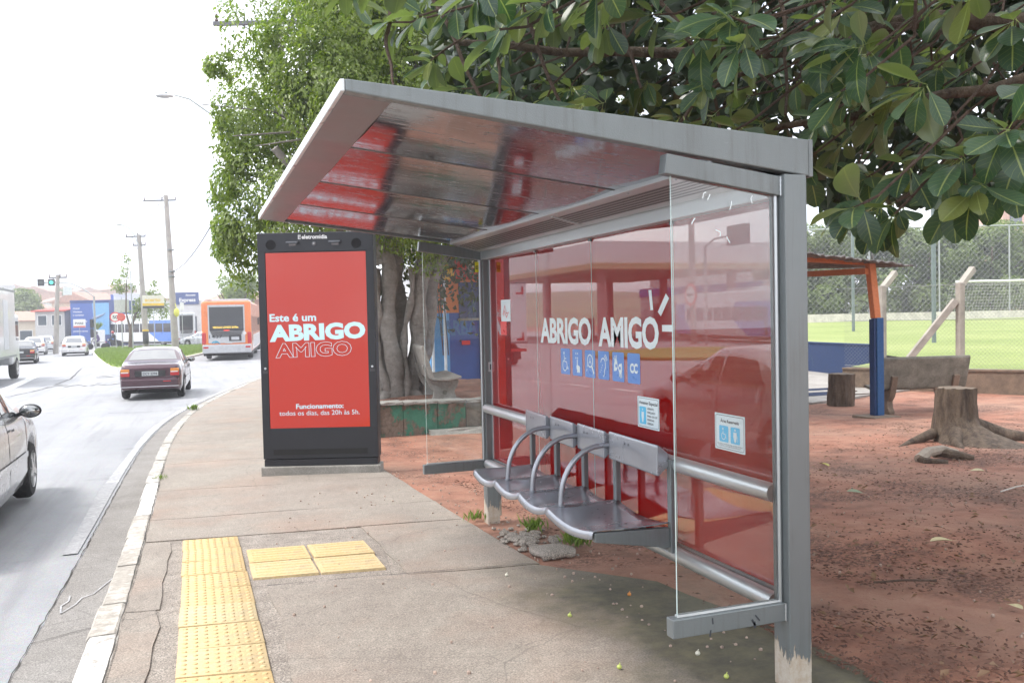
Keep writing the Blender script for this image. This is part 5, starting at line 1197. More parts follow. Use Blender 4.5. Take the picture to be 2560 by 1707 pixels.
# ------------------------------------------------------------------ vehicles (local +Y is forward)
TYRE = plain('tyre_rubber', (.016, .016, .017), .85, 0, .2, 12, .002, 90, .25); RIM = plain('alloy_rim', (.50, .50, .50), .3, .8); UNDER = plain('underbody', (.012, .012, .012), .9)
VG = vglass('car_glass', ior=2.4); CHROME = plain('chrome_trim', (.62, .63, .64), .15, .9); BLACKP = plain('black_trim', (.018, .018, .02), .5)
LRED = plain('tail_red', (.42, .012, .015), .12, 0, .05, coat=.5); LORG = plain('tail_amber', (.62, .22, .03), .12, 0, .05, coat=.5); LWHT = plain('lamp_clear', (.62, .60, .58), .1, 0, .05, coat=.5)
PLATE = plain('plate_grey', (.42, .44, .45), .5)
def paint(name, c, rough=.22, metal=.3): return plain(name, c, rough, metal, .04, 2, 0, 40, .05, coat=.8)
def wheel(parent, x, y, r=.305, wd=.2, out=1, spokes=5, rim=RIM):
    w_ = bpy.data.objects.new('wheel', None); COL.objects.link(w_); w_.parent = parent; w_.location = (x, y, r)
    M = Matrix.Rotation(R(90)*out, 4, 'Y')
    m = MB(); m.lathe([(r*.62, -wd/2), (r*.90, -wd/2), (r*.985, -wd/2+.03), (r, -wd/4), (r, wd/4), (r*.985, wd/2-.03), (r*.90, wd/2), (r*.64, wd/2), (r*.62, wd/2-.03)], M, 28); m.build('tyre', TYRE, w_, True, angle=35)
    m = MB(); m.lathe([(r*.30, wd/2-.05), (r*.60, wd/2-.035), (r*.645, wd/2+.004), (r*.625, wd/2-.08), (.02, wd/2-.09)], M, 28)
    for k in range(spokes):
        a = 2*math.pi*k/spokes; p = M @ Vector((math.cos(a)*r*.14, math.sin(a)*r*.14, wd/2-.01)); q = M @ Vector((math.cos(a)*r*.60, math.sin(a)*r*.60, wd/2-.005)); m.bar(p, q, r*.20, .03, up=tuple(M @ Vector((0, 0, 1))))
    m.lathe([(r*.20, wd/2-.03), (r*.18, wd/2+.006), (.01, wd/2+.01)], M, 14); m.build('rim', rim, w_, True, angle=30)
    return w_
class Body:
    """lofted car body described by its side silhouette"""
    def __init__(s, L_, W_, top, belt, wb, arch=.36, sill=.20, tum=.17):
        s.L, s.W, s.arch, s.sill, s.tum = L_, W_, arch, sill, tum; s.topx, s.topz = zip(*top); s.bx, s.bz = zip(*belt); s.ax = wb
        ys_ = set(np.linspace(-L_/2, L_/2, 50)); ys_ |= {-L_/2+.02, -L_/2+.06, L_/2-.02, L_/2-.06}
        for a in wb: ys_ |= set(a+arch*np.cos(np.linspace(0, math.pi, 15)))
        s.ys = sorted(ys_)
    def top(s, y): return float(sum(np.interp(y+d, s.topx, s.topz) for d in (-.06, -.03, 0, .03, .06))/5)
    def belt(s, y): return float(np.interp(y, s.bx, s.bz))
    def sec(s, y):
        t = abs(2*y/s.L); e = s.L/2-abs(y); w_ = s.W/2*(1-.075*t**3)*(1-.16*max(0, 1-e/.16)**2); tp, b = s.top(y), min(s.belt(y), s.top(y)-.012)
        zb_ = s.sill+.10*max(0, 1-e/.35)
        for a in s.ax:
            if abs(y-a) < s.arch: zb_ = max(zb_, .31+math.sqrt(s.arch**2-(y-a)**2)*.985)
        tp -= .05*max(0, 1-e/.10)**2
        h = max(.012, tp-b); k = min(1, h/.40)
        lo_ = zb_+(b-zb_)*.2; md = zb_+(b-zb_)*.55
        return [(w_*.93, zb_), (w_*.992, lo_), (w_, md), (w_*.99, b-(b-zb_)*.14), (w_*.955, b), (w_*(.955-s.tum*k), b+h*.80), (w_*(.90-(s.tum+.06)*k), b+h*.955), (w_*.42, tp), (0, tp+.010)]
    def pt(s, y, f, off=0.):
        S_ = s.sec(y); i = min(int(f), len(S_)-2); t = f-i; a, b = S_[i], S_[i+1]; x, z = a[0]+(b[0]-a[0])*t, a[1]+(b[1]-a[1])*t
        n = Vector((b[1]-a[1], -(b[0]-a[0]))).normalized(); return (x+n.x*off, y, z+n.y*off)
    def body(s, mat, parent, name='body'):
        rows = []
        for y in s.ys:
            S_ = s.sec(y); rows.append([(x, y, z) for x, z in S_]+[(-x, y, z) for x, z in S_[::-1][1:]])
        m = MB(); m.grid(rows); m.add(rows[0], [tuple(range(len(rows[0])))]); m.add(rows[-1], [tuple(range(len(rows[-1])))[::-1]])
        o = m.build(name, mat, parent, True, angle=38); 
        m = MB(); m.box((-s.W*.40, -s.L/2+.25, s.sill-.02), (s.W*.40, s.L/2-.25, .62)); m.build('underbody', UNDER, parent); return o
    def side(s, ya, yb, fa, fb, off, sgn, mat, parent, name, n=10, skew=(0, 0)):
        m = MB(); rows = []
        for i in range(n+1):
            rows.append([])
            for j in range(5):
                f = fa+(fb-fa)*j/4; v = j/4; y = (ya+skew[0]*v)+((yb+skew[1]*v)-(ya+skew[0]*v))*i/n; p = s.pt(y, f, off); rows[-1].append((p[0]*sgn, p[1], p[2]))
        m.grid(rows); return m.build(name, mat, parent, True)
    def cap(s, ya, yb, frac, mat, parent, name, off=.006):
        m = MB(); rows = []
        for i in range(9):
            y = ya+(yb-ya)*i/8; S_ = s.sec(y); w_ = S_[6][0]*frac; row = []
            for j in range(9):
                x = -w_+2*w_*j/8; z = float(np.interp(abs(x), [0, S_[7][0], S_[6][0]], [S_[8][1], S_[7][1], S_[6][1]])); row.append((x, y, z+off))
            rows.append(row)
        m.grid(rows); return m.build(name, mat, parent, True)
def mirrors(c, x, y, z, mat):
    for s in (-1, 1):
        m = MB(); m.ball((s*(x+.12), y, z), .1, 12, 8, (1.05, .55, .72)); o = m.build('mirror', mat, c, True)
        m = MB(); m.bar((s*(x-.04), y+.03, z-.05), (s*(x+.06), y, z-.02), .05, .04); m.build('mirror_arm', mat, o)
        m = MB(); m.ball((s*(x+.12), y-.035, z), .085, 12, 8, (1.05, .32, .70)); m.build('mirror_glass', VG, o, True)
SED_TOP = [(-2.1, .90), (-2.05, .97), (-1.45, 1.02), (-1.30, 1.05), (-.72, 1.36), (-.2, 1.42), (.25, 1.40), (1.05, .98), (1.7, .88), (2.05, .74), (2.1, .66)]
SED_BELT = [(-2.1, .86), (-1.4, .97), (-.5, .95), (1.0, .91), (1.8, .80), (2.1, .64)]
def sedan(name, label, loc, rz, pm, L_=4.2, W_=1.68, hatch=False, plate='', lamps=None, detail=True, group=None, top=None, belt=None, cat='car'):
    c = thing(name, label, cat, loc, rz, group); k = L_/4.2
    tp = top or SED_TOP
    if hatch and not top: tp = [(-2.1, .80), (-2.02, .98), (-1.75, 1.34), (-1.4, 1.44), (-.2, 1.50), (.3, 1.46), (1.15, 1.0), (1.75, .88), (2.05, .72), (2.1, .62)]
    B = Body(L_, W_, [(a*k, b) for a, b in tp], [(a*k, b) for a, b in (belt or SED_BELT)], (-1.22*k, 1.32*k)); B.body(pm, c)
    for s in (-1, 1):
        for a in (-1.22*k, 1.32*k): wheel(c, s*(W_/2-.11), a, .305, .19, s)
        if hatch:
            B.side(.02*k, .78*k, 4.12, 4.92, .005, s, VG, c, 'side_window', skew=(0, -.30)); B.side(-.85*k, -.04*k, 4.12, 4.92, .005, s, VG, c, 'side_window', skew=(.0, 0)); B.side(-1.55*k, -.93*k, 4.15, 4.90, .005, s, VG, c, 'side_window', skew=(.12, 0))
        else:
            B.side(.0, .80*k, 4.12, 4.92, .005, s, VG, c, 'side_window', skew=(0, -.38)); B.side(-.98*k, -.06*k, 4.12, 4.92, .005, s, VG, c, 'side_window', skew=(.30, 0))
        if detail:
            d_ = B.side(-.03*k, .92*k, 1.0, 3.98, .003, s, pm, c, 'door'); B.side(.04*k, .20*k, 3.1, 3.3, .02, s, BLACKP, d_, 'door_handle', 3); B.side(-.95*k, -.05*k, 1.0, 3.98, .003, s, pm, c, 'door')
            for yg in (-.965, -.05, .925): B.side(yg*k, yg*k+.014, .6, 4.0, .005, s, BLACKP, c, 'door_gap', 1)
            B.side(-.97*k, .93*k, 1.62, 1.85, .014, s, pm, c, 'side_moulding'); B.side(-1.0*k, .98*k, 3.99, 4.10, .006, s, CHROME, c, 'waist_trim')
    if hatch: B.cap(-1.99*k, -1.62*k, .84, VG, c, 'rear_window'); B.cap(.42*k, 1.05*k, .92, VG, c, 'windscreen')
    else: B.cap(-1.26*k, -.78*k, .93, VG, c, 'rear_window'); B.cap(.32*k, .98*k, .93, VG, c, 'windscreen')
    y0 = -L_/2
    def rb(a, b, nm, mat, bevel=.012, par=c):
        m = MB(); m.box(a, b); return m.build(nm, mat, par, bevel=bevel)
    rb((-W_*.445, y0-.07, .30), (W_*.445, y0+.10, .60), 'rear_bumper', pm, .05); rb((-W_*.43, -y0-.10, .24), (W_*.43, -y0+.06, .56), 'front_bumper', pm, .05)
    if detail: rb((-W_*.44, y0-.082, .365), (W_*.44, y0-.069, .385), 'bumper_strip', CHROME, .004)
    zl = .66 if not hatch else .74
    for s in (-1, 1):
        a, b = sorted((s*W_*.31, s*W_*.447))
        t1 = rb((a, y0-.020, zl), (b, y0+.10, zl+.11), 'tail_lamp', LRED, .015); rb((a+.004, y0-.018, zl+.112), (b-.004, y0+.10, zl+.20), 'tail_lamp_amber', LORG, .012, t1); rb((a+.01, y0-.026, zl+.095), (b-.03, y0-.019, zl+.125), 'reverse_lens', LWHT, .003, t1)
        a, b = sorted((s*W_*.24, s*W_*.43)); rb((a, -y0-.12, .60), (b, -y0+.012, .74), 'headlamp', LWHT, .02)
    if detail:
        rb((-W_*.235, y0-.012, .645), (W_*.235, y0+.02, .815), 'plate_recess', BLACKP, .01); rb((-.21, y0-.024, .67), (.21, y0-.0125, .79), 'number_plate', PLATE, .004)
        if plate:
            o = put('plate_lettering', fit_text(plate, -.18, .18, 0, .072, .02), INK, c); o.rotation_euler = (R(90), 0, 0); o.location = (0, y0-.0255, .692)
        rb((W_*.20, y0-.084, .50), (W_*.32, y0-.070, .525), 'reflector', LRED, .004)
        m = MB(); m.cyl((-.35, y0-.05, .24), (-.35, y0+.3, .26), .03, 10); m.build('exhaust', BLACKP, c)
        mirrors(c, W_/2*.93, .78*k, .98, BLACKP)
    else: mirrors(c, W_/2*.93, .78*k, 1.0, pm)
    return c
def rz_(y): return gz(y)+ROADZ
sedan('silver_car', 'silver saloon car passing at the left edge with its front wheel in view', (-2.50, 9.38, rz_(9.4)), R(.5), paint('paint_silver', (.42, .42, .43), .25, .6))
mc = sedan('maroon_car', 'dark maroon saloon car driving away on the near lane', (-1.05, 28.2, rz_(28.2)+.02), R(-3.4), paint('paint_maroon', (.055, .016, .028), .2, .4), 4.15, 1.68, plate='DCY 2294')
sedan('white_hatchback', 'white hatchback waiting ahead beside the leaning pole', (-8.75, 76.2, rz_(76)), R(4), paint('paint_white', (.62, .62, .63)), 4.1, 1.8, True)
sedan('black_car', 'black saloon car beside the white truck', (-10.1, 61.8, rz_(61.8)), R(6), paint('paint_black', (.022, .022, .026)), 4.3, 1.75)
sedan('white_car', 'white hatchback in front of the black saloon', (-12.4, 82, rz_(82)), R(6), MATS['paint_white'], 3.9, 1.7, True, detail=False)
sedan('pale_car', 'small pale car farthest up the left lane', (-13.2, 93, rz_(93)), R(6), paint('paint_pale', (.50, .52, .54)), 3.8, 1.66, True, detail=False)
sedan('silver_wagon', 'silver estate car parked beyond the grass island behind the pole', (.9, 99, rz_(99)), R(62), paint('paint_silver2', (.46, .48, .50), .25, .5), 4.3, 1.7, True, detail=False)

def bus(name, label, loc, rz, col_main, col2, L_, H_, W_, rear=True, number='', scheme=0, group=None):
    c = thing(name, label, 'bus', loc, rz, group)
    def bb(a, b, nm, mat, bevel=.02, par=c):
        m = MB(); m.box(a, b); return m.build(nm, mat, par, bevel=bevel, seg=3)
    h = L_/2; w_ = W_/2
    bb((-w_, -h, .40), (w_, h, H_), 'body', col_main, .16)
    bb((-w_+.05, -h+.3, .25), (w_-.05, h-.3, .45), 'underbody', UNDER)
    BG = vglass('bus_glass', (.02, .022, .028), ior=1.4); GR = plain('bus_grey', (.42, .43, .45), .35, .3)
    nW = int((L_-2.4)/1.45)
    for s in (-1, 1):
        xa, xb = sorted((s*(w_-.02), s*(w_+.008)))
        for k in range(nW):
            y0 = -h+1.0+k*1.45; bb((xa, y0+.05, 1.55), (xb, y0+1.38, 2.55), 'window', BG, .01)
        xa, xb = sorted((s*(w_-.02), s*(w_+.005)))
        if scheme == 1:      # blue and white skirt panels
            for pp in ([(-h+.1, .5), (-h+L_*.22, .5), (-h+L_*.34, 1.45), (-h+L_*.34, 2.9), (-h+.1, 2.9)], [(h-L_*.26, .5), (h-.1, .5), (h-.1, 2.9), (h-L_*.12, 2.9), (h-L_*.12, 1.45)]):
                m = MB(); m.prism(pp, 'x', xa, xb-.004*s); m.build('livery_panel', col2, c)
        else: bb((xa, -h+2.6, .6), (xb, h-2, 1.42), 'livery_panel', GR, .01)
        for a in (-h+2.6, h-2.4) if L_ < 15 else (-h+2.4, 0., h-2.6): wheel(c, s*(w_-.18), a, .48, .28, s, 6, plain('steel_rim', (.30, .30, .31), .5, .5))
        m = MB(); m.box((xa, -h+.62, .6), (xb+.002*s, -h+.95, 2.5)); m.build('door', BLACKP, c)
    bb((-w_*.8, -h*.6, H_-.02), (w_*.8, -h*.1, H_+.20), 'air_unit', GR, .06)
    # rear
    y0 = -h
    rg = bb((-w_+.36, y0-.025, .98), (w_-.36, y0+.05, H_-.22), 'rear_panel', GR, .10)
    bb((-w_+.44, y0-.04, 1.72), (w_-.44, y0-.02, H_-.35), 'rear_window', BG, .06)
    for k in range(6): bb((-w_+.46+.03*k, y0-.052, 1.70-.068*k), (w_-.46-.03*k, y0-.024, 1.745-.068*k), 'vent_slat', BLACKP, .004)
    bb((-w_+.02, y0-.05, .40), (w_-.02, y0+.2, .92), 'rear_bumper', GR, .07)
    for s in (-1, 1):
        a, b = sorted((s*(w_-.24), s*(w_-.01))); bb((a, y0-.03, .95), (b, y0+.1, 1.62), 'tail_lamp', LRED, .05); a, b = sorted((s*(w_-.36), s*(w_-.08))); bb((a, y0-.062, .70), (b, y0-.048, .80), 'bumper_reflector', LRED, .01)
    if number:
        o = put('fleet_number', fit_text(number, 0, .72, 0, .20, .01), INK, c); o.rotation_euler = (R(90), 0, 0); o.location = (-w_+.42, y0-.028, 1.28)
        o = put('vehicle_notice', fit_text('VEICULO LONGO 20.90m.', 0, 1.45, 0, .11, .02), emit('amber_letters', (.9, .62, .08), .8), c); o.rotation_euler = (R(90), 0, 0); o.location = (-w_+.62, y0-.043, 1.86)
        bb((.12, y0-.045, 1.10), (.82, y0-.026, 1.42), 'number_display', BLACKP, .03); bb((.25, y0-.05, 1.17), (.69, y0-.0455, 1.35), 'display_screen', GR, .01)
        bb((-.10, y0-.04, .97), (.28, y0-.026, 1.08), 'number_plate', PLATE, .005)
        m = MB(); ribbon(m, arc(0, -.1, .22, 30, 150), .07); ribbon(m, arc(.08, -.14, .2, 30, 140), .05); o = put('operator_mark', m.mesh('om'), plain('mark_teal', (.02, .25, .40), .4), c); o.rotation_euler = (R(90), 0, 0); o.location = (-w_+.75, y0-.028, .98)
        bb((-w_+.05, y0-.012, 1.32), (-w_+.20, y0-.002, 1.50), 'access_sticker', VBLUE, .004); m = MB(); m.cyl((w_-.38, y0-.04, 1.55), (w_-.38, y0-.02, 1.55), .09, 16); m.build('round_lamp', LWHT, c)
        bb((-.16, y0-.052, 1.70), (.16, y0-.045, 1.76), 'brake_lamp', emit('brake_lit', (.9, .05, .03), .8), .004); bb((-w_*.75, y0-.018, H_-.26), (w_*.75, y0+.05, H_-.06), 'roof_brow', col_main, .05)
    # front
    if scheme == 1: bb((-w_+.02, h-.6, .5), (w_-.02, h+.012, 1.12), 'front_apron', col2, .05)
    bb((-w_+.10, h-.05, 1.15), (w_-.10, h+.03, H_-.30), 'windscreen', BG, .08); bb((-w_+.15, h-.05, H_-.28), (w_-.15, h+.025, H_-.06), 'destination_board', BLACKP, .03)
    for s in (-1, 1):
        a, b = sorted((s*(w_-.5), s*(w_-.1))); bb((a, h-.05, .62), (b, h+.03, .82), 'headlamp', LWHT, .04)
        m = MB(); m.bar((s*w_, h-.05, 2.6), (s*(w_+.22), h+.2, 2.45), .04, .04); m.box((s*(w_+.22)-.07, h+.14, 1.95), (s*(w_+.22)+.07, h+.26, 2.45)); m.build('mirror', BLACKP, c)
    return c
ORANGE = paint('bus_orange', (.62, .16, .03), .3, .0); BBLUE = paint('bus_blue', (.035, .16, .52), .3, 0); BWHITE = paint('bus_white', (.66, .68, .70), .3, 0)
bus('orange_bus', 'orange and grey articulated city bus numbered 1437 driving away', (2.75, 63.9, rz_(58)+.05), R(-5.5), ORANGE, BWHITE, 20.0, 3.45, 2.78, number='1437')
bus('blue_bus', 'blue and white city bus crossing behind the grass island', (-5.2, 112, rz_(110)-.05), R(37), BWHITE, BBLUE, 14.6, 3.7, 2.6, scheme=1)
# box truck
tk = thing('box_truck', 'white box truck at the left edge with red and white reflectors', 'truck', (-8.05, 38.4, rz_(37)), R(1))
def kbx(a, b, nm, mat, bevel=.02, par=tk):
    m = MB(); m.box(a, b); return m.build(nm, mat, par, bevel=bevel)
TWH = paint('truck_white', (.60, .62, .63), .35, 0)
bx_ = kbx((-1.25, -2.6, .95), (1.25, 2.2, 3.62), 'cargo_box', TWH, .03)
for z_ in (.97, 3.56): kbx((-1.27, -2.62, z_), (1.27, 2.22, z_+.08), 'edge_rail', GREY, .01, bx_)
kbx((1.252, -.4, 1.3), (1.262, .55, 3.2), 'side_door', plain('truck_panel', (.50, .53, .55), .4), .004, bx_)
for x_ in (-1.1, .75):
    for z_ in (1.1, 3.1):
        kbx((x_, -2.64, z_), (x_+.34, -2.625, z_+.09), 'reflector', LRED, .002, bx_); kbx((x_+(.26 if x_ > 0 else 0), -2.645, z_), (x_+(.34 if x_ > 0 else .08), -2.63, z_+.34), 'reflector', LRED, .002, bx_)
kbx((-1.2, -2.66, .62), (1.2, -2.54, .74), 'under_run_bar', plain('bar_red', (.45, .05, .05), .5), .01)
kbx((-.45, -2.5, .55), (.45, 3.9, .92), 'chassis', UNDER)
kbx((-1.1, 2.4, .6), (1.1, 4.1, 2.7), 'cab', TWH, .15); kbx((-.98, 4.05, 1.6), (.98, 4.13, 2.5), 'windscreen', VG, .03); kbx((1.09, 2.9, 1.6), (1.112, 3.8, 2.4), 'side_window', VG, .01)
for s in (-1, 1):
    wheel(tk, s*.98, -1.35, .46, .3, s); wheel(tk, s*.98, 3.2, .46, .28, s); m = MB(); m.box((s*.85-.02, -1.95, .25), (s*.85+.32*s, -1.92, .75)); m.build('mud_flap', BLACKP, tk)

# motorcycles with riders
SKIN = plain('skin', (.30, .17, .11), .6)
def skin_body(name, pts, edges, rad, mat, parent, sub=2):
    me = bpy.data.meshes.new(name); me.from_pydata(pts, edges, []); o = put(name, me, mat, parent)
    sk = o.modifiers.new('skin', 'SKIN'); 
    for i, r_ in enumerate(rad): me.skin_vertices[0].data[i].radius = (r_, r_)
    me.skin_vertices[0].data[0].use_root = True
    ss = o.modifiers.new('sub', 'SUBSURF'); ss.levels = sub; ss.render_levels = sub; return o
def motorcycle(label, rider_label, loc, rz, jacket, helmet, bike_paint):
    c = thing('motorcycle', label, 'motorcycle', loc, rz)
    for a in (-.65, .68): wheel(c, 0, a, .30, .12, 1, 5)
    m = MB(); m.tube([(0, -.7, .72), (0, -.25, .78), (0, .05, .74), (0, .3, .88), (0, .42, .84)], [.07, .13, .12, .17, .08], 10); m.build('fuel_tank', bike_paint, c, True)
    m = MB(); m.box((-.13, -.2, .28), (.13, .28, .62)); m.build('engine', BLACKP, c, bevel=.04)
    m = MB(); m.tube([(0, .68, .3), (0, .5, .85), (0, .46, .98)], .035, 8); m.tube([(-.33, .36, 1.02), (0, .46, 1.0), (.33, .36, 1.02)], .018, 8); m.build('fork', BLACKP, c, True)
    m = MB(); m.tube([(.13, .1, .3), (.16, -.4, .3), (.17, -.85, .42)], [.03, .045, .05], 8); m.build('exhaust', CHROME, c, True)
    m = MB(); m.box((-.09, -.86, .66), (.09, -.78, .76)); m.build('tail_lamp', LRED, c, bevel=.01); m = MB(); m.ball((0, .55, .90), .09, 10, 6); m.build('headlamp', LWHT, c, True)
    p = thing('person', rider_label, 'person', (loc[0], loc[1], loc[2]), rz)
    pts = [(0, -.20, .86), (0, -.12, 1.10), (0, .02, 1.38), (0, .06, 1.50), (-.20, .0, 1.36), (-.27, .14, 1.12), (-.27, .34, 1.04), (.20, .0, 1.36), (.27, .14, 1.12), (.27, .34, 1.04), (-.14, -.1, .84), (-.20, .26, .70), (-.18, .02, .34), (-.18, .14, .27), (.14, -.1, .84), (.20, .26, .70), (.18, .02, .34), (.18, .14, .27)]
    ed = [(0, 1), (1, 2), (2, 3), (2, 4), (4, 5), (5, 6), (2, 7), (7, 8), (8, 9), (0, 10), (10, 11), (11, 12), (12, 13), (0, 14), (14, 15), (15, 16), (16, 17)]
    rad = [.16, .16, .15, .06, .09, .065, .045, .09, .065, .045, .11, .085, .06, .05, .11, .085, .06, .05]
    b = skin_body('body', pts, ed, rad, jacket, p, 1)
    m = MB(); m.ball((0, .08, 1.63), .145, 14, 10, (.92, 1.08, 1.05)); hl = m.build('helmet', helmet, p, True); m = MB(); m.ball((0, .135, 1.63), .11, 12, 8, (1.0, .9, .55)); m.build('visor', VG, hl, True)
    return c
JB = plain('jacket_black', (.02, .02, .025), .7); JP = plain('jacket_purple', (.10, .07, .18), .7); HR = paint('helmet_red', (.35, .03, .03)); HD = paint('helmet_dark', (.03, .03, .05)); HY = paint('helmet_yellow', (.62, .42, .03))
motorcycle('black motorcycle at the island tip, behind the other motorcycle', 'motorcyclist in black jacket and red helmet', (-7.55, 96, rz_(96)), R(75), JB, HR, BLACKP)
motorcycle('grey motorcycle leading at the island tip', 'motorcyclist in purple jacket leading the pair', (-8.95, 95, rz_(95)), R(75), JP, HD, RIM)
motorcycle('dark motorcycle between the truck and the parked cars', 'motorcyclist with yellow helmet in front of the black car', (-12.3, 69.5, rz_(69.5)), R(4), JB, HY, BLACKP)
# ------------------------------------------------------------------ grass island, poles, signs, street furniture
ISL = [(-3.5, 46.5), (-2.6, 48.5), (-1.2, 56), (.6, 68), (2.6, 84), (3.4, 92), (.5, 94.5), (-4, 96), (-7.6, 95), (-8.6, 90), (-7.6, 78), (-6.0, 64), (-4.6, 53), (-3.9, 48)]
isl = thing('island', 'grassy traffic island between the two roads', None); tag(isl, kind='structure')
m = MB(); cx, cy = -2.8, 76.; n = len(ISL); sm_ = []
for i in range(n):
    a, b = Vector(ISL[i]), Vector(ISL[(i+1) % n])
    for k in range(4): sm_.append(a.lerp(b, k/4))
n = len(sm_); zr = lambda y: rz_(y)
rings = [[(cx+(p.x-cx)*f, cy+(p.y-cy)*f, rz_(cy+(p.y-cy)*f)+h) for p in sm_] for f, h in ((1, .10), (.97, .13), (.8, .16), (.5, .18), (.02, .2))]
m.grid(rings, closed=True); m.build('island_turf', FIELD.m, isl, True)
m = MB(); m.grid([[(cx+(p.x-cx)*f, cy+(p.y-cy)*f, rz_(p.y)+h) for p in sm_] for f, h in ((1.035, -.05), (1.03, .12), (1.0, .13), (.995, .0))], closed=True); m.build('island_kerb', KERB_W, isl)
r_ = np.random.RandomState(9); nb = 16000; C_ = []
while len(C_) < nb:
    x_, y_ = r_.uniform(-8.5, 3.2), r_.uniform(47, 95); 
    inside = False; j = len(ISL)-1
    for i in range(len(ISL)):
        if (ISL[i][1] > y_) != (ISL[j][1] > y_) and x_ < (ISL[j][0]-ISL[i][0])*(y_-ISL[i][1])/(ISL[j][1]-ISL[i][1])+ISL[i][0]: inside = not inside
        j = i
    if inside: C_.append((x_, y_, rz_(y_)+.20))
C_ = np.array(C_); T_ = unit(np.stack([r_.normal(size=nb)*.4, r_.normal(size=nb)*.4, np.ones(nb)], 1)); B_ = unit(np.cross(T_, r_.normal(size=(nb, 3)))); L_ = .12+.16*r_.rand(nb)**2
tag(quads('island_grass', C_, T_, B_, L_, L_*.25, GRASSM), 'uncut grass on the traffic island', kind='stuff')
CONP = plain('pole_concrete', (.30, .28, .26), .85, 0, .2, 2, .004, 30)
def upole(label, base, top, r0, r1, arms, extra=None, name='utility_pole'):
    o = thing(name, label, 'utility pole', base); t = Vector(top)-Vector(base)
    m = MB(); m.tube([(0, 0, -.5), t*.5, t], [r0, (r0+r1)/2, r1], 12); m.build('shaft', CONP, o, True)
    for h, a, b, rz in arms:
        p = t*(h/t.z); d = Vector((math.cos(rz), math.sin(rz), 0)); m = MB(); m.bar(p+d*a, p+d*b, .10, .12); ar = m.build('crossarm', plain('arm_grey', (.12, .12, .13), .7), o)
        for q in (a*.95, (a+b)/2+.2, b*.95):
            m = MB(); c = p+d*q; m.lathe([(.03, .06), (.06, .10), (.03, .16), (.06, .20), (.02, .30)], Matrix.Translation(c), 8); m.build('insulator', plain('insulator_brown', (.09, .05, .04), .3), ar)
        m = MB(); m.cyl(p+d*a*.6, p-Vector((0, 0, .7)), .02, 6); m.build('arm_stay', plain('arm_grey', (.12, .12, .13), .7), o)
    return o
pA = upole('tall concrete utility pole standing on the grass island behind the maroon car', (-1.47, 78.2, rz_(78)+.2), (-1.85, 78.4, 12.1), .30, .18, [(12.3, -1.9, .8, R(-20))])
for z_ in (8.2, 6.4, 6.0): 
    m = MB(); m.lathe([(.27, -.05), (.29, 0), (.27, .05)], Matrix.Translation((-.2*z_/12, .0, z_)), 12); m.build('steel_band', GREY, pA)
pB = upole('utility pole with lamp arm and black waste bin on the island', (-4.1, 86.5, rz_(86)+.2), (-4.45, 86.8, 9.6), .28, .18, [(10.1, -1.2, .6, R(-20)), (9.3, -.6, .55, R(-20))])
m = MB(); m.tube([(-.33, 0, 9.2), (-.7, .1, 10.2), (-1.2, .3, 10.9), (-1.8, .5, 11.15)], .04, 8); m.build('lamp_arm', GALV, pB, True); m = MB(); m.ball((-2.0, .55, 11.15), .2, 10, 6, (1.8, .7, .4)); m.build('lamp_head', GALV, pB, True)
m = MB(); m.lathe([(.22, .35), (.25, .4), (.25, 1.55), (.22, 1.6)], Matrix.Translation((-.02, -.4, 0)), 14); wb_ = m.build('waste_bin', plain('bin_black', (.02, .02, .022), .6), pB, True); m = MB(); m.lathe([(.26, 1.5), (.27, 1.56), (.26, 1.66)], Matrix.Translation((-.02, -.4, 0)), 14); m.build('bin_rim', plain('bin_yellow', (.62, .42, .03), .5), wb_, True)
upole('leaning utility pole beside the white hatchback', (-11.0, 82.5, rz_(82)), (-10.62, 82.7, 5.8), .22, .15, [(6.4, -.75, .75, R(-20))])
m = MB(); m.ball((0, 0, 0), .28, 10, 8, (.8, .5, 1.3)); o = m.build('plastic_bag', plain('bag_yellow', (.55, .55, .08), .4), loc=(-1.30, 77.75, 2.4), smooth=True); m2 = MB(); m2.cyl((0, 0, .3), (-.1, .2, .75), .03, 6); m2.build('bag_knot', MATS['bag_yellow'], o); tag(o, 'yellow plastic bag hanging on the tall island pole', 'bag')
# traffic signals
tl = thing('traffic_signal', 'traffic light post with curved arm over the far lanes', 'traffic light', (-8.87, 92.5, rz_(92)))
m = MB(); m.cyl((0, 0, -.2), (0, 0, 5.1), .09, 12); m.build('post', GALV, tl, True); m = MB(); m.tube([(0, 0, 5.1), (-1.0, .4, 5.9), (-2.0, .8, 6.4), (-3.0, 1.2, 6.5), (-4.9, 1.7, 6.5)], .06, 8); m.build('arm', GALV, tl, True)
for x_ in (-3.75, -4.65):
    m = MB(); m.box((x_-.28, 1.2, 6.2), (x_+.28, 1.5, 6.85)); hd = m.build('signal_head', BLACKP, tl, bevel=.03); m = MB(); m.cyl((x_, 1.18, 6.52), (x_, 1.2, 6.52), .17, 14); m.build('lens', emit('signal_green', (.05, .7, .55), .9) if x_ > -4 else plain('lens_dark', (.05, .06, .06), .3), hd)
for z_ in (2.6, 1.7):
    m = MB(); m.box((-.42, -.15, z_-.5), (-.12, .12, z_+.35)); hd = m.build('signal_head', BLACKP, tl, bevel=.03)
    for k in range(3):
        m = MB(); m.tube([(-.27, -.28, z_-.35+k*.27), (-.27, -.15, z_-.35+k*.27)], .10, 12); m.build('visor', BLACKP, hd)
m = MB(); m.box((-2.75, 1.1, 5.3), (-2.0, 1.13, 6.1)); m.build('street_plate', plain('plate_white', (.62, .66, .66), .5), tl)
def sign_post(label, loc, h, build, r=.03, cat='sign', name='road_sign'):
    o = thing(name, label, cat, loc); m = MB(); m.cyl((0, 0, -.2), (0, 0, h), r, 8); m.build('post', GALV, o, True); build(o); return o
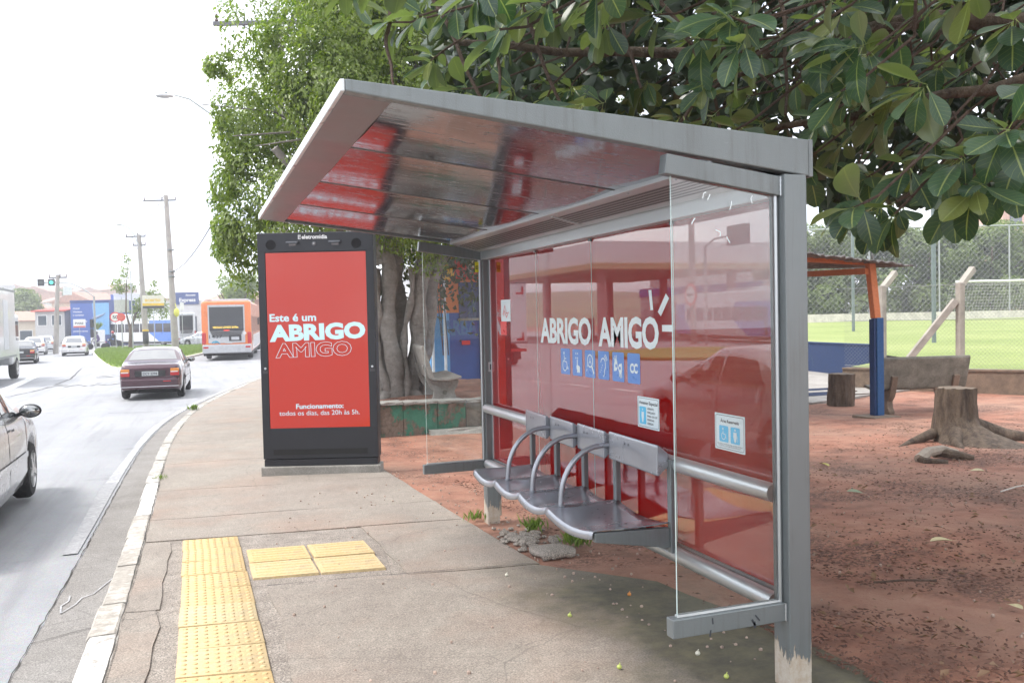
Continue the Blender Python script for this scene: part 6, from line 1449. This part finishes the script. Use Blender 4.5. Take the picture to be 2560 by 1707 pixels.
def round_sign(z, rad, face, txt=''):
    def f(o):
        m = MB(); m.cyl((0, -.05, z), (0, -.08, z), rad, 24); d = m.build('sign_disc', REDINK, o); m = MB(); m.cyl((0, -.081, z), (0, -.09, z), rad*.78, 24); m.build('sign_face', face, d)
        if txt:
            q = put('sign_lettering', fit_text(txt, -rad*.5, rad*.5, 0, rad*.7, .03), INK, o); q.rotation_euler = (R(90), 0, 0); q.location = (0, -.092, z-rad*.35)
    return f
WS = plain('sign_white', (.70, .70, .68), .4)
sign_post('round speed limit sign reading 50 on the island', (-6.7, 87.6, rz_(87)+.3), 3.2, round_sign(2.75, .46, WS, '50'))
sign_post('red round no-entry style sign beside the speed sign', (-6.1, 86.2, rz_(86)+.3), 3.3, round_sign(2.72, .36, plain('sign_redface', (.55, .10, .07), .4)))
def board(z0, z1, w_, mats, txt=None):
    def f(o):
        m = MB(); m.box((-w_/2, -.07, z0), (w_/2, -.03, z1)); d = m.build('board', mats[0], o, bevel=.01)
        for k, mt in enumerate(mats[1:]):
            h = (z1-z0)*.2; m = MB(); m.box((-w_/2+.02, -.074-.001*k, z0+.01+k*h), (w_/2-.02, -.0702, z0+h+k*h)); m.build('band', mt, d)
        if txt:
            for s, a, b, base, cap, mt in txt:
                q = put('lettering', fit_text(s, a, b, 0, cap, .03), mt, o); q.rotation_euler = (R(90), 0, 0); q.location = (0, -.078, base)
    return f
SY = plain('sign_yellow', (.66, .44, .03), .5); SO = plain('sign_cream', (.62, .60, .52), .6)
sign_post('white and yellow advertising board on a thin post', (-3.3, 83.8, rz_(83)+.35), 4.6, board(3.35, 4.5, 1.8, [SO, INK, SY], [('acerto', -.7, .6, 3.95, .34, SY)]))
sign_post('plain pale board facing away beside the speed sign', (-6.3, 90, rz_(90)+.3), 4.6, board(3.2, 4.4, 1.3, [plain('board_back', (.52, .54, .50), .6)]))
sign_post('thin grey post carrying a small white box', (-1.0, 88, rz_(88)+.3), 4.0, board(3.3, 4.0, .35, [WS]))
sign_post('small white bus-stop sign with red border by the blue wall', (-11.6, 105.2, rz_(105)), 3.1, board(2.2, 3.1, 1.2, [WS, plain('sign_redface', (.55, .10, .07), .4)], [('PARE', -.4, .4, 2.55, .22, INK)]))
sign_post('tall slim lamp post on the island', (-5.1, 84.5, rz_(84)+.3), 6.8, lambda o: None, .05, 'post', 'slim_post')
# little street tree on the island
o = thing('street_tree', 'young street tree with sparse round clumps on the island', 'tree', (-5.6, 89.2, rz_(89)+.3))
m = MB(); m.tube([(0, 0, -.2), (.05, 0, 1.6), (.5, 0, 3.0), (1.4, 0, 4.2)], [.2, .16, .1, .04], 8); m.tube([(.05, 0, 1.5), (-.3, 0, 3.2), (-.2, 0, 5.5), (0, 0, 7.4)], [.12, .07, .05, .02], 8); m.tube([(.3, 0, 2.6), (1.6, .2, 3.2), (2.6, 0, 3.7)], [.08, .05, .02], 6); m.build('trunk', WOOD, o, True)
leaf_clumps('crown', [(-.9, 0, 5.9, .8, .7), (-.3, 0, 7.0, .5, .7), (-.1, 0, 8.2, .45, .5), (.2, .2, 5.6, .55, .5), (1.6, 0, 4.3, 1.0, .7), (2.6, 0, 4.1, .9, .8), (.9, -.2, 4.0, .8, .6), (2.0, .2, 4.9, .9, .6), (2.9, .1, 3.3, .7, .8), (.6, .1, 3.2, .7, .7), (1.5, 0, 3.3, .9, .7), (-.6, 0, 5.3, .5, .4), (1.2, 0, 6.0, .35, .4), (2.2, 0, 5.9, .4, .4)], 330, .22, FIGLEAF, o, 12, .3, .3, .6)
# street lamp and utility pole hidden behind the fig
sl_ = thing('street_lamp', 'cobra-head street lamp reaching out from behind the fig tree', 'street lamp', (2.6, 31.0, gz(31)))
m = MB(); m.cyl((0, 0, -.2), (0, 0, 7.9), .09, 10); m.build('post', GALV, sl_, True); m = MB(); m.tube([(0, 0, 7.9), (-1.0, .5, 8.65), (-1.9, .88, 9.15), (-2.5, 1.1, 9.62), (-3.0, 1.3, 9.78)], [.05, .045, .04, .035, .03], 8); m.build('arm', GALV, sl_, True)
m = MB(); m.ball((-3.3, 1.42, 9.76), .17, 14, 8, (1.8, .9, .42)); lh = m.build('lamp_head', plain('lamp_grey', (.50, .52, .54), .4), sl_, True); m = MB(); m.ball((-3.35, 1.42, 9.71), .13, 12, 6, (1.7, .8, .3)); m.build('lamp_glass', vglass('lamp_glass', (.35, .37, .38)), lh, True); m = MB(); m.cyl((-3.25, 1.42, 9.82), (-3.25, 1.42, 9.90), .035, 8); m.build('photocell', GREY, lh)
up = upole('concrete utility pole hidden in the fig crown with crossarm showing', (2.6, 27.0, gz(27)), (2.6, 27.0, 10.6), .18, .12, [(10.78, -1.9, 1.9, R(-20))])
WIREB = plain('cable_black', (.02, .02, .022), .6)
def cable(label, pts, r, sag=.3, n=16):
    m = MB(); a, b = Vector(pts[0]), Vector(pts[1]); P_ = [a.lerp(b, i/n)-Vector((0, 0, sag*4*(i/n)*(1-i/n))) for i in range(n+1)]; m.tube([p-a for p in P_], r, 6); o = m.build('overhead_cable', WIREB, loc=a, smooth=True); tag(o, label, 'cable', 'overhead cables'); return o
for k, (a, b, r) in enumerate((((2.35, 27, 9.3), (1.9, -6, 9.0), .022), ((2.5, 27, 9.1), (2.05, -6, 8.7), .045), ((2.6, 27, 9.2), (2.2, -6, 8.9), .016), ((.9, 27.4, 10.9), (.3, -6, 10.6), .012))):
    cable(['thin dark cable in the bundle before the fig crown', 'thick dark cable bundle crossing the fig crown', 'slim cable beside the thick cable bundle', 'single wire above the road from the hidden crossarm'][k], (a, b), r, .5)
cable('wire running from the tall island pole toward the fig tree', ((-1.55, 78.2, 5.8), (2.6, 31, 9.0)), .03, 1.2)
cable('wire between the tall island pole and the lamp-arm pole', ((-1.85, 78.4, 12.3), (-4.45, 86.8, 10.0)), .02, .2)
cable('wire from the lamp-arm pole to the leaning pole', ((-4.45, 86.8, 9.8), (-10.6, 82.7, 5.9)), .02, .5)

# ------------------------------------------------------------------ buildings behind the road
def building(name, label, loc, rz, w_, d_, h_, wallm, wins=(), roof=None, cat='building', group=None, roofm=None, rh=1.2):
    o = thing(name, label, cat, loc, rz, group); m = MB(); m.box((-w_/2, 0, -1.5), (w_/2, d_, h_)); m.build('wall', wallm, o)
    rm = roofm or plain('terracotta', (.36, .22, .17), .85, 0, .25, 3)
    if roof == 'gable':
        m = MB(); m.prism([(-w_/2-.3, h_), (w_/2+.3, h_), (0, h_+rh)], 'y', -.3, d_+.3); m.build('roof', rm, o)
    elif roof == 'shed':
        m = MB(); m.prism([(-.4, h_-.1), (d_+.3, h_+rh), (d_+.3, h_+rh+.15), (-.4, h_+.05)], 'x', -w_/2-.3, w_/2+.3); m.build('roof', rm, o)
    else:
        m = MB(); m.box((-w_/2-.05, -.05, h_), (w_/2+.05, d_+.05, h_+.25)); m.build('parapet', wallm, o)
    for (x0, z0, x1, z1) in wins:
        m = MB(); m.box((x0, -.06, z0), (x1, -.004, z1)); f = m.build('window_frame', WS, o); m = MB(); m.box((x0+.08, -.075, z0+.08), (x1-.08, -.061, z1-.08)); m.build('pane', vglass('far_window', (.08, .10, .12)), f)
    return o
WALLW = plain('render_white', (.66, .66, .65), .8, 0, .08, 1); NAVY = plain('navy_panel', (.022, .055, .20), .45); SKYB = plain('poster_sky', (.16, .36, .62), .5)
b1 = building('travel_shop', 'shop with big blue airplane poster wall beside the far road', (-11.6, 115.9, -1.0), R(-20), 4.6, 8, 5.2, NAVY)
m = MB(); m.box((-.1, -.08, 1.3), (2.28, -.01, 5.1)); ps = m.build('sky_poster', SKYB, b1)
m = MB(); m.prism([(-2.28, .0), (-.1, .0), (.25, 1.4), (.45, 3.0), (.3, 5.1), (-2.28, 5.1)], 'y', -.10, -.085); m.build('poster_panel', plain('poster_blue', (.05, .11, .36), .5), ps)
m = MB(); m.tube([(.3, -.14, 3.3), (1.0, -.14, 3.45), (1.7, -.14, 3.75)], [.05, .16, .05], 10); m.prism([(.9, 3.4), (1.25, 3.45), (2.0, 3.9), (1.8, 3.9)], 'y', -.16, -.14); m.prism([(.8, 3.35), (1.15, 3.4), (.3, 3.0), (.15, 3.02)], 'y', -.165, -.145); m.build('poster_aircraft', plain('aircraft_grey', (.22, .28, .40), .5), ps)
for k, (s, a, b, z_) in enumerate((('Azul', -2.0, -1.2, 4.4), ('Viagens', -2.0, -.9, 4.0), ('e turismo', -2.0, -.7, 3.6), ('Campinas - sp', -2.0, -.3, 2.9), ('Pacotes', -2.0, -.9, 2.3), ('passagens aereas', -2.0, -.3, 1.7))):
    q = put('poster_lettering', fit_text(s, a, b, 0, .20, .02), WS, b1); q.rotation_euler = (R(90), 0, 0); q.location = (0, -.112, z_)
b2 = building('express_store', 'white storefront with navy Express sign behind the blue bus', (-5.4, 134.5, -1.2), R(-20), 14.5, 12, 5.6, WALLW)
m = MB(); m.box((2.6, -.25, 5.3), (6.6, -.02, 7.0)); sgn = m.build('sign_panel', NAVY, b2)
q = put('sign_lettering', fit_text('Express', 3.9, 6.2, 0, .55, .03), WS, b2); q.rotation_euler = (R(90), 0, 0); q.location = (0, -.27, 5.65)
q = put('sign_lettering', fit_text('Amonege', 4.8, 6.2, 0, .30, .02), WS, b2); q.rotation_euler = (R(90), 0, 0); q.location = (0, -.27, 6.45)
m = MB(); m.box((-5.8, -.25, 5.3), (.2, -.02, 6.9)); m.build('sign_panel', plain('sign_blue2', (.06, .12, .42), .5), b2)
for k in range(6): m = MB(); m.box((-6.6+k*2.2, -.06, .5), (-4.8+k*2.2, -.004, 3.6)); m.build('shop_window', vglass('far_window', (.08, .10, .12)), b2)
building('corner_house', 'brick house with sloping tiled roof behind the orange bus', (7.5, 125, -.9), R(-20), 12, 9, 5.4, plain('brick_far', (.36, .18, .12), .9), [(-4, 2.6, -2.6, 4.2), (-1, 2.6, .4, 4.2)], 'shed')
building('red_shop', 'small grey shop with red roof left of the leaning pole', (-16.2, 118, -1.0), R(-15), 3.4, 7, 4.3, plain('render_grey', (.48, .47, .46), .8), [(-1.4, 2.5, -.3, 3.8), (.2, 2.5, 1.4, 3.8)], 'shed', rh=.35, roofm=plain('awning_red', (.45, .07, .05), .6))
building('white_annex', 'white two-storey annex beside the airplane poster wall', (-7.8, 122, -1.0), R(-20), 3.6, 6, 6.2, WALLW, [(-1.2, 3.2, -.2, 4.8), (.3, 3.2, 1.2, 4.8)])
building('tile_roof_house', 'low house with old tiled roof left of the leaning pole', (-21.5, 128, -1.2), R(-10), 9, 8, 3.4, plain('render_cream', (.55, .48, .38), .85), [(-3, .6, -1.6, 2.2), (.4, .6, 2, 2.2)], 'shed')
building('far_depot', 'long pale depot roof at the left edge beyond the truck', (-34, 150, -1.2), R(0), 16, 10, 4.0, plain('render_pale', (.52, .52, .50), .85), [(-5, 1, -3, 2.6), (1, 1, 3, 2.6)], 'gable')
o = sign_post('green billboard on two legs beyond the white cars', (-21.2, 145.6, -1.2), 2.6, lambda o: None, .1, 'billboard', 'green_billboard'); m = MB(); m.box((-1.3, -.15, .4), (1.3, -.02, 2.6)); m.build('board', plain('billboard_green', (.06, .26, .16), .6), o)
for k in range(3): m = MB(); m.box((-1.0, -.16, 1.0+k*.5), (.9-.3*k, -.151, 1.12+k*.5)); m.build('board_stripe', WS, o)
# shrubs and trees between
park_tree('dark tree beyond the truck above the white cars', (-27.5, 165, -1.3), 8, 5.5, 61, 120, .6, 'far_tree')
park_tree('light green tree behind the orange bus', (4.6, 105, -.8), 7.5, 3.4, 62, 200, .32, 'roadside_tree', None, FIGLEAF)
o = thing('planter_box', 'white planter with spiky grass by the airplane poster', 'planter', (-10.1, 108, rz_(108))); m = MB(); m.box((-.7, -.5, -.2), (.7, .5, 1.9)); m.build('box', WALLW, o, bevel=.03)
nb = 140; a = r_.rand(nb)*6.28; T_ = unit(np.stack([np.cos(a)*.7, np.sin(a)*.7, .8+r_.rand(nb)*.6], 1)); L_ = .6+.5*r_.rand(nb); quads('spiky_leaves', T_*L_[:, None]*.5+np.array([0, 0, 1.9]), T_, unit(np.cross(T_, r_.normal(size=(nb, 3)))), L_, L_*.1, GRASSM, o)
# far hillside with crowded roofs
m = MB(); hx = np.linspace(-190, 60, 30); hy = np.linspace(175, 480, 26)
def hz(x, y): return -2.0+13.5*float(smooth01((y-185)/190))*(.55+.45*float(smooth01((-10-x)/70)))+1.0*math.sin(x*.05)*math.sin(y*.03)
m.grid([[(x, y, hz(x, y)-.6 if y < 470 else -6) for x in hx] for y in hy]); tag(m.build('hillside', plain('hill_ground', (.20, .22, .12), .95, 0, .4, .05), smooth=True), 'far hillside crowded with houses', kind='structure')
hr = random.Random(41); HW = [plain('house_white', (.62, .60, .57), .85), plain('house_cream', (.60, .50, .38), .85), plain('house_brick', (.42, .24, .17), .9), plain('house_grey', (.44, .44, .44), .85)]
HL = ['white house with tiled roof among the crowded roofs on the far hillside', 'cream house with tiled roof among the crowded roofs on the far hillside', 'bare brick house among the crowded roofs on the far hillside', 'grey house among the crowded roofs on the far hillside']
for k in range(4):
    proto = None
    for j in range(20):
        y_ = 182+hr.random()**1.3*200; x_ = -.12*y_-hr.uniform(-26, 38)*y_/260
        if proto is None:
            proto = building('hill_house', HL[k], (0, 0, 0), 0, 8, 7, 4.2, HW[k], [(-3, 1.2, -1.6, 2.6), (.6, 1.2, 2.2, 2.6)], 'gable' if k != 3 else None, 'house', HL[k][:HL[k].index(' among')]+'s on the hillside'); c = proto
        else: c = copy_tree(proto)
        c.location = (x_, y_, hz(x_, y_)); c.rotation_euler.z = hr.uniform(-.7, .7); s = hr.uniform(.8, 1.35); c.scale = (s, s, s*hr.uniform(.9, 1.4))
r2 = random.Random(5)
for k in range(9):
    y_ = 200+k*18; x_ = -.12*y_-r2.uniform(-20, 30); park_tree('dark tree standing between the hillside houses', (x_, y_, hz(x_, y_)-.5), 7, 4, 80+k, 40, .9, 'hill_tree', 'trees between the hillside houses')

# ------------------------------------------------------------------ across the road: fuel station, crossing, bus (mirrored in the red glass)
gs = thing('fuel_station', 'fuel station with pale canopy across the road, mirrored in the red glass', 'fuel station', (-34, 76, rz_(76)))
def gbx(a, b, nm, mat, bevel=.02, par=gs):
    m = MB(); m.box(a, b); return m.build(nm, mat, par, bevel=bevel)
cn = gbx((-9, -12, 6.4), (8, 16, 8.2), 'canopy', plain('canopy_white', (.72, .70, .70), .5), .05); gbx((-9.4, -12.4, 5.9), (8.4, 16.4, 6.395), 'canopy_trim', plain('canopy_tan', (.48, .38, .22), .6), .03, cn)
for x_ in (-6, 6.6):
    for y_ in (-10, 2, 14): gbx((x_-.3, y_-.3, -.2), (x_+.3, y_+.3, 5.9), 'column', plain('column_pink', (.46, .30, .28), .6), .02)
for y_ in (-4, 8):
    gbx((-1, y_-.4, .0), (0, y_+.4, 1.9), 'fuel_pump', plain('pump_white', (.6, .6, .6), .4), .04); gbx((-2, y_-1.4, -.1), (1, y_+1.4, .0), 'pump_island', GREYCON, .02)
gbx((-22, -6, -.3), (-12, 18, 5.2), 'shop', plain('shop_white', (.58, .56, .55), .7), .05)
for y_ in range(-4, 16, 4): gbx((-12.02, y_, .6), (-11.95, y_+2.8, 3.4), 'shop_window', vglass('far_window', (.08, .10, .12)), .01)
gbx((-12.05, -6, 4.2), (-11.9, 18, 5.1), 'shop_sign', plain('sign_blue2', (.06, .12, .42), .5), .01)
ts = thing('traffic_signal', 'signal pole with arrow sign across the road, mirrored in the red glass', 'traffic light', (-27.5, 52, rz_(52)))
m = MB(); m.cyl((0, 0, -.2), (0, 0, 11), .2, 10); m.build('pole', CONP, ts, True); m = MB(); m.cyl((0, -1.6, -.2), (0, -1.6, 6.6), .09, 10); m.tube([(0, -1.6, 6.5), (.2, -3, 6.9), (.4, -6, 7.0)], .06, 8); m.build('signal_mast', GALV, ts, True)
m = MB(); m.box((.2, -6.9, 6.3), (.6, -5.0, 7.5)); hd = m.build('signal_box', BLACKP, ts, bevel=.04)
m = MB(); m.cyl((.32, -.3, 3.4), (.35, -.3, 3.4), .75, 22); rs = m.build('arrow_sign', REDINK, ts); m = MB(); m.cyl((.351, -.3, 3.4), (.36, -.3, 3.4), .58, 22); sf = m.build('sign_face', WS, rs); m = MB(); m.box((.361, -.7, 3.34), (.37, .1, 3.46)); m.build('arrow', INK, rs)
cz = bus('city_bus', 'blue and white bus across the road, mirrored in the red glass', (-33.5, 56, rz_(56)), R(5), BWHITE, BBLUE, 14.6, 3.7, 2.6, scheme=1)
i2 = thing('island', 'small grass island across the road', None); tag(i2, kind='structure')
m = MB(); el = [(-19.5+5.2*math.cos(t), 39+6.5*math.sin(t)) for t in np.linspace(0, 2*math.pi, 30, endpoint=False)]; m.grid([[(-19.5+(a+19.5)*f, 39+(b-39)*f, rz_(b)+h) for a, b in el] for f, h in ((1, -.05), (.995, .13), (.96, .14), (.5, .3), (.02, .3))], closed=True); m.build('island_turf', FIELD.m, i2, True)
for k, (x_, y_, w_, h_, lab) in enumerate(((-58, 40, 16, 6, 'low brick shed across the road, mirrored in the red glass'), (-62, 62, 20, 7, 'workshop across the road behind the fuel station'), (-56, 18, 18, 6, 'long low shop across the road beside the crossing'), (-64, 96, 24, 8, 'pale warehouse across the road far behind the station'))):
    building('roadside_shop', lab, (x_, y_, -1), R(-90), w_, 9, h_, [MATS['brick_far'], WALLW, MATS['render_cream'], MATS['render_grey']][k], [(-w_*.3, 1, -w_*.1, 3), (w_*.1, 1, w_*.3, 3)], 'gable')
for k, (x_, y_) in enumerate(((-52, 30), (-54, 78))): park_tree(['tree across the road beside the brick shed', 'tree across the road behind the station canopy'][k], (x_, y_, -.8), 8, 4, 95+k, 60, .7, 'roadside_tree')
# ------------------------------------------------------------------ air: pale haze over the far street
hm = bpy.data.materials.new('haze_air'); hm.use_nodes = True; ht = hm.node_tree; ht.nodes.clear()
ho = ht.nodes.new('ShaderNodeOutputMaterial'); hv = ht.nodes.new('ShaderNodeVolumePrincipled'); hv.inputs['Color'].default_value = (.93, .95, 1, 1); hv.inputs['Density'].default_value = .0016; hv.inputs['Anisotropy'].default_value = .2
ht.links.new(hv.outputs[0], ho.inputs['Volume'])
m = MB(); m.box((-520, -60, -8), (620, 1220, 26)); tag(m.build('haze', hm), 'pale haze over the far street', kind='stuff')
